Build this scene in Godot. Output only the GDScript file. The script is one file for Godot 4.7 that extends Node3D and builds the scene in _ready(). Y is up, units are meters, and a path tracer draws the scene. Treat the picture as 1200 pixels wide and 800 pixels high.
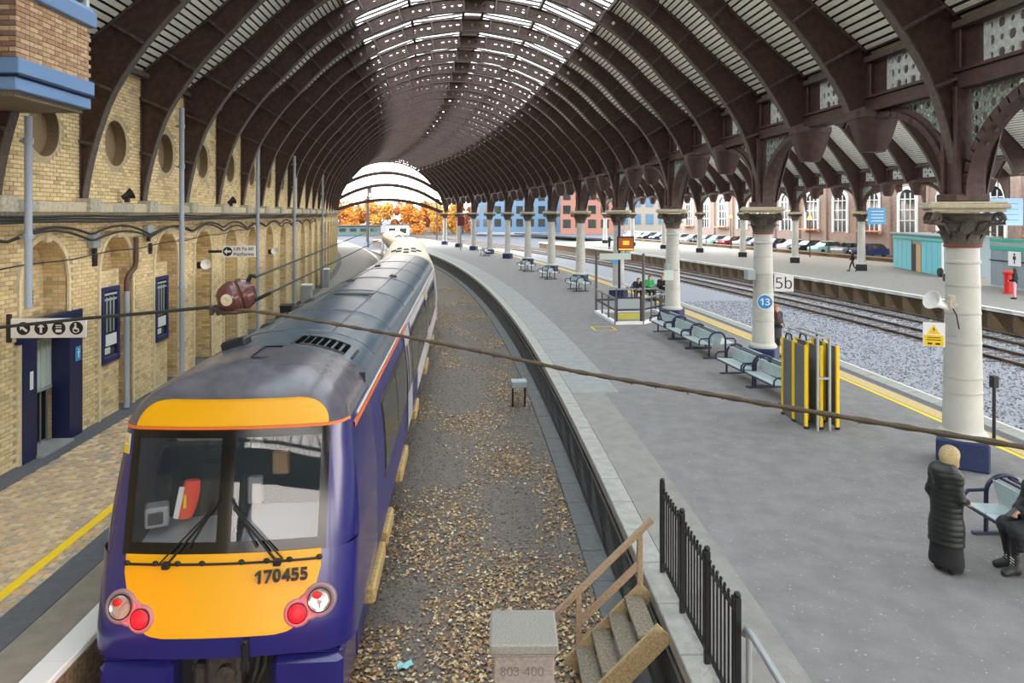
extends Node3D
# A railway station shed seen from its footbridge. Metres; platform tops at y 0, the eye 4.6 above them.
# Everything along the line is placed by (s, u): s metres along the curving centre line, u metres to its right.

const EYE := 4.6
const H0 := 0.00953
const K1 := 0.0031
const K2 := -2.3656e-6
const S1 := 12.949
const BAY := 8.786
const RIB := 2.92867
const UC := 8.70
const UE := 1.91
const UW := -8.62
const UR := 11.35
const UL := -4.40
const U3 := 34.0
const UO := 25.7
const GROUND := -1.06

var rng := RandomNumberGenerator.new()
var M := {}
var taken := {}
var table := PackedVector2Array()
var noise_images := {}

# ---------------------------------------------------------------- the curve
func TH(s: float) -> float:
	if s < 0.0:
		return H0
	if s < 125.0:
		return H0 + K1 * s + K2 * s * s
	return H0 + K1 * 125.0 + K2 * 15625.0 + 0.0012 * (minf(s, 175.0) - 125.0)

func build_table() -> void:
	var x := 0.0
	var z := 0.0
	for i in 1601:
		table.append(Vector2(x, z))
		var t := TH(i * 0.25 + 0.125)
		x -= sin(t) * 0.25
		z -= cos(t) * 0.25

func C(s: float) -> Vector3:
	if s < 0.0:
		return Vector3(-sin(H0) * s, 0, -cos(H0) * s)
	var f := minf(s, 399.0) * 4.0
	var i := int(f)
	var p := table[i].lerp(table[i + 1], f - i)
	return Vector3(p.x, 0, p.y)

func P(s: float, u: float, y := 0.0) -> Vector3:
	var t := TH(s)
	return C(s) + Vector3(u * cos(t), y, -u * sin(t))

func xf(s: float, u: float, y := 0.0, turn := 0.0) -> Transform3D:
	return Transform3D(Basis(Vector3.UP, TH(s) + turn), P(s, u, y))

# ---------------------------------------------------------------- a collector of triangles
class MB:
	var v := PackedVector3Array()
	var n := PackedVector3Array()
	var uv := PackedVector2Array()
	var has_uv := false
	func tri(a: Vector3, b: Vector3, c: Vector3) -> void:
		var m := (c - a).cross(b - a).normalized()
		v.append(a); v.append(b); v.append(c)
		n.append(m); n.append(m); n.append(m)
	func quad(a: Vector3, b: Vector3, c: Vector3, d: Vector3) -> void:
		tri(a, b, c); tri(a, c, d)
	func quad_uv(a: Vector3, b: Vector3, c: Vector3, d: Vector3) -> void:
		has_uv = true
		quad(a, b, c, d)
		for q in [Vector2(0, 1), Vector2(0, 0), Vector2(1, 0), Vector2(0, 1), Vector2(1, 0), Vector2(1, 1)]:
			uv.append(q)
	func stri(a: Vector3, b: Vector3, c: Vector3, na: Vector3, nb: Vector3, nc: Vector3) -> void:
		v.append(a); v.append(b); v.append(c)
		n.append(na); n.append(nb); n.append(nc)
	func box(c: Vector3, size: Vector3, b := Basis()) -> void:
		var h := size * 0.5
		var p := []
		for k in 8:
			p.append(c + b * Vector3(h.x if k & 1 else -h.x, h.y if k & 2 else -h.y, h.z if k & 4 else -h.z))
		quad(p[0], p[2], p[3], p[1]); quad(p[5], p[7], p[6], p[4])
		quad(p[4], p[6], p[2], p[0]); quad(p[1], p[3], p[7], p[5])
		quad(p[2], p[6], p[7], p[3]); quad(p[4], p[0], p[1], p[5])
	func cbox(c: Vector3, size: Vector3, ch := 0.01, b := Basis()) -> void:   # a box with its edges chamfered
		var h := size * 0.5
		ch = minf(ch, minf(h.x, minf(h.y, h.z)) * 0.9)
		var f := func(sx: float, sy: float, sz: float, ax: int) -> Vector3:
			var q := Vector3(sx * h.x, sy * h.y, sz * h.z)
			for k in 3:
				if k != ax:
					q[k] -= signf(q[k]) * ch
			return c + b * q
		for ax in 3:
			for sg in [-1.0, 1.0]:
				var p := []
				for k in [[-1.0, -1.0], [1.0, -1.0], [1.0, 1.0], [-1.0, 1.0]]:
					var q := Vector3.ZERO
					q[ax] = sg
					q[(ax + 1) % 3] = k[0]
					q[(ax + 2) % 3] = k[1]
					p.append(f.call(q.x, q.y, q.z, ax))
				if sg > 0: quad(p[0], p[3], p[2], p[1])
				else: quad(p[0], p[1], p[2], p[3])
		for ax in 3:   # edges along ax
			var a1 := (ax + 1) % 3
			var a2 := (ax + 2) % 3
			for s1 in [-1.0, 1.0]:
				for s2 in [-1.0, 1.0]:
					var lo: Vector3 = Vector3.ZERO
					lo[a1] = s1; lo[a2] = s2
					var hi: Vector3 = lo
					lo[ax] = -1.0; hi[ax] = 1.0
					var p0: Vector3 = f.call(lo.x, lo.y, lo.z, a1)
					var p1: Vector3 = f.call(hi.x, hi.y, hi.z, a1)
					var p2: Vector3 = f.call(hi.x, hi.y, hi.z, a2)
					var p3: Vector3 = f.call(lo.x, lo.y, lo.z, a2)
					if s1 * s2 > 0: quad(p0, p1, p2, p3)
					else: quad(p0, p3, p2, p1)
		for k in 8:
			var s := Vector3(1 if k & 1 else -1, 1 if k & 2 else -1, 1 if k & 4 else -1)
			tri(f.call(s.x, s.y, s.z, 0), f.call(s.x, s.y, s.z, 1), f.call(s.x, s.y, s.z, 2))
	func bar(a: Vector3, b: Vector3, w: float, h: float, up := Vector3.UP) -> void:   # a square bar from a to b
		var d := (b - a).normalized()
		if absf(d.dot(up)) > 0.98: up = Vector3.RIGHT
		var x := d.cross(up).normalized()
		var y := x.cross(d).normalized()
		box((a + b) * 0.5, Vector3(w, h, a.distance_to(b)), Basis(x, y, -d))
	func tube(pts: Array, r: float, k := 8, caps := true) -> void:
		var rows := []
		var nr := []
		var up := Vector3.UP
		for i in pts.size():
			var d: Vector3 = (pts[mini(i + 1, pts.size() - 1)] - pts[maxi(i - 1, 0)]).normalized()
			if absf(d.dot(up)) > 0.95: up = Vector3(0.3, 0.1, 1).normalized()
			var x := d.cross(up).normalized()
			var y := x.cross(d).normalized()
			up = y
			var ro := PackedVector3Array()
			var no := PackedVector3Array()
			for j in k + 1:
				var a := TAU * j / k
				var q := x * cos(a) + y * sin(a)
				no.append(q); ro.append(pts[i] + q * r)
			rows.append(ro); nr.append(no)
		for i in pts.size() - 1:
			for j in k:
				stri(rows[i][j], rows[i + 1][j + 1], rows[i + 1][j], nr[i][j], nr[i + 1][j + 1], nr[i + 1][j])
				stri(rows[i][j], rows[i][j + 1], rows[i + 1][j + 1], nr[i][j], nr[i][j + 1], nr[i + 1][j + 1])
		if caps:
			for e in [0, pts.size() - 1]:
				for j in range(1, k - 1):
					if e == 0: tri(rows[e][0], rows[e][j], rows[e][j + 1])
					else: tri(rows[e][0], rows[e][j + 1], rows[e][j])
	func lathe(o: Vector3, prof: Array, k := 24, b := Basis(), squash := 1.0) -> void:   # prof: [radius, height] pairs
		for i in prof.size() - 1:
			var r0: float = prof[i][0]
			var r1: float = prof[i + 1][0]
			var y0: float = prof[i][1]
			var y1: float = prof[i + 1][1]
			var nn := Vector2(y1 - y0, r0 - r1).normalized()
			for j in k:
				var a0 := TAU * j / k
				var a1 := TAU * (j + 1) / k
				var d0 := Vector3(cos(a0), 0, sin(a0) * squash)
				var d1 := Vector3(cos(a1), 0, sin(a1) * squash)
				var A := o + b * (d0 * r0 + Vector3(0, y0, 0))
				var B := o + b * (d0 * r1 + Vector3(0, y1, 0))
				var Cc := o + b * (d1 * r1 + Vector3(0, y1, 0))
				var D := o + b * (d1 * r0 + Vector3(0, y0, 0))
				var n0 := (b * (d0 * nn.x + Vector3(0, nn.y, 0))).normalized()
				var n1 := (b * (d1 * nn.x + Vector3(0, nn.y, 0))).normalized()
				stri(A, Cc, B, n0, n1, n0)
				stri(A, D, Cc, n0, n1, n1)
	func grid(rows: Array, flip := false, skip := {}) -> void:   # rows of points, smooth; skip: {Vector2i(row, column): true}
		var R := rows.size()
		var Q: int = rows[0].size()
		var nr := []
		for i in R:
			var no := PackedVector3Array()
			for j in Q:
				var dx: Vector3 = rows[i][mini(j + 1, Q - 1)] - rows[i][maxi(j - 1, 0)]
				var dy: Vector3 = rows[mini(i + 1, R - 1)][j] - rows[maxi(i - 1, 0)][j]
				var m := dx.cross(dy).normalized()
				no.append(-m if flip else m)
			nr.append(no)
		for i in R - 1:
			for j in Q - 1:
				if skip.has(Vector2i(i, j)): continue
				var a: Vector3 = rows[i][j]
				var b: Vector3 = rows[i][j + 1]
				var c: Vector3 = rows[i + 1][j + 1]
				var d: Vector3 = rows[i + 1][j]
				if flip:
					stri(a, b, c, nr[i][j], nr[i][j + 1], nr[i + 1][j + 1])
					stri(a, c, d, nr[i][j], nr[i + 1][j + 1], nr[i + 1][j])
				else:
					stri(a, c, b, nr[i][j], nr[i + 1][j + 1], nr[i][j + 1])
					stri(a, d, c, nr[i][j], nr[i + 1][j], nr[i + 1][j + 1])
	func prism(poly: PackedVector2Array, t: Transform3D, depth: float) -> void:   # poly in the x-y plane of t, extruded along -z
		var ix := Geometry2D.triangulate_polygon(poly)
		var back := Vector3(0, 0, -depth)
		for i in range(0, ix.size(), 3):
			var a := Vector3(poly[ix[i]].x, poly[ix[i]].y, 0)
			var b := Vector3(poly[ix[i + 1]].x, poly[ix[i + 1]].y, 0)
			var c := Vector3(poly[ix[i + 2]].x, poly[ix[i + 2]].y, 0)
			if (b - a).cross(c - a).z < 0:
				var q := b
				b = c; c = q
			tri(t * a, t * c, t * b)
			tri(t * (a + back), t * (b + back), t * (c + back))
		var cw := Geometry2D.is_polygon_clockwise(poly)
		for i in poly.size():
			var a := Vector3(poly[i].x, poly[i].y, 0)
			var k := (i + 1) % poly.size()
			var b := Vector3(poly[k].x, poly[k].y, 0)
			if cw: quad(t * a, t * b, t * (b + back), t * (a + back))
			else: quad(t * b, t * a, t * (a + back), t * (b + back))
	func ball(c: Vector3, r: Vector3, k := 12, b := Basis()) -> void:
		var h := k / 2
		for i in h:
			for j in k:
				var q := []
				for e in [[i, j], [i + 1, j], [i + 1, j + 1], [i, j + 1]]:
					var la: float = PI * (float(e[0]) / h - 0.5)
					var lo: float = TAU * e[1] / k
					q.append(Vector3(cos(la) * cos(lo), sin(la), cos(la) * sin(lo)))
				var nn := []
				for e in q: nn.append((b * (e / r)).normalized())
				stri(c + b * (q[0] * r), c + b * (q[2] * r), c + b * (q[1] * r), nn[0], nn[2], nn[1])
				stri(c + b * (q[0] * r), c + b * (q[3] * r), c + b * (q[2] * r), nn[0], nn[3], nn[2])
	func done() -> ArrayMesh:
		var a := []
		a.resize(Mesh.ARRAY_MAX)
		a[Mesh.ARRAY_VERTEX] = v
		a[Mesh.ARRAY_NORMAL] = n
		if has_uv and uv.size() == v.size(): a[Mesh.ARRAY_TEX_UV] = uv
		var m := ArrayMesh.new()
		if v.size(): m.add_surface_from_arrays(Mesh.PRIMITIVE_TRIANGLES, a)
		return m

# ---------------------------------------------------------------- nodes
func numbered(called: String) -> String:
	taken[called] = taken.get(called, -1) + 1
	return called if taken[called] == 0 else "%s_%03d" % [called, taken[called]]

func tag(o: Node, label: String, category: String, group := "", kind := "thing") -> Node:
	if label: o.set_meta("label", label)
	if category: o.set_meta("category", category)
	if group: o.set_meta("group", group)
	if kind: o.set_meta("kind", kind)
	return o

func obj(called: String, mesh, mat: Material, parent: Node = null, t := Transform3D()) -> MeshInstance3D:
	var o := MeshInstance3D.new()
	o.mesh = mesh.done() if mesh is MB else mesh
	o.material_override = mat
	o.transform = t
	if parent == null or parent == self:
		o.name = numbered(called)
		add_child(o)
	else:
		o.name = called
		parent.add_child(o, true)
	return o

func thing(called: String, label: String, category: String, t: Transform3D, group := "") -> Node3D:
	var o := Node3D.new()
	o.name = numbered(called)
	add_child(o)
	o.transform = t
	tag(o, label, category, group)
	return o

func structure(called: String, mesh, mat: Material, label := "") -> MeshInstance3D:
	var o := obj(called, mesh, mat)
	o.set_meta("kind", "structure")
	if label: o.set_meta("label", label)
	return o

func frame_of(called: String, label := "") -> Node3D:   # a piece of the setting that is a node with parts
	var o := Node3D.new()
	o.name = numbered(called)
	add_child(o)
	o.set_meta("kind", "structure")
	if label: o.set_meta("label", label)
	return o

func part_node(called: String, parent: Node) -> Node3D:
	var o := Node3D.new()
	o.name = called
	parent.add_child(o, true)
	return o

func copy_of(o: Node3D, t: Transform3D, label: String, group := "") -> Node3D:
	var c: Node3D = o.duplicate()
	var base := String(o.name)
	if base.length() > 4 and base[base.length() - 4] == "_" and base.right(3).is_valid_int(): base = base.left(base.length() - 4)
	c.name = numbered(base)
	add_child(c)
	c.transform = t
	c.set_meta("label", label)
	if group: c.set_meta("group", group)
	return c

func scatter(called: String, mesh: Mesh, mat: Material, places: Array, parent: Node = null, tints := []) -> MultiMeshInstance3D:
	var mm := MultiMesh.new()
	mm.transform_format = MultiMesh.TRANSFORM_3D
	mm.use_colors = tints.size() > 0
	mm.mesh = mesh
	mm.instance_count = places.size()
	for i in places.size():
		mm.set_instance_transform(i, places[i])
		if tints.size(): mm.set_instance_color(i, tints[i])
	var o := MultiMeshInstance3D.new()
	o.multimesh = mm
	o.material_override = mat
	o.set_meta("kind", "stuff")
	if parent == null:
		o.name = numbered(called)
		add_child(o)
	else:
		o.name = called
		parent.add_child(o, true)
	return o

func words(called: String, text: String, size: float, mat: Material, parent: Node, t: Transform3D, bold := false, depth := 0.004) -> MeshInstance3D:
	var f := SystemFont.new()
	f.font_names = PackedStringArray(["Droid Sans"])
	if bold: f.font_weight = 700
	var m := TextMesh.new()
	m.font = f
	m.text = text
	m.font_size = 64
	m.pixel_size = size / 64.0
	m.depth = depth
	return obj(called, m, mat, parent, t)

# ---------------------------------------------------------------- materials
func plain_mat(key: String, c: Color, rough := 0.7, metal := 0.0) -> StandardMaterial3D:
	var m := StandardMaterial3D.new()
	m.resource_name = key
	m.albedo_color = c
	m.roughness = rough
	m.metallic = metal
	M[key] = m
	return m

func noise_tex(a: Color, b: Color, seed_: int, freq: float, octaves := 5, mid = null) -> NoiseTexture2D:
	var f := FastNoiseLite.new()
	f.seed = seed_
	f.frequency = freq
	f.noise_type = FastNoiseLite.TYPE_SIMPLEX_SMOOTH
	f.fractal_octaves = octaves
	f.fractal_gain = 0.6
	var g := Gradient.new()
	g.set_color(0, a); g.set_color(1, b)
	g.set_offset(0, 0.22); g.set_offset(1, 0.78)
	if mid != null: g.add_point(0.5, mid)
	var t := NoiseTexture2D.new()
	t.width = 512; t.height = 512
	t.seamless = true
	t.noise = f
	t.color_ramp = g
	return t

func worn(key: String, a: Color, b: Color, metres: float, rough := 0.8, freq := 0.012, bump := 0.0, metal := 0.0) -> StandardMaterial3D:   # a colour that wanders between two tones
	var m := plain_mat(key, Color.WHITE, rough, metal)
	m.albedo_texture = noise_tex(a, b, hash(key) % 1000, freq)
	m.uv1_triplanar = true
	m.uv1_world_triplanar = true
	m.uv1_scale = Vector3.ONE / metres
	if bump > 0.0:
		if not noise_images.has("bump"): noise_images["bump"] = noise_tex(Color.BLACK, Color.WHITE, 5, 0.04)
		m.heightmap_enabled = true
		m.heightmap_texture = noise_images["bump"]
		m.heightmap_scale = bump
	return m

func tinted(key: String, rough := 0.85) -> StandardMaterial3D:   # takes its colour from each copy of a MultiMesh
	var m := plain_mat(key, Color.WHITE, rough)
	m.vertex_color_use_as_albedo = true
	return m

func lin(r: int, g: int, b: int) -> Color:
	return Color8(r, g, b).srgb_to_linear()

func brick_image() -> ImageTexture:   # buff brickwork for stretches too far off to tell one brick from the next
	var im := Image.create(1024, 1024, false, Image.FORMAT_RGB8)
	im.fill(Color8(176, 160, 128))
	for row in 20:
		var y0 := int(row * 51.2)
		for c in 9:
			var x0 := int((c + (0.5 if row % 2 else 0.0)) * 128.0) - 64
			var k := rng.randf_range(-1, 1)
			var col := Color8(clampi(int(216 + 14 * k), 0, 255), clampi(int(192 + 13 * k), 0, 255), clampi(int(144 + 12 * k + rng.randf_range(-10, 10)), 0, 255))
			if rng.randf() < 0.12: col = Color8(182, 160, 124)
			im.fill_rect(Rect2i(maxi(x0 + 3, 0), y0 + 3, 122 if x0 >= 0 else 122 + x0, 45), col)
	for i in 60000:
		var x := rng.randi_range(0, 1023)
		var y := rng.randi_range(0, 1023)
		im.set_pixel(x, y, im.get_pixel(x, y) * rng.randf_range(0.82, 1.1))
	return ImageTexture.create_from_image(im)

func asphalt_image(base: Color, specks: int, seed_: int) -> ImageTexture:
	var r := RandomNumberGenerator.new()
	r.seed = seed_
	var f := FastNoiseLite.new()
	f.seed = seed_
	f.frequency = 0.008
	f.fractal_octaves = 5
	var ni := f.get_seamless_image(1024, 1024)
	var im := Image.create(1024, 1024, false, Image.FORMAT_RGB8)
	for y in 1024:
		for x in 1024:
			var k := 0.93 + 0.14 * ni.get_pixel(x, y).r + r.randf_range(-0.06, 0.06)
			im.set_pixel(x, y, Color(base.r * k, base.g * k, base.b * k))
	for i in specks:   # dried pale spots
		var c := Vector2i(r.randi_range(4, 1019), r.randi_range(4, 1019))
		var rad := r.randf_range(0.6, 2.6)
		var w := r.randf_range(0.15, 0.6)
		for yy in range(-3, 4):
			for xx in range(-3, 4):
				if xx * xx + yy * yy <= rad * rad:
					var p := c + Vector2i(xx, yy)
					im.set_pixel(p.x, p.y, im.get_pixel(p.x, p.y).lerp(Color(0.82, 0.82, 0.8), w))
	return ImageTexture.create_from_image(im)

func ground_mat(key: String, base: Color, specks: int, metres: float, rough := 0.85, bump := 0.4) -> StandardMaterial3D:
	var m := plain_mat(key, Color.WHITE, rough)
	m.albedo_texture = asphalt_image(base, specks, hash(key) % 997)
	m.uv1_triplanar = true
	m.uv1_world_triplanar = true
	m.uv1_scale = Vector3.ONE / metres
	if not noise_images.has("bump"): noise_images["bump"] = noise_tex(Color.BLACK, Color.WHITE, 5, 0.04)
	m.heightmap_enabled = true
	m.heightmap_texture = noise_images["bump"]
	m.heightmap_scale = bump
	return m

func glow_mat(key: String, c: Color, energy: float) -> StandardMaterial3D:
	var m := plain_mat(key, c, 0.5)
	m.emission_enabled = true
	m.emission = c
	m.emission_energy_multiplier = energy
	return m

func pane_mat(key: String, c: Color, alpha: float, rough := 0.05) -> StandardMaterial3D:
	var m := plain_mat(key, Color(c.r, c.g, c.b, alpha), rough)
	m.transparency = BaseMaterial3D.TRANSPARENCY_ALPHA
	return m

func make_materials() -> void:
	worn("iron", Color8(62, 44, 39), Color8(84, 61, 54), 1.6, 0.55, 0.015, 0.15)
	worn("iron_edge", Color8(78, 68, 62), Color8(104, 92, 84), 1.2, 0.6)  # lighter than the webs: bounce light on the flanges is painted in
	plain_mat("iron_dark", Color8(38, 32, 32), 0.6)
	worn("board", Color8(228, 226, 214), Color8(246, 244, 234), 2.0, 0.75)
	worn("lattice", Color8(176, 186, 182), Color8(208, 214, 208), 1.0, 0.7)
	worn("tracery", Color8(92, 108, 100), Color8(160, 168, 152), 0.5, 0.7)
	plain_mat("deck", Color8(48, 42, 42), 0.9)
	pane_mat("roof_glass", Color8(120, 190, 215), 0.28, 0.4)
	pane_mat("end_glass", Color8(235, 240, 245), 0.08, 0.05)
	worn("beige", Color8(150, 140, 122), Color8(182, 170, 150), 0.8)
	worn("column_paint", Color8(178, 178, 170), Color8(192, 192, 184), 3.0, 0.45, 0.006)
	worn("navy_base", Color8(30, 42, 78), Color8(40, 54, 94), 0.7, 0.5)
	worn("capital", Color8(66, 60, 54), Color8(118, 110, 98), 0.4, 0.75, 0.02, 0.4)
	worn("abacus", Color8(176, 168, 140), Color8(206, 198, 172), 0.6, 0.7)
	plain_mat("collar", Color8(118, 62, 52), 0.6)
	worn("mortar", Color8(172, 156, 124), Color8(192, 176, 142), 0.9, 0.95, 0.02, 0.3)
	var bm := plain_mat("brickwork", Color.WHITE, 0.9)
	bm.albedo_texture = brick_image()
	bm.uv1_triplanar = true
	bm.uv1_world_triplanar = true
	bm.uv1_triplanar_sharpness = 8.0
	bm.uv1_scale = Vector3(1.0 / 1.88, 1.0 / 1.66, 1.0 / 1.88)
	tinted("brick_tint", 0.9)
	for k in 6:
		var t: float = [0.0, 0.25, 0.5, 0.75, 1.0, 0.4][k]
		worn("brick_%d" % k, Color8(int(200 + 22 * t), int(176 + 22 * t), int(128 + 22 * t)), Color8(int(212 + 22 * t), int(188 + 22 * t), int(140 + 22 * t)), 0.5, 0.9, 0.03, 0.2)
	worn("stone", Color8(178, 166, 138), Color8(208, 196, 168), 1.0, 0.85, 0.02, 0.2)
	worn("stone_light", Color8(206, 190, 150), Color8(228, 212, 176), 1.0, 0.85, 0.02, 0.2)
	worn("stone_grey", Color8(150, 144, 128), Color8(190, 184, 166), 1.0, 0.85, 0.02, 0.2)
	worn("soot_brick", Color8(118, 98, 72), Color8(150, 126, 94), 0.7, 0.9, 0.03, 0.3)  # plain darker brick tone, for the roundels and the wall core
	ground_mat("asphalt", Color8(122, 119, 118), 1100, 5.0, 0.8)
	ground_mat("asphalt_pale", Color8(136, 132, 126), 200, 4.0, 0.85)
	ground_mat("coping", Color8(158, 156, 148), 150, 2.5, 0.85, 0.6)
	ground_mat("slab", Color8(142, 142, 140), 120, 3.0, 0.85)
	ground_mat("dark_strip", Color8(92, 94, 98), 200, 2.0, 0.85)
	ground_mat("brown_slab", Color8(138, 130, 118), 100, 3.0, 0.85)
	ground_mat("bed", Color8(118, 107, 97), 2500, 2.2, 0.95, 3.0)
	ground_mat("ballast", Color8(168, 170, 178), 6000, 1.6, 0.95, 4.0)
	ground_mat("trough", Color8(104, 104, 102), 300, 2.0, 0.95, 1.0)
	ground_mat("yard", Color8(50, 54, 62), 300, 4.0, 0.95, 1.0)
	ground_mat("cess", Color8(112, 110, 110), 600, 2.0, 0.95, 2.0)
	plain_mat("white_line", Color8(226, 226, 222), 0.7)
	plain_mat("yellow_line", Color8(244, 204, 22), 0.65)
	worn("tactile", Color8(190, 164, 112), Color8(206, 182, 132), 0.5, 0.85)
	worn("edge_wall", Color8(92, 76, 58), Color8(136, 112, 84), 0.9, 0.95, 0.02, 0.6)
	worn("rail_rust", Color8(92, 68, 52), Color8(126, 98, 76), 0.6, 0.7)
	plain_mat("rail_top", Color8(150, 146, 142), 0.35, 0.8)
	worn("sleeper", Color8(84, 76, 70), Color8(114, 106, 98), 0.6, 0.9)
	tinted("leaf_tint", 0.8)
	tinted("stone_tint", 0.95)
	plain_mat("black", Color8(22, 22, 24), 0.5)
	plain_mat("black_gloss", Color8(16, 17, 20), 0.15)
	plain_mat("rubber", Color8(28, 28, 28), 0.8)
	plain_mat("white", Color8(228, 228, 226), 0.5)
	plain_mat("pipe_blue", Color8(156, 166, 178), 0.5)
	plain_mat("pipe_brown", Color8(92, 66, 54), 0.6)
	plain_mat("cable", Color8(46, 46, 46), 0.7)
	worn("rope", Color8(78, 66, 54), Color8(112, 98, 80), 0.12, 0.9, 0.03, 0.3)
	plain_mat("grey_box", Color8(150, 160, 160), 0.6)
	plain_mat("steel", Color8(150, 152, 154), 0.4, 0.6)
	plain_mat("dark_pole", Color8(92, 86, 80), 0.5)
	plain_mat("galvanised", Color8(168, 172, 174), 0.45, 0.5)
	plain_mat("navy", Color8(26, 32, 72), 0.45)
	plain_mat("navy_frame", Color8(34, 40, 92), 0.5)
	plain_mat("yellow", Color8(236, 196, 18), 0.5)
	plain_mat("red", Color8(200, 36, 34), 0.5)
	plain_mat("blue_sign", Color8(60, 150, 205), 0.5)
	plain_mat("blue_pale", Color8(150, 190, 232), 0.5)
	plain_mat("scarf_box", Color8(112, 34, 56), 0.6)
	plain_mat("pale_sign", Color8(196, 206, 196), 0.6)
	plain_mat("teal", Color8(92, 190, 205), 0.6)
	plain_mat("teal_green", Color8(40, 168, 148), 0.6)
	plain_mat("hoarding_grey", Color8(130, 146, 152), 0.6)
	plain_mat("wood_tan", Color8(192, 160, 112), 0.7)
	worn("wood_rail", Color8(146, 122, 98), Color8(178, 152, 122), 0.4, 0.8, 0.02, 0.2)
	worn("wood_old", Color8(116, 104, 88), Color8(150, 138, 118), 0.5, 0.9, 0.02, 0.4)
	worn("wood_stringer", Color8(150, 128, 92), Color8(188, 164, 122), 0.4, 0.85, 0.02, 0.3)

func _ready() -> void:
	rng.seed = 7
	build_table()
	var cam := Camera3D.new()
	cam.name = "camera"
	cam.projection = Camera3D.PROJECTION_FRUSTUM
	cam.near = 0.1
	cam.far = 900.0
	cam.size = 800.0 / 850.0 * 0.1
	cam.frustum_offset = Vector2(0, -149.0 / 850.0 * 0.1)
	cam.position = Vector3(0, EYE, 0)
	add_child(cam)
	cam.current = true
	var env := Environment.new()
	env.background_mode = Environment.BG_SKY
	var sky := Sky.new()
	var sm := ProceduralSkyMaterial.new()
	sm.sky_top_color = Color(0.74, 0.79, 0.82)
	sm.sky_horizon_color = Color(1.0, 0.95, 0.91)
	sm.sky_curve = 0.3
	sm.ground_bottom_color = Color(0.30, 0.29, 0.28)
	sm.ground_horizon_color = Color(0.55, 0.54, 0.54)
	sm.sky_energy_multiplier = 1.25
	sky.sky_material = sm
	env.sky = sky
	env.tonemap_mode = Environment.TONE_MAPPER_LINEAR
	env.tonemap_exposure = 6.8
	env.sdfgi_enabled = true
	env.ssao_enabled = true
	env.ssil_enabled = true
	var we := WorldEnvironment.new()
	we.name = "world"
	we.environment = env
	add_child(we)
	make_materials()
	build_ground()
	build_wall()
	build_shed()
	build_train()
	build_far()
	build_furniture()
	build_people()
	build_small()

# ---------------------------------------------------------------- ground and platforms
func ribbon(m: MB, s0: float, s1: float, u0: float, u1: float, y0: float, y1: float, step := 1.5) -> void:
	var k := maxi(1, int(ceil((s1 - s0) / step)))
	for i in k:
		var a := lerpf(s0, s1, float(i) / k)
		var b := lerpf(s0, s1, float(i + 1) / k)
		m.quad(P(a, u0, y1), P(b, u0, y1), P(b, u1, y1), P(a, u1, y1))
		m.quad(P(a, u0, y0), P(a, u0, y1), P(a, u0, y1), P(b, u0, y1))
		m.quad(P(a, u0, y0), P(b, u0, y0), P(b, u0, y1), P(a, u0, y1))
		m.quad(P(b, u1, y0), P(a, u1, y0), P(a, u1, y1), P(b, u1, y1))
		m.quad(P(a, u1, y0), P(b, u1, y0), P(b, u0, y0), P(a, u0, y0))
	m.quad(P(s0, u0, y0), P(s0, u0, y1), P(s0, u1, y1), P(s0, u1, y0))
	m.quad(P(s1, u1, y0), P(s1, u1, y1), P(s1, u0, y1), P(s1, u0, y0))

func strip(called: String, mat: String, parent: Node, s0: float, s1: float, u0: float, u1: float, y0: float, y1: float, step := 1.5) -> void:
	var m := MB.new()
	ribbon(m, s0, s1, u0, u1, y0, y1, step)
	obj(called, m, M[mat], parent)

func slab_row(called: String, mat: String, parent: Node, s0: float, s1: float, each: float, u0: float, u1: float, y0: float, y1: float, gap := 0.012) -> void:
	var mesh := MB.new()
	mesh.cbox(Vector3.ZERO, Vector3(u1 - u0, y1 - y0, each - gap), 0.012)
	var shared := mesh.done()
	var k := int((s1 - s0) / each)
	for i in k:
		var s := s0 + (i + 0.5) * each
		obj(called, shared, M[mat], parent, xf(s, (u0 + u1) * 0.5, (y0 + y1) * 0.5 + rng.randf_range(-0.003, 0.003)))

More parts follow.
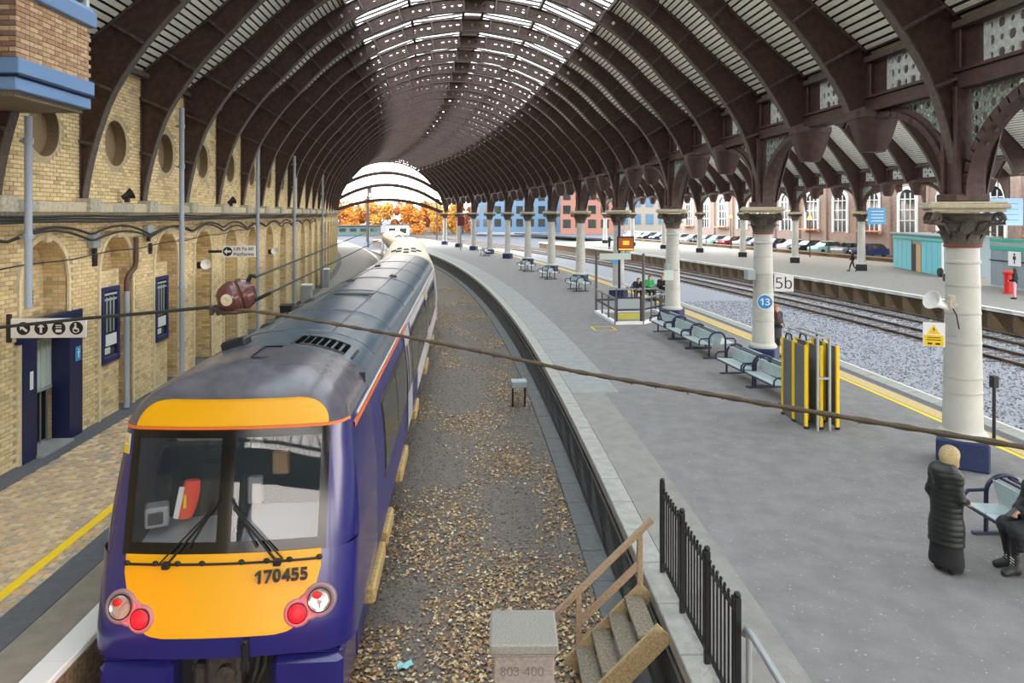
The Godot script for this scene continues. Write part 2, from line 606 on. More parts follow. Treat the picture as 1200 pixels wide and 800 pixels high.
func build_ground() -> void:
	var g := frame_of("ground", "grey stony ground beyond and beneath the tracks")
	var m := MB.new()
	for i in 12:
		for k in 12:
			var a := Vector3(-300 + i * 60, -1.2, 60 - k * 60)
			m.quad(a, a + Vector3(0, 0, -60), a + Vector3(60, 0, -60), a + Vector3(60, 0, 0))
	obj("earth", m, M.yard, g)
	strip("track_bed", "bed", g, -40.0, 118.0, UL, UE, -1.3, GROUND, 2.0)
	strip("ballast_bed", "ballast", g, -40.0, 116.0, UR, UO, -1.3, GROUND, 2.0)
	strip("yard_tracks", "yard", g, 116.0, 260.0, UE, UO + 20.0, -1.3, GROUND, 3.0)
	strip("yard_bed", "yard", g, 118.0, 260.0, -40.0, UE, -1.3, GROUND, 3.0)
	# platform at the foot of the brick wall
	var fl := frame_of("floor_left", "paved platform between the brick wall and the train")
	strip("platform_core", "edge_wall", fl, -40.0, 150.0, UW - 0.6, UL + 0.02, -1.3, -0.06)
	strip("gutter_strip", "dark_strip", fl, -40.0, 112.0, UW - 0.5, -8.15, -0.08, 0.0)
	strip("paving_bed", "asphalt_pale", fl, 24.0, 150.0, -8.15, -5.65, -0.08, 0.0)
	strip("paving_mortar", "stone_grey", fl, -40.0, 24.0, -8.15, -5.65, -0.08, -0.012)
	strip("yellow_line", "yellow_line", fl, -40.0, 27.0, -6.02, -5.88, -0.02, 0.009)
	strip("setts_far", "asphalt_pale", fl, 30.0, 150.0, -5.65, -5.22, -0.08, 0.0)
	strip("setts_strip", "dark_strip", fl, -40.0, 30.0, -5.65, -5.22, -0.08, 0.0)
	slab_row("edge_slab", "brown_slab", fl, 4.0, 40.0, 1.5, -5.22, -4.70, -0.08, 0.0)
	strip("edge_slab_far", "brown_slab", fl, 40.0, 150.0, -5.22, -4.70, -0.08, 0.0)
	slab_row("coping_stone", "white_line", fl, 4.0, 40.0, 1.2, -4.70, UL, -0.12, 0.01, 0.006)
	strip("coping_far", "white_line", fl, 40.0, 150.0, -4.70, UL, -0.12, 0.01)
	herringbone(fl)
	# island platform
	var fr := frame_of("floor_right", "broad grey island platform with pale coping and a yellow line")
	strip("platform_core", "edge_wall", fr, -40.0, 135.0, UE + 0.05, UR - 0.05, -1.3, -0.06)
	strip("edge_face", "trough", fr, -40.0, 112.0, UE + 0.02, UE + 0.08, GROUND - 0.1, -0.34)
	slab_row("coping_stone", "coping", fr, 3.5, 60.5, 1.0, UE, 2.24, -0.16, 0.012)
	strip("coping_far", "coping", fr, 60.5, 135.0, UE, 2.24, -0.16, 0.012)
	strip("edge_paving_near", "asphalt_pale", fr, -40.0, 18.5, 2.25, 3.1, -0.08, 0.0)
	slab_row("paving_slab", "slab", fr, 18.5, 60.5, 2.0, 2.25, 3.5, -0.08, 0.002)
	strip("paving_slab_far", "slab", fr, 60.5, 135.0, 2.25, 3.5, -0.08, 0.0)
	strip("asphalt", "asphalt", fr, -40.0, 18.5, 3.1, 10.62, -0.08, 0.0)
	strip("asphalt", "asphalt", fr, 18.5, 135.0, 3.5, 10.62, -0.08, 0.0)
	strip("yellow_line", "yellow_line", fr, -40.0, 135.0, 10.02, 10.13, -0.02, 0.004)
	strip("tactile_paving", "tactile", fr, -40.0, 135.0, 10.16, 10.55, -0.02, 0.006)
	strip("dark_strip", "dark_strip", fr, -40.0, 135.0, 10.62, 10.85, -0.08, 0.002)
	slab_row("coping_stone", "coping", fr, 12.0, 42.0, 1.0, 10.85, 11.28, -0.14, 0.006)
	strip("coping_far", "coping", fr, 42.0, 135.0, 10.85, 11.28, -0.14, 0.006)
	strip("white_edge", "white_line", fr, -40.0, 135.0, 11.28, UR, -0.14, 0.008)
	# platform across the tracks
	var fo := frame_of("floor_far", "pale platform across the ballast with a rough brown edge wall")
	strip("platform_core", "edge_wall", fo, -40.0, 114.0, UO + 0.06, 45.0, -1.3, -0.05)
	strip("paving", "asphalt_pale", fo, -40.0, 114.0, UO + 0.3, 45.0, -0.08, 0.0)
	strip("white_edge", "white_line", fo, -40.0, 114.0, UO, UO + 0.3, -0.16, 0.008)
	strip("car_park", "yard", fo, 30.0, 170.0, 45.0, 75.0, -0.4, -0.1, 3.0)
	strip("grass_bank", "edge_wall", fo, 58.0, 120.0, 43.2, 44.6, -0.08, 0.35, 3.0)
	# rails
	for u in [-2.78 - 0.75, -2.78 + 0.75, 12.8 - 0.75, 12.8 + 0.75, 24.2 - 0.75, 24.2 + 0.75, 20.9 - 0.75, 20.9 + 0.75]:
		var far_end := 240.0 if u > 0 else 130.0
		var r := frame_of("rail", "worn steel running rail")
		r.set_meta("kind", "structure")
		strip("rail_web", "rail_rust", r, -40.0, far_end, u - 0.03, u + 0.03, GROUND - 0.05, -0.93, 2.0)
		strip("rail_foot", "rail_rust", r, -40.0, far_end, u - 0.075, u + 0.075, GROUND - 0.05, GROUND + 0.015, 2.0)
		strip("rail_head", "rail_rust" if absf(u) < 4.0 else "rail_top", r, -40.0, far_end, u - 0.036, u + 0.036, -0.94, -0.9, 2.0)
	var sl := MB.new()
	sl.cbox(Vector3.ZERO, Vector3(2.5, 0.16, 0.25), 0.02)
	var places := []
	for c in [12.8, 20.9, 24.2]:
		for i in 190:
			places.append(xf(8.0 + i * 0.7, c, GROUND - 0.045))
	scatter("sleepers", sl.done(), M.sleeper, places, g)
	# concrete cable trough along the foot of the island platform
	slab_row("trough_lid", "trough", g, 6.0, 66.0, 1.0, 1.5, 1.88, GROUND - 0.05, GROUND + 0.07)
	strip("trough_far", "trough", g, 66.0, 112.0, 1.5, 1.88, GROUND - 0.05, GROUND + 0.07)
	scatter_bed(g)

func herringbone(fl: Node3D) -> void:   # block paving laid in herringbone, brick by brick near the camera
	var b := MB.new()
	b.cbox(Vector3.ZERO, Vector3(0.194, 0.05, 0.094), 0.006)
	var mesh := b.done()
	var cols := [lin(196, 168, 128), lin(206, 180, 140), lin(184, 158, 122), lin(198, 162, 130), lin(176, 152, 124), lin(212, 190, 150), lin(168, 150, 132)]
	var near := []
	var rest := []
	var tints := []
	for i in range(-150, 300):
		for k in range(-150, 300):
			# 45-degree herringbone: pairs of blocks stepping along the diagonal
			for h in 2:
				var x := 0.0
				var z := 0.0
				if h == 0:
					x = i * 0.1 + k * 0.2 * 0.5 + 0.1 * 0.5
					x = i * 0.1 + 0.1; z = i * 0.1 + k * 0.4 + 0.05
				else:
					x = i * 0.1 + 0.05 + 0.2; z = i * 0.1 + k * 0.4 + 0.1
				# (x, z) tile the plane; keep the strip's own rectangle
				if k < -90 or k > 90: continue
				var u := -8.15 + x
				var s := z
				if u < -8.1 or u > -5.7 or s < 5.0 or s > 23.9: continue
				var t := xf(s, u, -0.022 + rng.randf_range(-0.003, 0.003), (0.0 if h == 0 else PI / 2))
				var e := P(s, u)
				var px := 600.0 + 850.0 * e.x / -e.z
				if px > 0 and px < 150 and s < 13.6 and s > 8.7 and near.size() < 300: near.append(t)
				else:
					rest.append(t); tints.append(cols[rng.randi() % cols.size()])
	var kinds := []
	for c in 5: kinds.append(worn("paver_%d" % c, [Color8(190, 162, 122), Color8(204, 178, 138), Color8(182, 156, 126), Color8(198, 166, 132), Color8(172, 150, 126)][c], [Color8(204, 176, 134), Color8(216, 192, 152), Color8(196, 170, 138), Color8(208, 178, 142), Color8(186, 164, 138)][c], 0.3, 0.85, 0.03, 0.1))
	for t in near: obj("paving_block", mesh, kinds[rng.randi() % 5], fl, t)
	scatter("paving_blocks", mesh, tinted("paver_tint"), rest, fl, tints)

func scatter_bed(g: Node3D) -> void:
	var leaf := MB.new()
	var q := [Vector3(-0.5, 0.0, 0), Vector3(-0.15, 0.06, -0.32), Vector3(0.5, 0.16, 0), Vector3(-0.1, 0.1, 0.34), Vector3(0.0, -0.02, 0.0)]
	leaf.tri(q[4], q[0], q[1]); leaf.tri(q[4], q[1], q[2]); leaf.tri(q[4], q[2], q[3]); leaf.tri(q[4], q[3], q[0])
	var stone := MB.new()
	stone.ball(Vector3.ZERO, Vector3(0.5, 0.36, 0.42), 6)
	var f := FastNoiseLite.new()
	f.seed = 3
	f.frequency = 0.35
	var at := []
	var tint := []
	var brown := [lin(196, 162, 116), lin(168, 132, 90), lin(212, 186, 142), lin(134, 100, 68), lin(220, 202, 164), lin(178, 140, 102), lin(160, 128, 94)]
	var tries := 0
	while at.size() < 27000 and tries < 170000:
		tries += 1
		var s := 5.2 + pow(rng.randf(), 1.5) * 50.0
		var u := rng.randf_range(-1.9, 1.85)
		var d := f.get_noise_2d(u, s * 0.6)
		var want := 0.12 + 1.5 * d
		if s < 15.0: want += 1.3 * smoothstep(-1.0, 0.3, u) * smoothstep(1.9, 1.0, u) * smoothstep(15.0, 9.0, s) + 0.1
		if u < -1.2 and s < 10.0: want += 0.5
		if rng.randf() > want: continue
		var e := Basis.from_euler(Vector3(rng.randf_range(-0.5, 0.5), rng.randf() * TAU, rng.randf_range(-0.5, 0.5))).scaled(Vector3.ONE * rng.randf_range(0.04, 0.08))
		at.append(Transform3D(e, P(s, u, GROUND + rng.randf_range(0.008, 0.03))))
		tint.append(brown[rng.randi() % 7])
	scatter("dead_leaves", leaf.done(), M.leaf_tint, at, g, tint)
	at = []; tint = []
	var sm := stone.done()
	for i in 11000:
		var s := 5.2 + pow(rng.randf(), 1.6) * 40.0
		var u := rng.randf_range(-2.0, 1.9)
		at.append(Transform3D(Basis.from_euler(Vector3(rng.randf(), rng.randf() * TAU, rng.randf())).scaled(Vector3.ONE * rng.randf_range(0.02, 0.06)), P(s, u, GROUND + 0.004)))
		var k := rng.randf_range(0.55, 1.25)
		tint.append(Color(0.2 * k, 0.19 * k, 0.185 * k))
	for i in 30000:
		var s := 11.0 + pow(rng.randf(), 1.3) * 34.0
		var u := rng.randf_range(UR + 0.1, UO - 0.5)
		at.append(Transform3D(Basis.from_euler(Vector3(rng.randf(), rng.randf() * TAU, rng.randf())).scaled(Vector3.ONE * rng.randf_range(0.05, 0.1)), P(s, u, GROUND + 0.01)))
		var k := rng.randf_range(0.3, 1.35)
		tint.append(Color(0.36 * k, 0.37 * k, 0.41 * k))
	scatter("loose_stones", sm, M.stone_tint, at, g, tint)

# ---------------------------------------------------------------- the brick wall
const AX := 1.6
const AW := 0.80
const ASPR := 3.32
const AAP := 4.12

func arch_y(x: float) -> float:   # soffit of the recess arch above its springing, x from the middle
	var h := AAP - ASPR
	var R := (AW * AW + h * h) / (2.0 * h)
	return ASPR + sqrt(maxf(0.0, R * R - x * x)) - (R - h)

func bay_frame(j: int) -> Transform3D:   # x along the wall, y up, z out towards the tracks
	var a := P(S1 + RIB * j, UW)
	var b := P(S1 + RIB * (j + 1), UW)
	var x := (b - a) / RIB
	return Transform3D(Basis(x, Vector3.UP, x.normalized().cross(Vector3.UP)), a)

func build_wall() -> void:
	var w := frame_of("wall_left", "tall buff brick wall with arched recesses and blind roundels")
	var face := MB.new()
	var t0 := Transform3D()
	var poly := PackedVector2Array([Vector2(0, 0), Vector2(0, 5.0), Vector2(RIB, 5.0), Vector2(RIB, 0), Vector2(AX + AW, 0)])
	var arc := []
	for i in 17:
		var x := AW * (1.0 - i / 8.0)
		arc.append(Vector2(AX + x, arch_y(x)))
		poly.append(arc[-1])
	poly.append(Vector2(AX - AW, 0))
	face.prism(poly, t0, 0.02)
	var RY := 6.25
	var RR := 0.53
	for side in [-1.0, 1.0]:
		var e := 0.0 if side < 0 else RIB
		var p2 := PackedVector2Array([Vector2(AX, 5.0), Vector2(e, 5.0), Vector2(e, 8.7), Vector2(AX, 8.7)])
		for i in 17:
			var a := PI / 2 - PI * i / 16.0
			p2.append(Vector2(AX + side * RR * cos(a), RY + RR * sin(a)))
		face.prism(p2, t0, 0.02)
	var panel := face.done()
	var rec := MB.new()
	var jamb := [Vector2(AX + AW, 0)] + arc + [Vector2(AX - AW, 0)]
	for i in jamb.size() - 1:
		rec.quad(Vector3(jamb[i].x, jamb[i].y, 0), Vector3(jamb[i + 1].x, jamb[i + 1].y, 0), Vector3(jamb[i + 1].x, jamb[i + 1].y, -0.46), Vector3(jamb[i].x, jamb[i].y, -0.46))
	rec.quad(Vector3(AX - 1, 0, -0.46), Vector3(AX - 1, 4.4, -0.46), Vector3(AX + 1, 4.4, -0.46), Vector3(AX + 1, 0, -0.46))
	var recess := rec.done()
	var rd := MB.new()
	for i in 32:
		var a := TAU * i / 32
		var b := TAU * (i + 1) / 32
		var p := Vector3(AX + RR * cos(a), RY + RR * sin(a), 0)
		var q := Vector3(AX + RR * cos(b), RY + RR * sin(b), 0)
		rd.quad(p, q, q + Vector3(0, 0, -0.24), p + Vector3(0, 0, -0.24))
		rd.tri(Vector3(AX, RY, -0.24), q + Vector3(0, 0, -0.24), p + Vector3(0, 0, -0.24))
	var roundel := rd.done()
	var ar := MB.new()   # moulded stone band round the recess
	var full := [Vector2(AX + AW, 0.0)] + arc + [Vector2(AX - AW, 0.0)]
	for i in full.size() - 1:
		var p: Vector2 = full[i]
		var q: Vector2 = full[i + 1]
		var c := Vector2(AX, 2.6)
		var po := p + (Vector2(signf(p.x - AX), 0) if p.y < ASPR - 0.01 else (p - c).normalized()) * 0.1
		var qo := q + (Vector2(signf(q.x - AX), 0) if q.y < ASPR - 0.01 else (q - c).normalized()) * 0.1
		var z := Vector3(0, 0, 0.05)
		var P0 := Vector3(p.x, p.y, 0)
		var Q0 := Vector3(q.x, q.y, 0)
		var P1 := Vector3(po.x, po.y, 0)
		var Q1 := Vector3(qo.x, qo.y, 0)
		ar.quad(P0 + z, P1 + z, Q1 + z, Q0 + z)
		ar.quad(P0, P0 + z, Q0 + z, Q0)
		ar.quad(P1 + z, P1, Q1, Q1 + z)
	var band := ar.done()
	var ks := MB.new()
	ks.cbox(Vector3(AX, AAP + 0.06, 0.05), Vector3(0.17, 0.26, 0.12), 0.015)
	var key := ks.done()
	var cs := MB.new()
	cs.cbox(Vector3(0, 4.74, 0.08), Vector3(0.97, 0.22, 0.34), 0.02)
	cs.box(Vector3(0, 4.58, 0.03), Vector3(0.97, 0.1, 0.16))
	var cornice := cs.done()
	var blk := MB.new()   # corbel block under the foot of each rib
	blk.cbox(Vector3(0, 4.78, 0.14), Vector3(0.46, 0.3, 0.4), 0.02)
	var corbel := blk.done()
	var bb := MB.new()
	bb.cbox(Vector3.ZERO, Vector3(0.222, 0.07, 0.04), 0.006)
	var brick := bb.done()
	var places := []
	var tints := []
	var own := []
	for j in range(-14, 33):
		var fr := bay_frame(j)
		var near: bool = j >= -1 and j <= 7
		var pn := obj("wall_panel", panel, M.mortar if near else M.brickwork, w, fr)
		obj("arch_recess", recess, M.brickwork, pn)
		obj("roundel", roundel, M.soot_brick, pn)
		obj("arch_band", band, M.stone_light, pn)
		obj("keystone", key, M.stone_light, pn)
		for k in 3: obj("cornice_stone", cornice, M.stone if (j * 3 + k) % 4 else M.stone_grey, pn, Transform3D(Basis(), Vector3(0.49 + k * 0.976, 0, 0)))
		obj("corbel", corbel, M.stone_grey, pn)
		if near:
			for row in 105:
				var y := 0.045 + row * 0.081
				for c in 14:
					var x := (c + (0.5 if row % 2 == 0 else 0.0)) * 0.2345
					var half := false
					if row % 2 == 1 and c == 0:
						x = 0.056
						half = true
					elif row % 2 == 0 and c == 12:
						x = RIB - 0.058
						half = true
					if x > RIB - 0.05: continue
					var inside := absf(x - AX) < AW + 0.14 and y < (arch_y(minf(absf(x - AX), AW)) + 0.05 if absf(x - AX) < AW else ASPR)
					if absf(x - AX) < AW + 0.2 and y < ASPR + 0.4 and not inside: inside = absf(x - AX) < AW + 0.1
					if inside or y > 8.5: continue
					if Vector2(x - AX, y - RY).length() < RR + 0.12: continue
					if y > 4.5 and y < 4.9: continue
					var t := fr * Transform3D(Basis.from_scale(Vector3(0.48 if half else 1.0, 1, 1)), Vector3(x, y, 0.004 + rng.randf_range(-0.004, 0.004)))
					if (j == 0 or j == 1) and own.size() < 300 and ((j == 0 and x > 0.5) or (j == 1 and x < 1.0)) and y > 0.4 and y < 3.2: own.append(t)
					else:
						places.append(t)
						var k := rng.randf_range(-1, 1)
						tints.append(lin(int(220 + 12 * k), int(197 + 12 * k), int(150 + 13 * k)) if rng.randf() > 0.1 else lin(192, 168, 130))
				if j != 0:   # the back of the recess
					for c in 8:
						var x := AX - 0.86 + (c + (0.5 if row % 2 else 0.0)) * 0.2345
						if absf(x - AX) > AW - 0.08 or y > arch_y(x - AX) - 0.04: continue
						if (j == 1 or j == 2) and y > 1.1 and y < 3.0: continue
						places.append(fr * Transform3D(Basis(), Vector3(x, y, -0.452 + rng.randf_range(-0.004, 0.004))))
						var k := rng.randf_range(-1, 1)
						tints.append(lin(int(212 + 14 * k), int(186 + 14 * k), int(138 + 14 * k)))
	for t in own: obj("brick", brick, M["brick_%d" % (rng.randi() % 6)], w, t)
	scatter("bricks", brick, M.brick_tint, places, w, tints)
	strip("wall_core", "soot_brick", w, S1 - RIB * 14, S1 + RIB * 33, UW - 0.9, UW - 0.47, -0.3, 9.6)
	# the wall beyond the shed's near end, and the end pier
	var pier := MB.new()
	pier.cbox(Vector3(0, 4.2, 0), Vector3(0.9, 8.6, 0.8), 0.03)
	obj("end_pier", pier, M.stone_grey, w, xf(S1 + RIB * 33 + 0.4, UW + 0.1))

# ---------------------------------------------------------------- the iron roof
func r_out(f: float, hs: float, rin: float, yc: float) -> float:   # the rib's outer edge at f radians above the springing
	var fw := atan((8.1 - yc) / hs)
	if f < fw: return hs / cos(f)
	var k := clampf((f - fw) / 0.3, 0.0, 1.0)
	return lerpf(hs / cos(fw), rin + 0.5, 1.0 - pow(1.0 - k, 1.7))

func r_in(f: float, rin: float) -> float:   # the soffit swells a little at the springing and flattens at the haunch
	var d := rad_to_deg(minf(f, PI - f))
	if d < 22.0: return rin + 0.2
	if d < 40.0: return rin + lerpf(0.2, -0.08, (d - 22.0) / 18.0)
	return rin + lerpf(-0.08, 0.0, clampf((d - 40.0) / 25.0, 0.0, 1.0))

func rib_mesh(hs: float, rin: float, yc: float, fa: float, fb: float, fine: bool) -> Array:   # [web, flanges]; x across, y up
	var web := MB.new()
	var fl := MB.new()
	var step := deg_to_rad(2.0)
	var k := int((PI - fa - fb) / step)
	var at := func(f: float, r: float, z: float) -> Vector3: return Vector3(-cos(f) * r, yc + sin(f) * r, z)
	for i in k:
		var f0 := fa + (PI - fa - fb) * i / k
		var f1 := fa + (PI - fa - fb) * (i + 1) / k
		var o0 := r_out(minf(f0, PI - f0), hs, rin, yc)
		var o1 := r_out(minf(f1, PI - f1), hs, rin, yc)
		var i0 := r_in(f0, rin)
		var i1 := r_in(f1, rin)
		var fm := rad_to_deg((f0 + f1) * 0.5)
		var pierced := fine and absf(fm - 90.0) < 34.0 and i % 4 != 0
		for z in [-0.018, 0.018]:
			var a: Vector3 = at.call(f0, i0, z)
			var b: Vector3 = at.call(f0, o0, z)
			var c: Vector3 = at.call(f1, o1, z)
			var d: Vector3 = at.call(f1, i1, z)
			if not pierced:
				if z > 0: web.quad(a, b, c, d)
				else: web.quad(d, c, b, a)
			else:   # a round hole through this panel
				var m := (a + b + c + d) * 0.25
				var ex := (d - a).normalized()
				var ey := (b - a).normalized()
				var outer := [a, (a + d) * 0.5, d, (d + c) * 0.5, c, (c + b) * 0.5, b, (b + a) * 0.5]
				var hole := []
				for e in outer:
					hole.append(m + (e - m).normalized() * (0.075 if i % 2 else 0.055))
				for e in 8:
					web.quad(outer[e], outer[(e + 1) % 8], hole[(e + 1) % 8], hole[e])
		var t := Vector3(0, 0, 0.11)
		var p0: Vector3 = at.call(f0, i0, 0)
		var p1: Vector3 = at.call(f1, i1, 0)
		var q0: Vector3 = at.call(f0, i0 - 0.03, 0)
		var q1: Vector3 = at.call(f1, i1 - 0.03, 0)
		fl.quad(q0 - t, q0 + t, q1 + t, q1 - t)
		fl.quad(p0 + t, p0 - t, p1 - t, p1 + t)
		fl.quad(q0 + t, p0 + t, p1 + t, q1 + t)
		fl.quad(p0 - t, q0 - t, q1 - t, p1 - t)
		if fine:
			var g := Vector3(0, 0, 0.085)
			var s0: Vector3 = at.call(f0, o0, 0)
			var s1: Vector3 = at.call(f1, o1, 0)
			var w0: Vector3 = at.call(f0, o0 - 0.035, 0)
			var w1: Vector3 = at.call(f1, o1 - 0.035, 0)
			fl.quad(w0 - g, w0 + g, w1 + g, w1 - g)
			fl.quad(s0 + g, s0 - g, s1 - g, s1 + g)
			fl.quad(w0 + g, s0 + g, s1 + g, w1 + g)
			fl.quad(s0 - g, w0 - g, w1 - g, s1 - g)
			if i % 4 == 0:
				for z in [-0.075, 0.075]: fl.bar(at.call(f0, i0, z), at.call(f0, o0 - 0.03, z), 0.13, 0.06, Vector3(cos(f0 + PI / 2), sin(f0 + PI / 2), 0))
	return [web.done(), fl.done()]

func pierced_plate(m: MB, w: float, h: float, nx: int, ny: int, thick: float, keep = null) -> void:   # a plate of round-holed cells, corner at the origin, in the x-y plane
	var cw := w / nx
	var ch := h / ny
	var R := minf(cw, ch) * 0.36
	for i in nx:
		for k in ny:
			var c := Vector3((i + 0.5) * cw, (k + 0.5) * ch, 0)
			if keep != null and not keep.call(c): continue
			for z in [0.0, -thick]:
				var pts := []
				var hole := []
				for e in 8:
					var a := TAU * e / 8
					var d := Vector3(cos(a), sin(a), 0)
					var g := d / maxf(absf(d.x), absf(d.y))
					pts.append(c + Vector3(g.x * cw * 0.5, g.y * ch * 0.5, z))
					hole.append(c + d * R * (1.12 if (i + k) % 2 else 0.72) * (1.0 if e % 2 else 0.94) + Vector3(0, 0, z))
				for e in 8:
					var n := (e + 1) % 8
					if z == 0.0: m.quad(pts[e], hole[e], hole[n], pts[n])
					else:
						m.quad(pts[n], hole[n], hole[e], pts[e])
						m.quad(hole[n], hole[n] + Vector3(0, 0, thick), hole[e] + Vector3(0, 0, thick), hole[e])

func arch_span(called: String, label: String, u: float, hs: float, rin: float, yc: float, j0: int, j1: int, main: bool, lm: int, rm: int) -> void:
	var roof := frame_of(called, label)
	var low := asin((4.88 - yc) / (rin + 0.2))
	var mid := asin((6.9 - yc) / (rin + 0.2))
	var meshes := {}
	for a in [low, mid]:
		for b in [low, mid]:
			meshes[[a, b]] = rib_mesh(hs, rin, yc, a, b, main)
	for j in range(j0, j1 + 1):
		var a := low if lm < 0 or posmod(j, 3) == lm else mid
		var b := low if posmod(j, 3) == rm else mid
		var t := Transform3D(Basis(Vector3.UP, TH(S1 + RIB * j)), P(S1 + RIB * j, u))
		var r := obj("rib", meshes[[a, b]][0], M.iron, roof, t)
		obj("rib_flange", meshes[[a, b]][1], M.iron_edge, r)
	# deck, boards, skylight
	var fw := atan((8.1 - yc) / hs)
	var f_sky := deg_to_rad(60.0)
	var deck := MB.new()
	var boards := []
	var own := []
	var glaze := MB.new()
	var panes := []
	var own_panes := []
	var at := func(s: float, f: float, r: float) -> Vector3: return P(s, u - cos(f) * r, yc + sin(f) * r)
	var sky_r := rin + 0.62
	for j in range(j0, j1):
		var sa := S1 + RIB * j
		var sb := sa + RIB
		for side in [0, 1]:
			var k := 9
			for lay in [0.07, 0.3]:
				for i in k:
					var f0 := fw + (f_sky - fw) * i / k
					var f1 := fw + (f_sky - fw) * (i + 1) / k
					var r0: float = r_out(maxf(f0, fw), hs, rin, yc) + lay
					var r1: float = r_out(maxf(f1, fw), hs, rin, yc) + lay
					if side: f0 = PI - f0; f1 = PI - f1
					deck.quad(at.call(sa, f0, r0), at.call(sb, f0, r0), at.call(sb, f1, r1), at.call(sa, f1, r1))
			var nb := int((f_sky - fw) * (rin + 0.7) / 0.172)
			for i in nb:
				var f := fw + (f_sky - fw) * (i + 0.6) / nb
				var r := r_out(f, hs, rin, yc) + 0.03
				var ff := PI - f if side else f
				var p0: Vector3 = at.call(sa + 0.09, ff, r)
				var p1: Vector3 = at.call(sb - 0.09, ff, r)
				var z := (p0 - p1)
				var f2 := ff + 0.01
				var r2: float = r_out(minf(f2, PI - f2), hs, rin, yc) + 0.03
				var x: Vector3 = (at.call(sa + 0.09, f2, r2) - p0).normalized()
				x = (x - z.normalized() * x.dot(z.normalized())).normalized()
				var t := Transform3D(Basis(x, z.normalized().cross(x), z), (p0 + p1) * 0.5)
				if main and ((side == 0 and j >= 1 and j <= 4) or (side == 1 and j >= 0 and j <= 4)) and own.size() < 300: own.append(t)
				else: boards.append(t)
			# panes from the deck's edge to the ridge
			var marks := [60.0, 74.0, 87.5]
			for q in 2:
				var f0 := deg_to_rad(marks[q])
				var f1 := deg_to_rad(marks[q + 1])
				if side: f0 = PI - f0; f1 = PI - f1
				for c in 6:
					var s0 := lerpf(sa, sb, c / 6.0)
					var s1 := lerpf(sa, sb, (c + 1) / 6.0)
					var a: Vector3 = at.call(s0, f0, sky_r)
					var b: Vector3 = at.call(s1, f0, sky_r)
					var d: Vector3 = at.call(s0, f1, sky_r)
					var e: Vector3 = at.call(s1, f1, sky_r)
					var n := (b - a).cross(d - a).normalized()
					var t := Transform3D(Basis((b - a) * 0.97, (d - a), n), (a + b + d + e) * 0.25)
					if main and j >= 4 and j < 16 and own_panes.size() < 290: own_panes.append(t)
					else: panes.append(t)
					glaze.bar(at.call(s0, f0, sky_r - 0.02), at.call(s0, f1, sky_r - 0.02), 0.045, 0.07)
	obj("roof_deck", deck, M.deck, roof)
	var bm := MB.new()
	bm.box(Vector3.ZERO, Vector3(0.118, 0.035, 1.0))
	var board := bm.done()
	for t in own: obj("board", board, M.board, roof, t)
	scatter("boards", board, M.board, boards, roof)
	var pm := MB.new()
	pm.quad(Vector3(-0.5, -0.5, 0), Vector3(-0.5, 0.5, 0), Vector3(0.5, 0.5, 0), Vector3(0.5, -0.5, 0))
	var pane := pm.done()
	for t in own_panes: obj("pane", pane, M.roof_glass, roof, t)
	scatter("panes", pane, M.roof_glass, panes, roof)
	var gl := obj("glazing_bars", glaze, M.iron_dark, roof)
	gl.set_meta("kind", "stuff")
	for f in [60.0, 74.0, 87.5, 92.5, 106.0, 120.0]:
		var pu := MB.new()
		for j in range(j0, j1):
			pu.bar(at.call(S1 + RIB * j, deg_to_rad(f), sky_r - 0.08), at.call(S1 + RIB * (j + 1), deg_to_rad(f), sky_r - 0.08), 0.1, 0.16)
		obj("purlin", pu, M.iron, roof)
	var ridge := MB.new()
	for j in range(j0, j1):
		for k in 3:
			var s := S1 + RIB * j + 0.49 + k * 0.976
			if (j + k) % 2 == 0 or k == 1:
				ridge.box(P(s, u, yc + sky_r + 0.03), Vector3(0.72, 0.05, 0.9), Basis(Vector3.UP, TH(s)))
			else: ridge.box(P(s, u, yc + sky_r + 0.12), Vector3(0.9, 0.05, 0.97), Basis(Vector3.UP, TH(s)))
	obj("ridge_boards", ridge, M.beige, roof)
	# a purlin where the boards begin, on each side
	for side in [-1.0, 1.0]:
		var pu := MB.new()
		for j in range(j0, j1):
			var uu: float = u + side * (hs - 0.12)
			pu.bar(P(S1 + RIB * j, uu, 8.06), P(S1 + RIB * (j + 1), uu, 8.06), 0.2, 0.12)
		obj("eaves_beam", pu, M.iron_edge, roof)

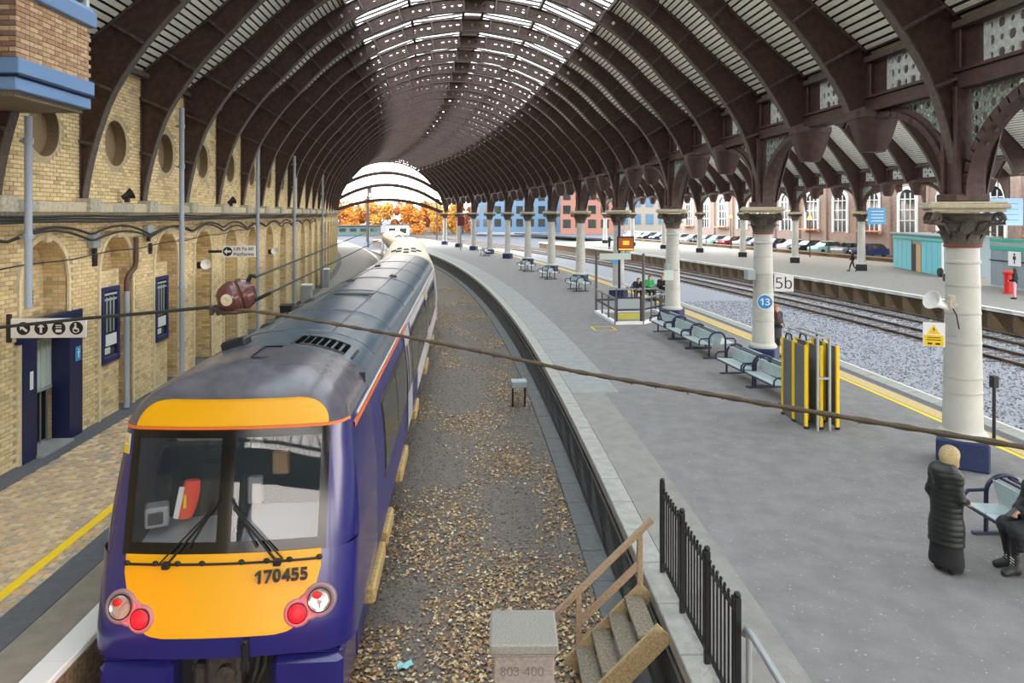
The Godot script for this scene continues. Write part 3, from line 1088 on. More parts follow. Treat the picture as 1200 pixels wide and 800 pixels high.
func column_line(u: float, mod: int, j0: int, j1: int, detailed: bool) -> void:
	var names := []
	var tr := frame_of("trim_arcade" if u < 20 else "trim_arcade_far", "iron arcade of girders, pierced panels and brackets over the columns")
	var lat := MB.new()
	pierced_plate(lat, 1.72, 0.78, 7, 3, 0.03)
	for x in [0.0, 1.72]: lat.box(Vector3(x, 0.39, 0), Vector3(0.09, 0.8, 0.07))
	var lattice := lat.done()
	var gir := MB.new()
	gir.cbox(Vector3(0, 7.06, 0), Vector3(0.36, 0.26, RIB), 0.015)
	gir.box(Vector3(0, 7.22, 0), Vector3(0.46, 0.06, RIB))
	gir.box(Vector3(0, 6.91, 0), Vector3(0.46, 0.05, RIB))
	gir.box(Vector3(0, 8.06, 0), Vector3(0.3, 0.16, RIB))
	var girder := gir.done()
	var bp := MB.new()
	bp.cbox(Vector3(0, 7.62, 0), Vector3(0.1, 0.76, 1.05), 0.01)
	bp.cbox(Vector3(0, 7.62, 0), Vector3(0.3, 0.76, 0.3), 0.02)
	var blank := bp.done()
	var pe := MB.new()
	var rot := Basis(Vector3.UP, PI / 4)
	pe.lathe(Vector3.ZERO, [[0.0, 6.0], [0.26, 6.0], [0.3, 6.08], [0.4, 6.3], [0.5, 6.62], [0.54, 6.74], [0.56, 6.76], [0.56, 6.9]], 4, rot)
	var pendant := pe.done()
	var br := MB.new()   # quarter-arch bracket, springing at z -0.24 and reaching away along -z
	var tc := MB.new()
	var reach := RIB - 0.55
	var last := Vector3.ZERO
	for i in 15:
		var a := PI / 2 * i / 14.0
		var p := Vector3(0, 4.95 + 1.82 * sin(a), -0.24 - reach * (1.0 - cos(a)))
		if i:
			var d := (p - last).normalized()
			br.box((p + last) * 0.5, Vector3(0.3, 0.13, p.distance_to(last) + 0.03), Basis(Vector3.RIGHT, Vector3.RIGHT.cross(d) * -1.0, -d))
			br.box((p + last) * 0.5 + Vector3.RIGHT.cross(d) * 0.11, Vector3(0.14, 0.1, p.distance_to(last) + 0.03), Basis(Vector3.RIGHT, Vector3.RIGHT.cross(d) * -1.0, -d))
		last = p
	var ok := func(c: Vector3) -> bool:
		var x := c.x
		if x > reach: return false
		var arch := 1.82 * sin(acos(clampf(1.0 - x / reach, 0, 1)))
		return c.y > arch + 0.0
	pierced_plate(tc, reach, 1.92, 11, 9, 0.03, ok)
	var bracket := br.done()
	var tracery := tc.done()
	var po := MB.new()
	po.cbox(Vector3(0, 5.87, 0), Vector3(0.42, 2.1, 0.34), 0.02)
	for sx in [-1, 1]:
		for sz in [-1, 1]: po.cbox(Vector3(sx * 0.22, 5.87, sz * 0.18), Vector3(0.12, 2.1, 0.1), 0.012)
	po.cbox(Vector3(0, 4.9, 0), Vector3(0.66, 0.14, 0.56), 0.02)
	if detailed:
		for i in 26:
			for sx in [-0.22, 0.22]:
				for sz in [-1, 1]: po.ball(Vector3(sx, 5.0 + i * 0.07, sz * 0.232), Vector3(0.014, 0.014, 0.014), 6)
	var post := po.done()
	for j in range(j0, j1):
		var s := S1 + RIB * j
		var c := xf(s + RIB * 0.5, u)
		var len_k := P(s, u).distance_to(P(s + RIB, u)) / RIB
		var tt := Transform3D(Basis(c.basis.x, c.basis.y, c.basis.z * len_k), c.origin)
		obj("girder", girder, M.iron, tr, tt)
		obj("pierced_panel", lattice, M.lattice, tr, tt * Transform3D(Basis(Vector3.UP, PI / 2), Vector3(0.02, 7.24, 0.86)))
		var here := xf(s, u)
		obj("blank_panel", blank, M.iron, tr, here)
		if posmod(j, 3) == mod:
			obj("post", post, M.iron, tr, here)
			for k in 2:
				var side := here * Transform3D(Basis(Vector3.UP, PI * k), Vector3.ZERO)
				var b := obj("bracket", bracket, M.iron, tr, side)
				obj("tracery", tracery, M.tracery, b, Transform3D(Basis(Vector3.UP, PI / 2), Vector3(0, 4.95, -0.24)))
		else:
			obj("pendant", pendant, M.iron, tr, here)
	# the columns
	var proto: Node3D = null
	var n := 0
	for j in range(j0, j1 + 1):
		if posmod(j, 3) != mod: continue
		var t := xf(S1 + RIB * j, u)
		if proto == null:
			proto = column(detailed, u > 20)
			proto.transform = t
			proto.set_meta("label", column_label(u, n))
			proto.set_meta("group", "iron columns along the island platform" if u < 20 else "iron columns on the far platform")
		else: copy_of(proto, t, column_label(u, n))
		n += 1

func column_label(u: float, n: int) -> String:
	var ord := ["", "second", "third", "fourth", "fifth", "sixth", "seventh", "eighth", "ninth", "tenth", "eleventh", "twelfth", "thirteenth"]
	if u < 20:
		if n == 0: return "thick white iron column on navy block beside the standing woman in black coat"
		if n == 1: return "white iron column carrying the round blue 13 disc behind the yellow ramps"
		if n == 2: return "white iron column on navy block at the near end of the shelter railings"
		if n == 3: return "white iron column behind the orange departure screen on the island platform"
		return "white iron column, %s along the island platform from the one by the women" % ord[n]
	if n == 0: return "white column with black foot hidden behind the thickest near column"
	if n == 1: return "white column with black foot next to the teal hoarding across the tracks"
	return "slim white column with black foot, %s from the teal hoarding along the far platform" % ord[n]

func column(detailed: bool, dark: bool) -> Node3D:
	var o := thing("iron_column", "", "column", Transform3D())
	var b := MB.new()
	var turned := Basis(Vector3.UP, -0.6)
	b.cbox(Vector3(0, 0.26, 0), Vector3(0.84, 0.52, 0.84), 0.03, turned)
	obj("base", b, M.black if dark else M.navy_base, o)
	var sh := MB.new()
	var prof := [[0.41, 0.52], [0.41, 0.58], [0.38, 0.62], [0.335, 0.66], [0.33, 0.7]]
	for y in [1.35, 1.62, 2.25, 2.8, 3.3]:   # flanged joints
		var r := lerpf(0.33, 0.268, (y - 0.7) / 3.3)
		prof += [[r, y - 0.03], [r + 0.01, y - 0.022], [r + 0.01, y - 0.005], [r - 0.012, y - 0.004], [r - 0.012, y + 0.006], [r + 0.006, y + 0.007], [r, y + 0.025]]
	prof += [[0.27, 3.7], [0.295, 3.71], [0.295, 3.75], [0.27, 3.77], [0.266, 4.0]]
	sh.lathe(Vector3.ZERO, prof, 32 if detailed else 14)
	obj("shaft", sh, M.column_paint, o)
	var co := MB.new()
	co.lathe(Vector3.ZERO, [[0.266, 3.99], [0.31, 4.0], [0.315, 4.03], [0.295, 4.06], [0.26, 4.06]], 32 if detailed else 12)
	obj("collar", co, M.collar, o)
	var ca := MB.new()
	ca.lathe(Vector3.ZERO, [[0.265, 4.05], [0.275, 4.25], [0.33, 4.42], [0.44, 4.56], [0.54, 4.62]], 24 if detailed else 12)
	for tier in 2:   # rings of curling leaves
		var count := 8
		var y0 := 4.05 + tier * 0.2
		var h := 0.30
		for i in count:
			var a := TAU * (i + 0.5 * tier) / count
			var d := Vector3(cos(a), 0, sin(a))
			var side := Vector3(-sin(a), 0, cos(a))
			var rows := []
			for q in 6:
				var f := q / 5.0
				var out := 0.285 + tier * 0.045 + 0.05 * f + 0.16 * pow(f, 3.0)
				var up := y0 + h * (f if f < 0.8 else 0.8 - (f - 0.8) * 0.7)
				var wd := 0.12 * (1.0 - 0.55 * f * f)
				var row := PackedVector3Array()
				for e in [-1.0, -0.5, 0.0, 0.5, 1.0]: row.append(d * (out + 0.025 * (1.0 - absf(e)) - 0.02 * absf(sin(e * 6.0))) + side * wd * e + Vector3(0, up, 0))
				rows.append(row)
			ca.grid(rows)
	for i in 4:   # corner volutes
		var a := PI / 4 + PI / 2 * i + 0.45
		var d := Vector3(cos(a), 0, sin(a))
		var pts := []
		for q in 18:
			var th := q / 17.0 * 8.5
			var r := 0.13 * exp(-0.16 * th)
			pts.append(d * (0.66 + r * cos(th - 0.6)) + Vector3(0, 4.5 + r * sin(th - 0.6) + 0.02, 0))
		pts.push_front(d * 0.5 + Vector3(0, 4.42, 0))
		pts.push_front(d * 0.36 + Vector3(0, 4.25, 0))
		ca.tube(pts, 0.035, 6)
	obj("capital", ca, M.capital, o)
	var ab := MB.new()
	var at_ := Basis(Vector3.UP, -0.45)
	ab.cbox(Vector3(0, 4.67, 0), Vector3(1.16, 0.06, 1.16), 0.015, at_)
	ab.cbox(Vector3(0, 4.74, 0), Vector3(1.28, 0.08, 1.28), 0.02, at_)
	ab.cbox(Vector3(0, 4.8, 0), Vector3(1.2, 0.05, 1.2), 0.015, at_)
	obj("abacus", ab, M.abacus, o)
	return o

func build_shed() -> void:
	arch_span("ceiling", "brown iron arched roof with boarded sides and a glazed crown", 0.04, 8.66, 8.45, 3.85, -16, 33, true, -1, 0)
	arch_span("ceiling_second", "second wide arched iron roof over the middle tracks", 21.35, 12.65, 12.3, 2.6, -16, 33, false, 0, 2)
	arch_span("ceiling_third", "third arched iron roof beyond the far platform", 42.6, 8.6, 8.35, 3.85, 4, 24, false, 2, 0)
	column_line(UC, 0, -2, 33, true)
	column_line(U3, 2, 10, 33, false)
	# glazed screen in the far mouth of the shed
	var w := frame_of("window_1", "glazed iron screen of three curved transoms in the far mouth of the shed")
	var t := xf(S1 + RIB * 33 + 0.3, 0.04)
	var arcs := [[6.75, 1.9, 8.3], [8.95, 2.9, 8.3], [10.75, 2.6, 7.6]]
	var y_of := func(a: Array, x: float) -> float: return a[0] - a[1] * pow(x / a[2], 2.0)
	for a in arcs:
		var m := MB.new()
		var rows := 24
		for i in rows:
			var x0: float = lerpf(-a[2], a[2], float(i) / rows)
			var x1: float = lerpf(-a[2], a[2], float(i + 1) / rows)
			m.bar(Vector3(x0, y_of.call(a, x0), 0), Vector3(x1, y_of.call(a, x1), 0), 0.25, 0.5)
		obj("transom", m, M.iron, w, t)
	for x in [-5.6, -3.4, -1.1, 1.1, 3.4, 5.6]:
		var m := MB.new()
		var top := 3.85 + sqrt(8.45 * 8.45 - x * x)
		m.box(Vector3(x, (y_of.call(arcs[0], x) + top) * 0.5, 0), Vector3(0.09, top - y_of.call(arcs[0], x), 0.09))
		obj("mullion", m, M.iron_edge, w, t)
	var xs := [-7.4, -5.6, -3.4, -1.1, 1.1, 3.4, 5.6, 7.4]
	for i in xs.size() - 1:
		for k in 3:
			var m := MB.new()
			var p := []
			for x in [xs[i], xs[i + 1]]:
				var hi: float = y_of.call(arcs[k + 1], x) if k < 2 else 3.85 + sqrt(8.45 * 8.45 - x * x)
				hi = minf(hi, 3.85 + sqrt(8.45 * 8.45 - x * x))
				var lo: float = minf(y_of.call(arcs[k], x), hi)
				p.append([Vector3(x, lo, 0), Vector3(x, hi, 0)])
			m.quad(p[0][0], p[0][1], p[1][1], p[1][0])
			obj("pane", m, M.end_glass, w, t)

# ---------------------------------------------------------------- the train: local x right, y up from the rail, z towards the camera, nose at z 0
func hw(y: float) -> float:
	if y < 0.95: return lerpf(1.26, 1.345, clampf((y - 0.3) / 0.65, 0, 1))
	if y < 2.0: return 1.345
	if y < 3.05: return 1.345 - 0.11 * pow((y - 2.0) / 1.05, 1.5)
	return 1.235 * pow(maxf(0.0, 1.0 - pow((y - 3.05) / 0.7, 2.3)), 1.0 / 2.3)

func nose_z(x: float, y: float) -> float:
	var z := 0.0
	if y < 1.2: z = -0.12 * pow((1.2 - y) / 0.9, 2.0)
	elif y < 2.0: z = -0.18 * (y - 1.2) / 0.8
	elif y < 3.2: z = -0.18 - 0.25 * (y - 2.0) / 1.2
	elif y < 3.45: z = -0.43 - 0.14 * (y - 3.2) / 0.25
	else: z = -0.57 - 0.95 * (1.0 - sqrt(maxf(0.0, 1.0 - pow((y - 3.45) / 0.3, 2.0))))
	var c := clampf(absf(x) / maxf(hw(y), 0.001), 0.0, 1.0)
	z -= 0.13 * c * c
	var e := (1.0 - c) * 1.3
	if e < 0.28: z -= 0.28 * (1.0 - sqrt(maxf(0.0, 1.0 - pow(1.0 - e / 0.28, 2.0))))
	return z

func nose_pt(x: float, y: float, lift := 0.0) -> Vector3:
	var p := Vector3(x, y, nose_z(x, y))
	if lift > 0.0:
		var h := 0.01
		var dx := Vector3(h, 0, nose_z(x + h, y) - nose_z(x, y))
		var dy := Vector3(0, h, nose_z(x, y + h) - nose_z(x, y))
		p += dx.cross(dy).normalized() * lift
	return p

func nose_patch(m: MB, xs: Array, ys: Array, lift: float, shape = null) -> void:   # shape(y) gives [left, right]
	var rows := []
	for y in ys:
		var row := PackedVector3Array()
		var lim: Array = shape.call(y) if shape != null else [0.0, 1.0]
		for f in xs:
			var x: float = lerpf(lim[0], lim[1], f) if shape != null else f
			row.append(nose_pt(x, y, lift))
		rows.append(row)
	m.grid(rows, true)

func steps(a: float, b: float, k: int) -> Array:
	var r := []
	for i in k + 1: r.append(lerpf(a, b, float(i) / k))
	return r

func side_strip(m: MB, y0: float, y1: float, z0: float, z1: float, out := 0.004, ny := 3, sides := [-1.0, 1.0]) -> void:   # a skin on the body's flank
	for sg in sides:
		var rows := []
		for i in ny + 1:
			var y := lerpf(y0, y1, float(i) / ny)
			rows.append(PackedVector3Array([Vector3(sg * (hw(y) + out), y, z0), Vector3(sg * (hw(y) + out), y, z1)]))
		m.grid(rows, sg > 0)
		for y in [y0, y1]:
			var a := Vector3(sg * (hw(y) - 0.02), y, z0)
			var b := Vector3(sg * (hw(y) + out), y, z0)
			m.quad(a, b, b + Vector3(0, 0, z1 - z0), a + Vector3(0, 0, z1 - z0))

func coach_body(o: Node3D, z0: float, z1: float, side: Material, roof: Material, ends: bool) -> void:
	var ys := steps(0.95, 3.05, 12)
	var m := MB.new()
	for sg in [-1.0, 1.0]:
		var rows := []
		for y in ys: rows.append(PackedVector3Array([Vector3(sg * hw(y), y, z0), Vector3(sg * hw(y), y, z1)]))
		m.grid(rows, sg > 0)
	m.box(Vector3(0, 1.0, (z0 + z1) * 0.5), Vector3(2.5, 0.1, z0 - z1))
	if ends:
		for z in [z0, z1]:
			for i in 12: m.quad(Vector3(-hw(ys[i]), ys[i], z), Vector3(-hw(ys[i + 1]), ys[i + 1], z), Vector3(hw(ys[i + 1]), ys[i + 1], z), Vector3(hw(ys[i]), ys[i], z))
	obj("body", m, side, o)
	var r := MB.new()
	var rows := []
	for i in 33:
		var a := PI * i / 32.0
		var ex := 2.0 / 2.3
		var x := 1.235 * signf(cos(a)) * pow(absf(cos(a)), ex)
		var y := 3.05 + 0.7 * pow(absf(sin(a)), ex)
		var row := PackedVector3Array()
		for k in 13: row.append(Vector3(x, y, lerpf(z0, z1, k / 12.0)))
		rows.append(row)
	r.grid(rows, true)
	if ends:
		for z in [z0, z1]:
			for i in 32: r.tri(Vector3(0, 3.05, z), Vector3(rows[i][0].x, rows[i][0].y, z), Vector3(rows[i + 1][0].x, rows[i + 1][0].y, z))
	obj("roof", r, roof, o)

func running_gear(o: Node3D, z0: float, z1: float) -> void:
	var g := MB.new()
	g.cbox(Vector3(0, 0.72, (z0 + z1) * 0.5), Vector3(2.2, 0.45, z0 - z1 - 0.6), 0.03)
	obj("underframe", g, M.train_under, o)
	for zc in [z0 - 3.3, z1 + 3.3]:
		var b := MB.new()
		for sg in [-1.0, 1.0]:
			b.cbox(Vector3(sg * 1.02, 0.5, zc), Vector3(0.14, 0.24, 3.0), 0.03)
		b.cbox(Vector3(0, 0.55, zc), Vector3(2.0, 0.2, 0.5), 0.03)
		var bo := obj("bogie", b, M.train_under, o)
		for dz in [-1.1, 1.1]:
			for sg in [-1.0, 1.0]:
				var w := MB.new()
				w.lathe(Vector3(sg * 0.75, 0.42, zc + dz), [[0.0, -0.07], [0.40, -0.07], [0.42, -0.05], [0.42, 0.03], [0.3, 0.06], [0.0, 0.06]], 20, Basis(Vector3(0, 0, 1), PI / 2))
				obj("wheel", w, M.rail_rust, bo)

func coach_windows(o: Node3D, z0: float, z1: float, light: bool) -> void:
	var len := z0 - z1
	for sg in [-1.0, 1.0]:
		for d in [0.31, 0.69]:   # double doors
			var zc: float = z0 - len * d
			for k in [-0.33, 0.33]:
				var m := MB.new()
				side_strip(m, 1.0, 3.0, zc + k + 0.32, zc + k - 0.32, 0.018, 6, [sg])
				var dr := obj("door", m, M.train_door, o)
				var g := MB.new()
				side_strip(g, 1.75, 2.7, zc + k + 0.2, zc + k - 0.2, 0.026, 3, [sg])
				obj("door_glass", g, M.train_glass, dr)
		var spans := [[0.02 + 0.06, 0.27], [0.35, 0.65], [0.73, 0.97]]
		for sp in spans:
			var za: float = z0 - len * sp[0]
			var zb: float = z0 - len * sp[1]
			var k := maxi(2, int((za - zb) / 1.75))
			var bd := MB.new()
			side_strip(bd, 1.62, 2.78, za + 0.08, zb - 0.08, 0.006, 4, [sg])
			var band := obj("window_band", bd, M.black_gloss, o)
			for i in k:
				var a := lerpf(za, zb, float(i) / k) - 0.04
				var b := lerpf(za, zb, float(i + 1) / k) + 0.04
				var m := MB.new()
				side_strip(m, 1.72, 2.68, a, b, 0.012, 4, [sg])
				obj("window", m, M.train_glass, band)

func roof_point(x: float) -> float:
	return 3.05 + 0.7 * pow(maxf(0.0, 1.0 - pow(absf(x) / 1.235, 2.3)), 1.0 / 2.3)

func roof_box(m: MB, x: float, z: float, sx: float, sy: float, sz: float, ch := 0.02) -> void:   # a box lying on the curve of the roof
	var a := atan2(roof_point(x + 0.02) - roof_point(x - 0.02), 0.04)
	m.cbox(Vector3(x, roof_point(x), z), Vector3(sx, sy, sz), ch, Basis(Vector3(0, 0, 1), a))

func car_frame(s0: float, length: float, u: float) -> Transform3D:
	var a := P(s0 + 3.5, u)
	var b := P(s0 + length - 3.5, u)
	var d := (b - a).normalized()
	var x := d.cross(Vector3.UP)
	var o := P(s0, u)
	o = a - d * 3.5
	return Transform3D(Basis(x, Vector3.UP, -d), Vector3(o.x, -0.9, o.z))

func build_train() -> void:
	var nav := plain_mat("train_navy", Color8(36, 34, 108), 0.22)
	nav.clearcoat_enabled = true
	nav.clearcoat = 0.5
	nav.clearcoat_roughness = 0.12
	plain_mat("train_navy_side", Color8(38, 38, 108), 0.3)
	plain_mat("train_yellow", Color8(234, 168, 4), 0.35)
	plain_mat("train_orange", Color8(232, 112, 40), 0.4)
	plain_mat("slot_black", Color8(8, 8, 9), 0.95)
	M.slot_black.metallic_specular = 0.1
	plain_mat("train_pale", Color8(196, 192, 190), 0.4)
	var rf := worn("train_roof", Color8(66, 80, 92), Color8(88, 102, 112), 3.0, 0.28)
	worn("train_dome", Color8(84, 82, 90), Color8(102, 98, 104), 2.0, 0.2)
	worn("train_cream", Color8(216, 202, 172), Color8(238, 228, 204), 2.0, 0.4)  # cream livery, brightened by glare put into the colour
	plain_mat("train_door", Color8(176, 174, 178), 0.4)
	worn("train_under", Color8(46, 42, 40), Color8(74, 66, 58), 0.6, 0.8)
	worn("train_tan", Color8(150, 126, 78), Color8(196, 168, 112), 0.5, 0.7)
	var tg := plain_mat("train_glass", Color8(34, 40, 40), 0.08)
	tg.metallic_specular = 0.7
	pane_mat("cab_glass", Color8(120, 140, 150), 0.10, 0.02)
	plain_mat("cab_grey", Color8(128, 130, 136), 0.7)
	plain_mat("cab_dark", Color8(44, 46, 50), 0.8)
	plain_mat("cab_light", Color8(140, 144, 148), 0.5)
	var t := car_frame(7.5, 23.6, -2.95)
	var o := thing("train", "purple diesel train with yellow nose, wipers and two red tail lamps", "train", t)
	var ZB := -2.3
	var body_x := func(y: float, k: int) -> float:   # column k of the windscreen rows, absolute inside the surround
		var inner := [-1.045, -0.955, -0.5, -0.078, 0.07, 0.5, 0.955, 1.045]
		if k >= 5 and k <= 12: return inner[k - 5]
		var f: float = (k if k < 5 else 17 - k) / 5.0
		var x := lerpf(hw(y), 1.045, f * (2.0 - f) if f < 1.0 else 1.0)
		return -x if k < 5 else x
	var yb := [1.96, 2.08] + steps(2.2, 3.0, 5) + [3.1, 3.2]
	var yr := yb.size()
	var nose := MB.new()
	# below the windscreen
	var rows := []
	for y in steps(0.98, 1.96, 12):
		var row := PackedVector3Array()
		row.append(Vector3(-hw(y), y, ZB))
		for k in 41:
			var c := -1.0 + k / 20.0
			c = signf(c) * (1.0 - pow(1.0 - absf(c), 1.5))
			row.append(nose_pt(c * hw(y), y))
		row.append(Vector3(hw(y), y, ZB))
		rows.append(row)
	nose.grid(rows, true)
	# beside the windscreen, and the black surround with its two openings
	var all := []
	for y in yb:
		var row := PackedVector3Array()
		row.append(Vector3(-hw(y), y, ZB))
		for k in 18: row.append(nose_pt(body_x.call(y, k), y))
		row.append(Vector3(hw(y), y, ZB))
		all.append(row)
	var skip_n := {}
	var skip_s := {}
	var skip_g := {}
	for i in yr - 1:
		for j in 19:
			var in_sur := j >= 6 and j <= 12
			var in_pane := in_sur and i > 0 and i < yr - 2 and (j == 7 or j == 8 or j == 10 or j == 11)
			if in_sur: skip_n[Vector2i(i, j)] = true
			if not in_sur or in_pane: skip_s[Vector2i(i, j)] = true
			if not in_pane: skip_g[Vector2i(i, j)] = true
	nose.grid(all, true, skip_n)
	nose.quad(Vector3(-1.3, 0.98, ZB), Vector3(1.3, 0.98, ZB), nose_pt(1.2, 0.98), nose_pt(-1.2, 0.98))
	var no := obj("nose", nose, M.train_navy, o)
	var sur := MB.new()
	sur.grid(all, true, skip_s)
	obj("windscreen_surround", sur, M.black_gloss, o)
	var gl := MB.new()
	gl.grid(all, true, skip_g)
	obj("windscreen", gl, M.cab_glass, o)
	# the dome
	var dome := MB.new()
	rows = []
	for y in [3.2, 3.26, 3.32, 3.38, 3.43, 3.48, 3.53, 3.58, 3.63, 3.67, 3.7, 3.725, 3.74, 3.7485]:
		var row := PackedVector3Array()
		row.append(Vector3(-hw(y), y, ZB))
		for k in 41:
			var c := -1.0 + k / 20.0
			c = signf(c) * (1.0 - pow(1.0 - absf(c), 1.5))
			row.append(nose_pt(c * hw(y), y))
		row.append(Vector3(hw(y), y, ZB))
		rows.append(row)
	dome.grid(rows, true)
	dome.box(Vector3(0, 3.7, -2.0), Vector3(0.4, 0.06, 0.7))
	obj("roof_dome", dome, M.train_dome, o)
	# yellow panels
	var ye := MB.new()
	nose_patch(ye, steps(0, 1, 28), steps(1.195, 1.97, 44), 0.006, func(y: float) -> Array:
		var w := 1.0 - 0.10 * clampf((1.8 - y) / 0.4, 0, 1) - 0.34 * (1.0 - sqrt(maxf(0.0, 1.0 - pow(clampf((1.5 - y) / 0.305, 0, 1), 2.0))))
		return [-w, w])
	obj("yellow_panel", ye, M.train_yellow, o)
	var yt := MB.new()
	nose_patch(yt, steps(0, 1, 28), steps(3.215, 3.475, 22), 0.006, func(y: float) -> Array:
		var w := 1.02 - 0.34 * (1.0 - sqrt(maxf(0.0, 1.0 - pow((y - 3.215) / 0.26, 2.0))))
		return [-w, w])
	obj("yellow_headboard", yt, M.train_yellow, o)
	var ol := MB.new()
	nose_patch(ol, steps(0, 1, 40), [3.185, 3.212], 0.008, func(y: float) -> Array: return [-hw(y) * 0.995, hw(y) * 0.995])
	obj("orange_line", ol, M.train_orange, o)
	# lamps
	for sg in [-1.0, 1.0]:
		var ho := MB.new()
		for q in [[1.0, 1.48, 0.165], [0.785, 1.375, 0.135], [0.895, 1.427, 0.13]]:
			var c := nose_pt(sg * q[0], q[1], 0.004)
			var b := Basis(Quaternion(Vector3.UP, (nose_pt(sg * q[0], q[1], 1.0) - nose_pt(sg * q[0], q[1])).normalized()))
			ho.lathe(c, [[q[2] + 0.02, -0.05], [q[2], 0.012], [q[2] - 0.02, 0.022], [q[2] - 0.035, 0.016], [0.0, 0.014]], 28, b)
		var hn := obj("lamp_housing", ho, plain_mat("lamp_surround", Color8(150, 120, 128), 0.4), o)
		for q in [[1.0, 1.48, 0.112, "headlamp"], [0.785, 1.375, 0.088, "tail_lamp"]]:
			var nn: Vector3 = (nose_pt(sg * q[0], q[1], 1.0) - nose_pt(sg * q[0], q[1])).normalized()
			var b := Basis(Quaternion(Vector3.UP, nn))
			var c: Vector3 = nose_pt(sg * q[0], q[1], 0.02)
			var l := MB.new()
			l.lathe(c, [[q[2] + 0.012, 0.0], [q[2] + 0.012, 0.012], [q[2], 0.016]], 24, b)
			var rim := obj("lamp_rim", l, M.black, hn)
			var e := MB.new()
			var r: float = q[2]
			if q[3] == "headlamp":
				e.lathe(c, [[r, 0.012], [r * 0.8, 0.004], [r * 0.4, -0.01 + 0.012], [0.0, 0.004]], 24, b)
				obj("headlamp", e, plain_mat("lamp_silver", Color8(214, 208, 206), 0.18, 0.75), hn)
				var rr := MB.new()
				rr.ball(c + b * Vector3(-0.03, 0.014, -0.045), Vector3(0.05, 0.016, 0.035), 12, b)
				obj("red_reflector", rr, M.red, hn)
			else:
				e.lathe(c, [[r, 0.012], [r * 0.85, 0.024], [r * 0.5, 0.034], [0.0, 0.038]], 24, b)
				obj("tail_lamp", e, glow_mat("tail_red", Color(1.0, 0.05, 0.1), 0.35), hn)
				var om := OmniLight3D.new()
				om.name = "tail_lamp_light"
				om.light_color = Color(1, 0.1, 0.1)
				om.light_energy = 0.02
				om.light_size = 0.08
				om.shadow_enabled = true
				om.omni_range = 60
				om.omni_attenuation = 2.0
				om.position = c + nn * 0.09
				hn.add_child(om)
	words("number", "170455", 0.165, M.black, o, Transform3D(Basis(Vector3.UP, 0.13) * Basis(Vector3.RIGHT, -0.22), nose_pt(0.61, 1.74, 0.03)), true, 0.04)
	# wiper trough, wipers
	var tr := MB.new()
	for y in [1.875]:
		var pts := []
		for k in 25: pts.append(nose_pt(lerpf(-1.0, 1.0, k / 24.0), y, 0.012))
		tr.tube(pts, 0.013, 8)
	for x in [-0.98, -0.68, -0.45, -0.2, 0.2, 0.45, 0.68, 0.98]: tr.ball(nose_pt(x, 1.885, 0.012), Vector3(0.035, 0.03, 0.02), 10)
	obj("wiper_rail", tr, M.black, o)
	for sg in [-1.0, 1.0]:
		var w := MB.new()
		var a := nose_pt(sg * 0.56, 1.87, 0.03)
		var b := nose_pt(sg * 0.09, 2.42, 0.05)
		w.tube([a, b], 0.013, 6)
		w.tube([a + Vector3(0.06 * sg, 0.03, 0), b + Vector3(0.035 * sg, -0.02, 0)], 0.009, 6)
		w.tube([nose_pt(sg * 0.35, 2.02, 0.025), nose_pt(sg * -0.02 + sg * 0.08, 2.5, 0.025)], 0.012, 6)
		w.cbox(a, Vector3(0.08, 0.07, 0.06), 0.01)
		obj("wiper", w, M.black, o)
	# black gap, bumpers, coupler
	var gap := MB.new()
	gap.box(Vector3(0, 0.7, -1.3), Vector3(2.3, 0.62, 1.8))
	obj("coupler_recess", gap, M.black, o)
	for sg in [-1.0, 1.0]:
		var b := MB.new()
		b.cbox(Vector3(sg * 0.87, 0.58, -0.62), Vector3(0.74, 0.62, 1.0), 0.06)
		b.cbox(Vector3(sg * 0.87, 0.9, -0.64), Vector3(0.70, 0.05, 0.9), 0.02)
		obj("bumper", b, M.train_navy, o)
		var sk := MB.new()
		sk.cbox(Vector3(sg * 1.2, 0.58, -1.9), Vector3(0.1, 0.6, 1.6), 0.03)
		obj("side_skirt", sk, M.train_navy_side, o)
	var cp := MB.new()
	cp.cbox(Vector3(0, 0.72, -0.42), Vector3(0.36, 0.42, 0.5), 0.04)
	cp.cbox(Vector3(-0.26, 0.62, -0.4), Vector3(0.14, 0.3, 0.3), 0.03)
	cp.cbox(Vector3(0, 0.48, -0.34), Vector3(0.5, 0.12, 0.3), 0.03)
	cp.lathe(Vector3(0.05, 0.74, -0.2), [[0.0, 0.1], [0.09, 0.09], [0.1, 0.0]], 16, Basis(Vector3.RIGHT, PI / 2))
	for x in [-0.32, 0.3, 0.38]: cp.tube([Vector3(x, 0.95, -0.5), Vector3(x * 1.05, 0.7, -0.3), Vector3(x * 0.8, 0.5, -0.4)], 0.025, 8)
	obj("coupler", cp, M.train_under, o)
	var la := MB.new()
	la.cbox(Vector3(0.29, 1.06, 0.03), Vector3(0.06, 0.24, 0.07), 0.012)
	la.tube([Vector3(0.27, 1.15, 0.07), Vector3(0.29, 1.2, 0.09), Vector3(0.31, 1.15, 0.07)], 0.012, 6)
	la.cbox(Vector3(0.29, 0.92, 0.03), Vector3(0.09, 0.1, 0.06), 0.012)
	obj("coupling_latch", la, M.black, o)
	# warning plate on the corner pillar
	var wp := MB.new()
	nose_patch(wp, steps(-1.155, -1.07, 3), steps(2.93, 3.13, 3), 0.008)
	var plate := obj("warning_plate", wp, M.white, o)
	var wy := MB.new()
	nose_patch(wy, steps(-1.15, -1.077, 3), steps(2.935, 3.01, 2), 0.011)
	obj("warning_text", wy, M.yellow, plate)
	var wt := MB.new()
	wt.tri(nose_pt(-1.15, 3.03, 0.011), nose_pt(-1.113, 3.12, 0.011), nose_pt(-1.08, 3.03, 0.011))
	obj("warning_triangle", wt, M.yellow, plate)
	# inside the cab
	var cab := MB.new()
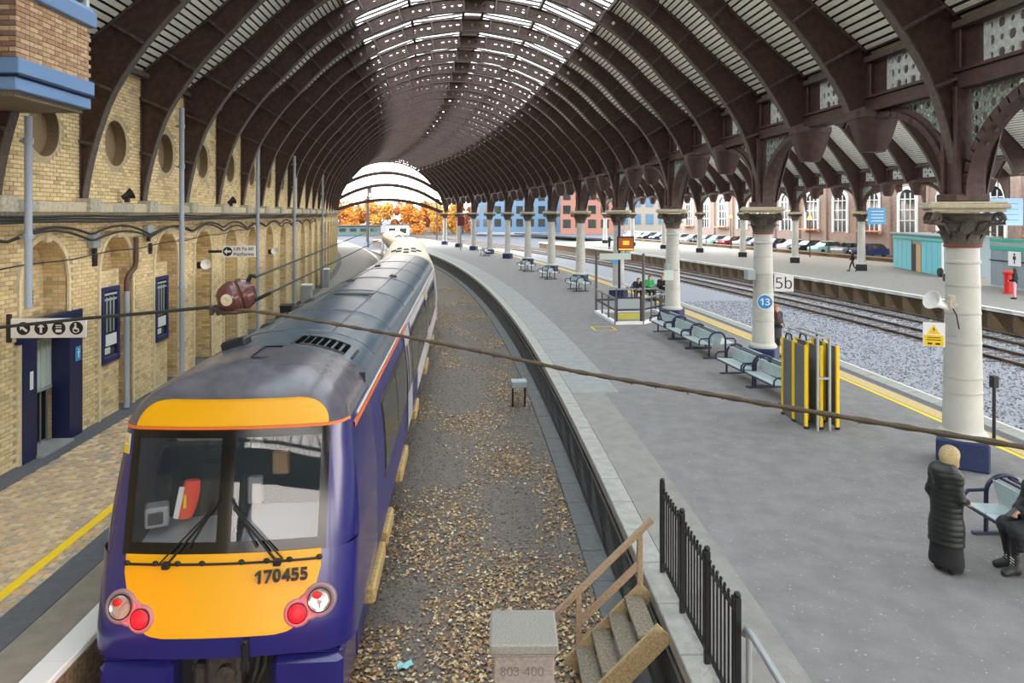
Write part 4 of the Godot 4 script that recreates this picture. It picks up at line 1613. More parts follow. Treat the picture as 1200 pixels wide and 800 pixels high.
	cab.box(Vector3(0, 2.3, -2.2), Vector3(2.4, 2.2, 0.05))
	cab.box(Vector3(0, 1.3, -1.3), Vector3(2.4, 0.05, 1.8))
	cab.box(Vector3(0, 3.3, -1.6), Vector3(2.2, 0.04, 1.2))
	obj("cab_wall", cab, M.cab_dark, o)
	var lp := MB.new()
	lp.cbox(Vector3(-0.48, 2.98, -1.1), Vector3(0.66, 0.22, 0.04), 0.01)
	obj("sun_blind", lp, M.cab_grey, o)
	var dk := MB.new()
	dk.cbox(Vector3(0.54, 2.07, -0.66), Vector3(0.9, 0.05, 0.5), 0.015, Basis(Vector3.RIGHT, 0.55))
	dk.cbox(Vector3(-0.52, 1.98, -0.72), Vector3(0.9, 0.06, 0.5), 0.015, Basis(Vector3.RIGHT, 0.2))
	obj("desk", dk, M.cab_light, o)
	var mo := MB.new()
	mo.cbox(Vector3(-0.86, 2.2, -0.66), Vector3(0.24, 0.22, 0.22), 0.02, Basis(Vector3.UP, 0.35))
	var mon := obj("monitor", mo, M.cab_light, o)
	var ms := MB.new()
	ms.cbox(Vector3(-0.83, 2.2, -0.545), Vector3(0.15, 0.13, 0.02), 0.008, Basis(Vector3.UP, 0.35))
	obj("monitor_face", ms, M.cab_dark, mon)
	var se := MB.new()
	se.cbox(Vector3(-0.45, 2.1, -1.45), Vector3(0.5, 0.9, 0.14), 0.05)
	se.cbox(Vector3(-0.45, 2.66, -1.45), Vector3(0.3, 0.2, 0.1), 0.04)
	obj("driver_seat", se, M.black, o)
	var eq := MB.new()
	eq.cbox(Vector3(0.2, 3.0, -0.72), Vector3(0.12, 0.18, 0.12), 0.015)
	obj("cab_lamp", eq, M.cab_light, o)
	eq = MB.new()
	eq.cbox(Vector3(0.16, 2.4, -0.8), Vector3(0.16, 0.3, 0.1), 0.015)
	obj("cab_radio", eq, M.cab_light, o)
	var br := MB.new()
	br.cbox(Vector3(0.3, 2.5, -1.4), Vector3(0.2, 0.28, 0.1), 0.02)
	obj("cab_locker", br, M.wood_tan, o)
	var po := MB.new()
	po.tube([Vector3(-0.55, 2.28, -0.62), Vector3(-0.55, 2.42, -0.62)], 0.018, 8)
	obj("yellow_handle", po, M.yellow, o)
	# body, roof and flanks
	coach_body(o, ZB, -23.6, M.train_navy_side, M.train_roof, false)
	var en := MB.new()
	en.box(Vector3(0, 2.0, -23.58), Vector3(2.4, 2.1, 0.04))
	en.box(Vector3(0, 3.3, -23.58), Vector3(1.6, 0.6, 0.04))
	obj("end_wall", en, M.black, o)
	running_gear(o, -0.9, -23.4)
	coach_windows(o, -1.6, -23.4, false)
	var os := MB.new()
	side_strip(os, 3.03, 3.10, -0.95, -8.5, 0.012, 2)
	obj("orange_stripe", os, M.train_orange, o)
	var ps := MB.new()
	side_strip(ps, 3.03, 3.10, -8.5, -23.5, 0.012, 2)
	side_strip(ps, 2.84, 3.0, -9.5, -23.4, 0.008, 2)
	side_strip(ps, 1.0, 1.55, -11.0, -23.4, 0.008, 3)
	obj("pale_livery", ps, M.train_pale, o)
	var gu := MB.new()
	for sg in [-1.0, 1.0]: gu.tube([Vector3(sg * 1.235, 3.13, -1.2), Vector3(sg * 1.235, 3.13, -23.5)], 0.016, 6)
	obj("gutter", gu, M.train_pale, o)
	for q in [[-1.5, 1.3], [-3.1, 0.9], [-5.6, 1.5], [-9.6, 1.2], [-14.4, 1.6], [-19.0, 1.4]]:
		for sg in [-1.0, 1.0]:
			var ta := MB.new()
			ta.cbox(Vector3(sg * 1.33, 0.78, q[0] - q[1] * 0.5), Vector3(0.16, 0.22, q[1]), 0.03)
			obj("lit_fairing", ta, M.train_tan, o)  # tan stands in for light on the underframe fairing
	var tag_y := MB.new()
	side_strip(tag_y, 2.84, 3.0, -15.6, -16.2, 0.02, 2)
	obj("yellow_tag", tag_y, M.yellow, o)
	# roof furniture
	var gr := MB.new()
	for x in [0.18, 0.98]: roof_box(gr, x, -2.75, 0.04, 0.05, 0.62)
	for q in [[0.38, 0.4], [0.58, 0.4], [0.78, 0.4]]:
		for z in [-2.45, -3.05]: roof_box(gr, q[0], z, 0.22, 0.05, 0.04)
	var grille := obj("roof_grille", gr, M.train_under, o)
	for i in 7:
		var sl := MB.new()
		roof_box(sl, 0.25 + i * 0.1, -2.75, 0.06, 0.05, 0.5, 0.004)
		obj("slot", sl, M.slot_black, grille)
	var ho := MB.new()
	roof_box(ho, -0.62, -2.7, 0.34, 0.2, 0.3, 0.03)
	obj("horn_cover", ho, M.black, o)
	for q in [[-0.8, -5.0, 0.18, 0.3], [-0.85, -6.2, 0.18, 0.25], [-0.85, -7.4, 0.2, 0.3], [-0.8, -8.4, 0.2, 0.3], [-0.5, -12.2, 0.2, 0.3], [0.5, -13.5, 0.2, 0.3], [-0.4, -17.5, 0.2, 0.3]]:
		var hp := MB.new()
		roof_box(hp, q[0], q[1], q[2], 0.09, q[3], 0.03)
		obj("roof_pod", hp, M.train_under, o)
	var el := MB.new()
	el.ball(Vector3(0.12, roof_point(0.12), -8.6), Vector3(0.46, 0.025, 0.2), 20)
	obj("exhaust_plate", el, M.black, o)
	for z in [-3.6, -6.0, -9.4, -12.8, -16.2, -19.6]:
		var se2 := MB.new()
		var pts := []
		for k in 19:
			var x := lerpf(-1.15, 1.15, k / 18.0)
			pts.append(Vector3(x, roof_point(x) + 0.003, z))
		se2.tube(pts, 0.012, 5)
		obj("roof_seam", se2, M.train_dome, o)
	for x in [-0.5, 0.5]:
		var lg := MB.new()
		lg.tube([Vector3(x, roof_point(x), -3.6), Vector3(x, roof_point(x), -23.4)], 0.012, 5)
		obj("roof_strip", lg, M.train_dome, o)
	# orange vest hanging in the cab
	var ve := MB.new()
	var vr := []
	for i in 9:
		var f := i / 8.0
		var row := PackedVector3Array()
		for k in 9:
			var a := TAU * k / 8.0
			row.append(Vector3(cos(a) * (0.08 + 0.03 * sin(f * 3.0)) + 0.09 * f, f * 0.42, sin(a) * 0.05))
		vr.append(row)
	ve.grid(vr, true)
	var vest := thing("vest", "orange and white high visibility vest hanging behind the train windscreen", "vest", t * Transform3D(Basis(), Vector3(-0.62, 2.1, -0.8)))
	obj("vest_cloth", ve, plain_mat("hi_vis", Color8(232, 70, 40), 0.7), vest)
	var vb := MB.new()
	vb.cbox(Vector3(-0.04, 0.19, 0.055), Vector3(0.06, 0.36, 0.02), 0.008, Basis(Vector3(0, 0, 1), -0.2))
	obj("white_band", vb, M.white, vest)
	# the cars coupled behind, roofs cream from livery and painted-in glare
	var s := 31.6
	for i in 2:
		var ct := car_frame(s, 23.2, -2.87)
		var lb: String = ["cream roofed carriage with black roof vents coupled behind the purple train", "second cream carriage half hidden behind the first one in the curve"][i]
		var c := thing("carriage", lb, "carriage", ct)
		coach_body(c, 0.0, -23.0, M.train_pale, M.train_cream, true)
		running_gear(c, 0.0, -23.0)
		coach_windows(c, 0.0, -23.0, true)
		for q in [[0.0, -2.0], [-0.35, -3.2], [0.35, -3.2], [0.0, -4.6], [-0.35, -5.8], [0.35, -5.8], [-0.6, -4.4], [0.6, -4.4]]:
			var v := MB.new()
			roof_box(v, q[0], q[1], 0.26, 0.1, 0.6, 0.03)
			obj("roof_vent", v, M.black, c)
		s += 23.6

# ---------------------------------------------------------------- furniture of the platforms and the wall
func disc(r: float, k := 24) -> PackedVector2Array:
	var p := PackedVector2Array()
	for i in k: p.append(Vector2(r * cos(TAU * i / k), r * sin(TAU * i / k)))
	return p

func T(x: float, y: float, z: float, turn := 0.0) -> Transform3D:
	return Transform3D(Basis(Vector3.UP, turn), Vector3(x, y, z))

func make_bench() -> Node3D:   # two seats back to back, running along z
	var o := thing("bench", "", "bench", Transform3D(), "pale green metal benches on the island platform")
	for sg in [-1.0, 1.0]:
		for i in 4:
			var z := -0.6 + i * 0.4
			var m := MB.new()
			m.cbox(Vector3(sg * 0.36, 0.45, z), Vector3(0.46, 0.025, 0.385), 0.008, Basis(Vector3(0, 0, 1), sg * 0.07))
			obj("seat", m, M.bench_mint, o)
			var b := MB.new()
			var bb := Basis(Vector3(0, 0, 1), sg * -0.28)
			b.cbox(Vector3(sg * 0.15, 0.63, z), Vector3(0.022, 0.36, 0.385), 0.008, bb)
			for r in 5:   # punched rows
				for q in 6: b.box(Vector3(sg * 0.15, 0.63, z) + bb * Vector3(sg * 0.012, -0.13 + r * 0.06, -0.14 + q * 0.056), Vector3(0.003, 0.012, 0.03), bb)
			obj("backrest", b, M.bench_mint, o)
		var rl := MB.new()
		rl.tube([Vector3(sg * 0.06, 0.8, -0.82), Vector3(sg * 0.06, 0.8, 0.82)], 0.02, 8)
		rl.tube([Vector3(sg * 0.58, 0.43, -0.82), Vector3(sg * 0.58, 0.43, 0.82)], 0.02, 8)
		obj("rail", rl, M.bench_frame, o)
	for z in [-0.83, 0.83]:
		var h := MB.new()
		var pts := []
		for i in 17:
			var a := PI * i / 16.0
			pts.append(Vector3(-cos(a) * 0.27, 0.6 + 0.24 * sin(a), z))
		pts.push_front(Vector3(-0.27, 0.04, z))
		pts.append(Vector3(0.27, 0.04, z))
		h.tube(pts, 0.032, 10)
		obj("hoop", h, M.bench_frame, o)
		for sg in [-1.0, 1.0]:
			var a := MB.new()
			a.tube([Vector3(sg * 0.6, 0.43, z), Vector3(sg * 0.6, 0.56, z), Vector3(sg * 0.54, 0.63, z), Vector3(sg * 0.27, 0.64, z)], 0.025, 8)
			obj("armrest", a, M.bench_frame, o)
		var f := MB.new()
		f.cbox(Vector3(0, 0.02, z), Vector3(0.95, 0.04, 0.08), 0.01)
		obj("foot", f, M.bench_frame, o)
	return o

func make_ramp() -> Node3D:   # a folded boarding ramp stood on end: two leaves side by side along z
	var o := thing("boarding_ramp", "", "ramp", Transform3D(), "yellow edged boarding ramps in the rack")
	for z in [-0.29, 0.29]:
		var d := MB.new()
		d.cbox(Vector3(0, 0.9, z), Vector3(0.035, 1.72, 0.46), 0.008)
		for i in 8: d.box(Vector3(0.0, 0.2 + i * 0.2, z), Vector3(0.043, 0.012, 0.44))
		obj("leaf", d, M.ramp_grey, o)
	for z in [-0.57, -0.03, 0.03, 0.57]:
		var e := MB.new()
		e.cbox(Vector3(0, 0.9, z), Vector3(0.075, 1.78, 0.055), 0.012)
		obj("edge_rail", e, M.yellow, o)
		var c := MB.new()
		c.cbox(Vector3(0, 0.03, z), Vector3(0.09, 0.06, 0.07), 0.01)
		obj("end_cap", c, M.black, o)
	var h := MB.new()
	h.tube([Vector3(0, 1.78, -0.45), Vector3(0, 1.9, -0.38), Vector3(0, 1.9, -0.15), Vector3(0, 1.78, -0.1)], 0.018, 8)
	obj("handle", h, M.black, o)
	return o

func board(called: String, label: String, category: String, t: Transform3D, w: float, h: float, mat: Material, thick := 0.03) -> Node3D:
	var o := thing(called, label, category, t)
	var m := MB.new()
	m.cbox(Vector3.ZERO, Vector3(w, h, thick), 0.006)
	obj("panel", m, mat, o)
	return o

func build_furniture() -> void:
	plain_mat("bench_mint", Color8(186, 200, 200), 0.45, 0.1)
	plain_mat("bench_frame", Color8(30, 34, 64), 0.4)
	plain_mat("ramp_grey", Color8(96, 98, 98), 0.7)
	worn("cabinet_paint", Color8(142, 131, 127), Color8(160, 149, 143), 0.6, 0.75, 0.02, 0.2)
	worn("cabinet_lid", Color8(132, 128, 120), Color8(170, 166, 156), 0.3, 0.9, 0.03, 0.4)
	var facing := PI   # signs that face back down the platform towards the footbridge
	# benches
	var spots := [
		[9.35, 7.36, 0.0, "pale green metal bench with blue hoops under the seated woman"],
		[17.95, 7.5, 0.06, "pale green bench of the pair beside the yellow ramps, the one touching the ramps"],
		[19.68, 7.38, 0.06, "pale green bench of the pair beside the yellow ramps, the one farther from them"],
		[23.4, 7.55, 0.03, "pale green bench with the tall dark end hoop, front of a row of three"],
		[25.2, 7.55, 0.03, "pale green bench in the middle of the row of three before the shelter railings"],
		[27.0, 7.5, 0.03, "pale green bench at the shelter end of the row of three"],
		[43.2, 7.3, 0.0, "small distant bench, first one beyond the shelter railings"],
		[51.2, 7.15, 0.0, "small distant bench, second one beyond the shelter railings"],
		[58.2, 6.9, 0.0, "small distant bench, third one beyond the shelter railings"],
		[79.5, 7.3, 0.0, "farthest tiny bench along the island platform"],
		[38.1, 10.0, PI / 2, "bench with three waiting people behind the shelter railings"],
	]
	var proto := make_bench()
	for i in spots.size():
		var q: Array = spots[i]
		if i == 0:
			proto.transform = xf(q[0], q[1], 0.0, q[2])
			proto.set_meta("label", q[3])
		else: copy_of(proto, xf(q[0], q[1], 0.0, q[2]), q[3])
	# ramps and their rack
	var rp := make_ramp()
	rp.transform = xf(15.75, 6.82)
	rp.set_meta("label", "yellow edged folded ramp nearest the benches, its two grey leaves in view")
	copy_of(rp, xf(15.69, 7.12, 0.0, 0.0), "yellow edged folded ramp in the middle of the galvanised rack")
	copy_of(rp, xf(15.65, 7.47, 0.0, -0.02), "yellow edged folded ramp on the track side of the galvanised rack")
	var rk := thing("rack", "galvanised upright rack holding the yellow boarding ramps", "rack", xf(15.0, 7.1))
	for x in [-0.12, 0.14]:
		for z in [0.0, -1.35]:
			var m := MB.new()
			m.cbox(Vector3(x, 1.0, z), Vector3(0.05, 2.0, 0.05), 0.006)
			obj("upright", m, M.galvanised, rk)
	for y in [1.12, 1.98]:
		for z in [0.0, -1.35]:
			var m := MB.new()
			m.cbox(Vector3(0.01, y, z), Vector3(0.3, 0.045, 0.04), 0.006)
			obj("crossbar", m, M.galvanised, rk)
	for x in [-0.12, 0.14]:
		var m := MB.new()
		m.cbox(Vector3(x, 1.98, -0.68), Vector3(0.045, 0.04, 1.4), 0.006)
		obj("top_bar", m, M.galvanised, rk)
	# black railing by the steps
	var ra := thing("railing", "black upright bar railing along the platform edge above the wooden steps", "railing", xf(7.85, 2.15))
	for z in [-1.4, -0.45, 0.5, 1.4]:
		var m := MB.new()
		m.cbox(Vector3(0, 0.58, z), Vector3(0.06, 1.16, 0.06), 0.008)
		m.ball(Vector3(0, 1.18, z), Vector3(0.035, 0.035, 0.035), 10)
		obj("post", m, M.black, ra)
	for y in [0.14, 1.02]:
		var m := MB.new()
		m.cbox(Vector3(0, y, 0), Vector3(0.045, 0.025, 2.8), 0.006)
		obj("rail", m, M.black, ra)
	var bar := MB.new()
	bar.tube([Vector3(0, 0.1, 0), Vector3(0, 1.08, 0)], 0.011, 8)
	bar.ball(Vector3(0, 1.1, 0), Vector3(0.018, 0.022, 0.018), 8)
	var bm := bar.done()
	for i in 24:
		var z := -1.3 + i * 0.112
		if absf(z + 0.45) < 0.05 or absf(z - 0.5) < 0.05: continue
		obj("bar", bm, M.black, ra, T(0, 0, z))
	var hr := thing("handrail", "pale grey tubular handrail continuing from the black railing", "handrail", xf(5.9, 2.2))
	var ht := MB.new()
	ht.tube([Vector3(0, 0.85, -0.52), Vector3(0, 0.93, -0.46), Vector3(0.0, 0.95, -0.3), Vector3(0, 0.95, 2.2)], 0.03, 12)
	obj("tube", ht, M.galvanised, hr)
	for z in [-0.4, 0.9, 2.1]:
		var m := MB.new()
		m.tube([Vector3(0, 0.0, z), Vector3(0, 0.95, z)], 0.026, 10)
		obj("upright", m, M.galvanised, hr)
	# wooden steps down to the tracks
	var st := thing("steps", "weathered wooden steps with a plank handrail going down to the track bed", "steps", xf(8.42, 1.85))
	for i in 4:
		var m := MB.new()
		m.cbox(Vector3(-0.16 - i * 0.2, -0.1 - i * 0.2, 0), Vector3(0.23, 0.05, 0.84), 0.008)
		m.cbox(Vector3(-0.06 - i * 0.2, -0.2 - i * 0.2, 0), Vector3(0.03, 0.16, 0.8), 0.006)
		obj("tread", m, M.wood_old, st)
	for z in [-0.45, 0.45]:
		var m := MB.new()
		m.bar(Vector3(0.02, -0.02, z), Vector3(-0.92, -0.94, z), 0.05, 0.24)
		obj("stringer", m, M.wood_stringer, st)
	for q in [[-0.06, -0.2, 0.66], [-0.82, -0.95, -0.06]]:
		var m := MB.new()
		m.cbox(Vector3(q[0], (q[1] + q[2]) * 0.5, -0.5), Vector3(0.07, q[2] - q[1], 0.06), 0.008)
		obj("post", m, M.wood_rail, st)
	var r1 := MB.new()
	r1.bar(Vector3(0.1, 0.82, -0.51), Vector3(-1.2, -0.42, -0.51), 0.09, 0.05)
	obj("handrail", r1, M.wood_rail, st)
	var r2 := MB.new()
	r2.bar(Vector3(-0.06, 0.28, -0.5), Vector3(-0.82, -0.44, -0.5), 0.04, 0.08)
	obj("mid_rail", r2, M.wood_rail, st)
	# trackside cabinet
	var cb := thing("cabinet", "dull pink trackside cabinet stencilled 803-400 under a weathered lid", "cabinet", xf(7.42, 0.27, GROUND, -0.02))
	var m1 := MB.new()
	m1.cbox(Vector3(0, 0.66, 0), Vector3(0.6, 1.32, 0.56), 0.015)
	obj("body", m1, M.cabinet_paint, cb)
	m1 = MB.new()
	m1.cbox(Vector3(0, 1.39, 0), Vector3(0.68, 0.11, 0.64), 0.02)
	m1.cbox(Vector3(0, 1.33, 0), Vector3(0.64, 0.05, 0.6), 0.01)
	obj("lid", m1, M.cabinet_lid, cb)
	m1 = MB.new()
	m1.box(Vector3(0.02, 0.62, 0.282), Vector3(0.5, 1.1, 0.012))
	obj("door", m1, M.cabinet_paint, cb)
	m1 = MB.new()
	m1.cbox(Vector3(0.2, 0.98, 0.305), Vector3(0.12, 0.025, 0.03), 0.006)
	m1.cbox(Vector3(0.25, 0.94, 0.305), Vector3(0.025, 0.1, 0.03), 0.006)
	m1.cbox(Vector3(0.14, 0.98, 0.3), Vector3(0.02, 0.06, 0.03), 0.006)
	obj("handle", m1, M.iron, cb)
	words("stencil", "803-400", 0.12, plain_mat("stencil", Color8(110, 98, 94), 0.8), cb, T(-0.02, 1.16, 0.288), false, 0.003)
	m1 = MB.new()
	m1.prism(PackedVector2Array([Vector2(-0.06, 0.78), Vector2(0.06, 0.78), Vector2(0, 0.89)]), T(-0.02, 0, 0.292), 0.004)
	obj("warning_triangle", m1, M.wood_tan, cb)
	# small equipment box on legs by the platform edge
	var eb := thing("equipment_box", "small pale equipment box on legs against the platform edge wall", "box", xf(21.3, 1.1, GROUND))
	m1 = MB.new()
	m1.cbox(Vector3(0, 0.68, 0), Vector3(0.46, 0.2, 0.4), 0.02)
	obj("body", m1, M.grey_box, eb)
	for x in [-0.18, 0.18]:
		var m := MB.new()
		m.cbox(Vector3(x, 0.29, 0), Vector3(0.05, 0.6, 0.06), 0.008)
		obj("leg", m, M.iron_dark, eb)
	# scrap of pale plastic among the leaves
	m1 = MB.new()
	var rows := []
	for i in 5:
		var row := PackedVector3Array()
		for k in 5: row.append(Vector3(i * 0.05 - 0.1, 0.02 + 0.02 * sin(i * 2.1 + k * 1.7), k * 0.03 - 0.06))
		rows.append(row)
	m1.grid(rows)
	var lit := obj("litter", m1, plain_mat("litter", Color8(150, 205, 205), 0.6), null, xf(9.1, -1.12, GROUND + 0.02, 0.4))
	tag(lit, "scrap of pale turquoise plastic lying on the leafy track bed", "litter")
	shelter_rails()
	signs()
	wall_things()
	signal_box()
	overhead()

func shelter_rails() -> void:
	var o := thing("stair_railings", "grey and navy railings with two tall poles enclosing a stairwell on the platform", "railings", xf(29.75, 5.98))
	var A := Vector3(0, 0, -3.7)
	var B := Vector3.ZERO
	var Cc := Vector3(1.15, 0, 0)
	var D := Vector3(2.85, 0, -1.8)
	for run in [[A, B, 4], [Cc, D, 4], [A, Vector3(2.85, 0, -3.7), 4], [D, Vector3(2.85, 0, -3.7), 3]]:
		for i in run[2]:
			var p: Vector3 = run[0].lerp(run[1], float(i) / (run[2] - 1))
			var m := MB.new()
			m.cbox(p + Vector3(0, 0.56, 0), Vector3(0.07, 1.12, 0.07), 0.01)
			obj("post", m, M.dark_pole, o)
		for y in [0.6, 1.08]:
			var m := MB.new()
			m.bar(run[0] + Vector3(0, y, 0), run[1] + Vector3(0, y, 0), 0.05, 0.07)
			obj("rail", m, M.navy if y < 1.0 else M.steel, o)
		var k := MB.new()
		k.bar(run[0] + Vector3(0, 0.06, 0), run[1] + Vector3(0, 0.06, 0), 0.2, 0.12)
		obj("kerb", k, M.white, o)
	var kg := MB.new()
	kg.bar(B + Vector3(0, 0.06, 0), Cc + Vector3(0, 0.06, 0), 0.2, 0.12)
	obj("kerb", kg, M.white, o)
	var g1 := MB.new()
	g1.cbox(Vector3(0.57, 0.86, 0), Vector3(0.95, 0.42, 0.03), 0.008)
	obj("gate_panel", g1, M.grey_box, o)
	var g2 := MB.new()
	g2.cbox(Vector3(0.57, 0.34, 0), Vector3(0.95, 0.26, 0.04), 0.008)
	obj("gate_board", g2, plain_mat("olive", Color8(186, 180, 78), 0.6), o)
	var g3 := MB.new()
	for y in [0.6, 1.1]: g3.cbox(Vector3(0.57, y, 0), Vector3(1.0, 0.06, 0.05), 0.008)
	for x in [0.06, 1.08]: g3.cbox(Vector3(x, 0.58, 0), Vector3(0.06, 1.1, 0.06), 0.008)
	obj("gate_frame", g3, M.navy, o)
	for p in [A, Cc + Vector3(0.05, 0, 0)]:
		var m := MB.new()
		m.tube([p, p + Vector3(0, 2.95, 0)], 0.06, 10)
		obj("tall_pole", m, M.dark_pole, o)
	var b := board("sign_board", "long pale sign board fixed to the tall pole of the stairwell railings", "sign", xf(33.35, 6.9, 2.62), 1.5, 0.3, plain_mat("pale_sign", Color8(196, 206, 196), 0.6))
	var br := MB.new()
	br.cbox(Vector3(-0.78, 0, 0), Vector3(0.1, 0.08, 0.05), 0.006)
	obj("bracket", br, M.steel, b)
	var ym := MB.new()
	for q in [[0.0, 0.48, 0.9, 0.06], [0.0, -0.48, 0.9, 0.06]]: ym.box(Vector3(q[0], 0.006, q[1]), Vector3(q[2], 0.008, q[3]))
	for x in [-0.42, 0.42]: ym.box(Vector3(x, 0.006, 0), Vector3(0.06, 0.008, 0.96))
	var yb := obj("floor_marking", ym, M.yellow, null, xf(28.75, 5.25))
	tag(yb, "yellow outlined square painted on the asphalt by the stairwell railings", "marking")
	# departure screen on its post
	var ds := thing("departure_screen", "dark departure screen glowing orange on a thin post", "screen", xf(37.9, 8.35))
	var m := MB.new()
	m.tube([Vector3(0, 0, 0), Vector3(0, 4.2, 0)], 0.07, 10)
	obj("post", m, M.navy, ds)
	m = MB.new()
	m.cbox(Vector3(0.3, 3.05, 0.14), Vector3(0.9, 0.76, 0.18), 0.02)
	obj("case", m, M.black, ds)
	m = MB.new()
	m.box(Vector3(0.3, 3.08, 0.235), Vector3(0.8, 0.52, 0.01))
	var sc := obj("screen", m, glow_mat("screen_dim", Color(0.55, 0.24, 0.02), 0.035), ds)
	m = MB.new()
	m.box(Vector3(0.3, 3.08, 0.243), Vector3(0.34, 0.22, 0.006))
	obj("screen_text", m, glow_mat("screen_bright", Color(1.0, 0.62, 0.1), 0.12), sc)
	m = MB.new()
	m.box(Vector3(0.3, 2.74, 0.236), Vector3(0.82, 0.08, 0.01))
	obj("screen_footer", m, glow_mat("screen_foot", Color(1.0, 0.7, 0.2), 0.08), ds)
	var ol := OmniLight3D.new()
	ol.name = "screen_light"
	ol.light_color = Color(1, 0.6, 0.15)
	ol.light_energy = 0.01
	ol.light_size = 0.2
	ol.shadow_enabled = true
	ol.omni_range = 60
	ol.omni_attenuation = 2.0
	ol.position = Vector3(0.3, 3.05, 0.35)
	ds.add_child(ol)
	m = MB.new()
	m.cbox(Vector3(-0.25, 2.25, 0), Vector3(0.42, 0.5, 0.03), 0.006)
	obj("blue_plate", m, M.blue_sign, ds)

func signs() -> void:
	var b := board("platform_sign", "square white platform sign reading 5b beside the column", "sign", xf(20.98, 9.0, 2.55, -0.35), 0.54, 0.5, M.white)
	words("lettering", "5b", 0.46, M.black, b, T(0, 0.0, 0.017), false)
	var m := MB.new()
	m.cbox(Vector3(-0.16, 0, -0.05), Vector3(0.2, 0.05, 0.04), 0.006)
	obj("bracket", m, M.steel, b)
	b = thing("number_disc", "round blue disc numbered 13 on the white column", "sign", xf(21.15, 8.5, 1.97, -0.42))
	m = MB.new()
	m.prism(disc(0.23, 32), T(0, 0, 0), 0.02)
	obj("rim", m, M.white, b)
	m = MB.new()
	m.prism(disc(0.205, 32), T(0, 0, 0.006), 0.008)
	obj("face", m, plain_mat("disc_blue", Color8(30, 136, 200), 0.45), b)
	words("lettering", "13", 0.28, M.white, b, T(0, 0, 0.009), true)
	m = MB.new()
	m.cbox(Vector3(0, 0, -0.05), Vector3(0.06, 0.06, 0.09), 0.006)
	obj("bracket", m, M.steel, b)
	# electrical warning sign and horn loudspeaker on the nearest column
	b = board("warning_sign", "white and yellow electrical warning plate at the side of the nearest column", "sign", xf(12.3, 7.72, 2.5, -0.45), 0.34, 0.42, M.white, 0.015)
	m = MB.new()
	m.box(Vector3(0, -0.1, 0.009), Vector3(0.3, 0.19, 0.006))
	obj("yellow_panel", m, M.yellow, b)
	m = MB.new()
	m.prism(PackedVector2Array([Vector2(-0.1, 0.01), Vector2(0.1, 0.01), Vector2(0, 0.18)]), T(0, 0, 0.011), 0.005)
	var tri := obj("triangle", m, M.yellow, b)
	m = MB.new()
	m.prism(PackedVector2Array([Vector2(-0.02, 0.1), Vector2(0.012, 0.135), Vector2(0.004, 0.1), Vector2(0.022, 0.1), Vector2(-0.012, 0.03), Vector2(0.0, 0.085)]), T(0, 0, 0.013), 0.004)
	obj("flash", m, M.black, tri)
	m = MB.new()
	for q in [[-0.05, 0.2], [-0.09, 0.22]]: m.box(Vector3(0, q[0], 0.0125), Vector3(q[1], 0.014, 0.003))
	for x in [-0.06, 0.06]: m.box(Vector3(x, -0.155, 0.0125), Vector3(0.07, 0.03, 0.003))
	obj("print", m, M.black, b)
	m = MB.new()
	m.cbox(Vector3(0.22, 0, -0.03), Vector3(0.26, 0.05, 0.03), 0.006)
	obj("bracket", m, M.steel, b)
	var sp := thing("loudspeaker", "white horn loudspeaker bracketed to the nearest column", "loudspeaker", xf(12.45, 7.92, 3.02))
	m = MB.new()
	m.lathe(Vector3.ZERO, [[0.0, -0.2], [0.05, -0.2], [0.06, -0.06], [0.09, 0.06], [0.16, 0.2], [0.17, 0.2], [0.1, 0.06], [0.0, 0.0]], 20, Basis(Vector3(0, 0, 1), 1.15) * Basis(Vector3.RIGHT, 0.25))
	obj("horn", m, M.white, sp)
	m = MB.new()
	m.cbox(Vector3(0.2, 0.04, 0), Vector3(0.1, 0.24, 0.14), 0.015)
	m.cbox(Vector3(0.28, -0.02, 0), Vector3(0.1, 0.06, 0.06), 0.01)
	obj("bracket", m, M.stone_grey, sp)
	m = MB.new()
	m.tube([Vector3(0.36, -0.45, 0), Vector3(0.3, -0.2, 0.02), Vector3(0.2, -0.06, 0.05)], 0.012, 6)
	obj("lead", m, M.cable, sp)
	m = MB.new()
	m.cbox(Vector3(0.0, 1.55, 0.0), Vector3(0.12, 0.22, 0.12), 0.015)
	m.tube([Vector3(0, 0.5, 0.0), Vector3(0.0, 1.5, 0)], 0.03, 8)
	var cd := obj("conduit", m, M.black, null, xf(12.78, 9.17))
	tag(cd, "black cable conduit down the track side of the nearest column", "conduit")
	# equipment on farther columns
	for q in [[29.9, 8.3, 2.35, "small grey camera box on the column at the shelter railings"], [21.6, 8.22, 2.75, "small dark camera on the column with the 13 disc"], [38.8, 9.06, 2.5, "small grey camera box on the column behind the departure screen"]]:
		var c := thing("camera_box", q[3], "camera", xf(q[0], q[1], q[2]))
		m = MB.new()
		m.cbox(Vector3.ZERO, Vector3(0.26, 0.3, 0.3), 0.02)
		obj("case", m, M.grey_box, c)
		m = MB.new()
		m.cbox(Vector3(0.1 if q[1] < 8.6 else -0.1, -0.02, -0.05), Vector3(0.1, 0.06, 0.06), 0.01)
		obj("arm", m, M.iron_dark, c)
	b = board("notice", "pale square notice hanging on the shelter column", "sign", xf(29.6, 8.22, 2.05), 0.42, 0.42, M.pale_sign)
	m = MB.new()
	m.cbox(Vector3(0.2, 0.2, -0.05), Vector3(0.4, 0.05, 0.05), 0.008)
	obj("bracket", m, M.steel, b)

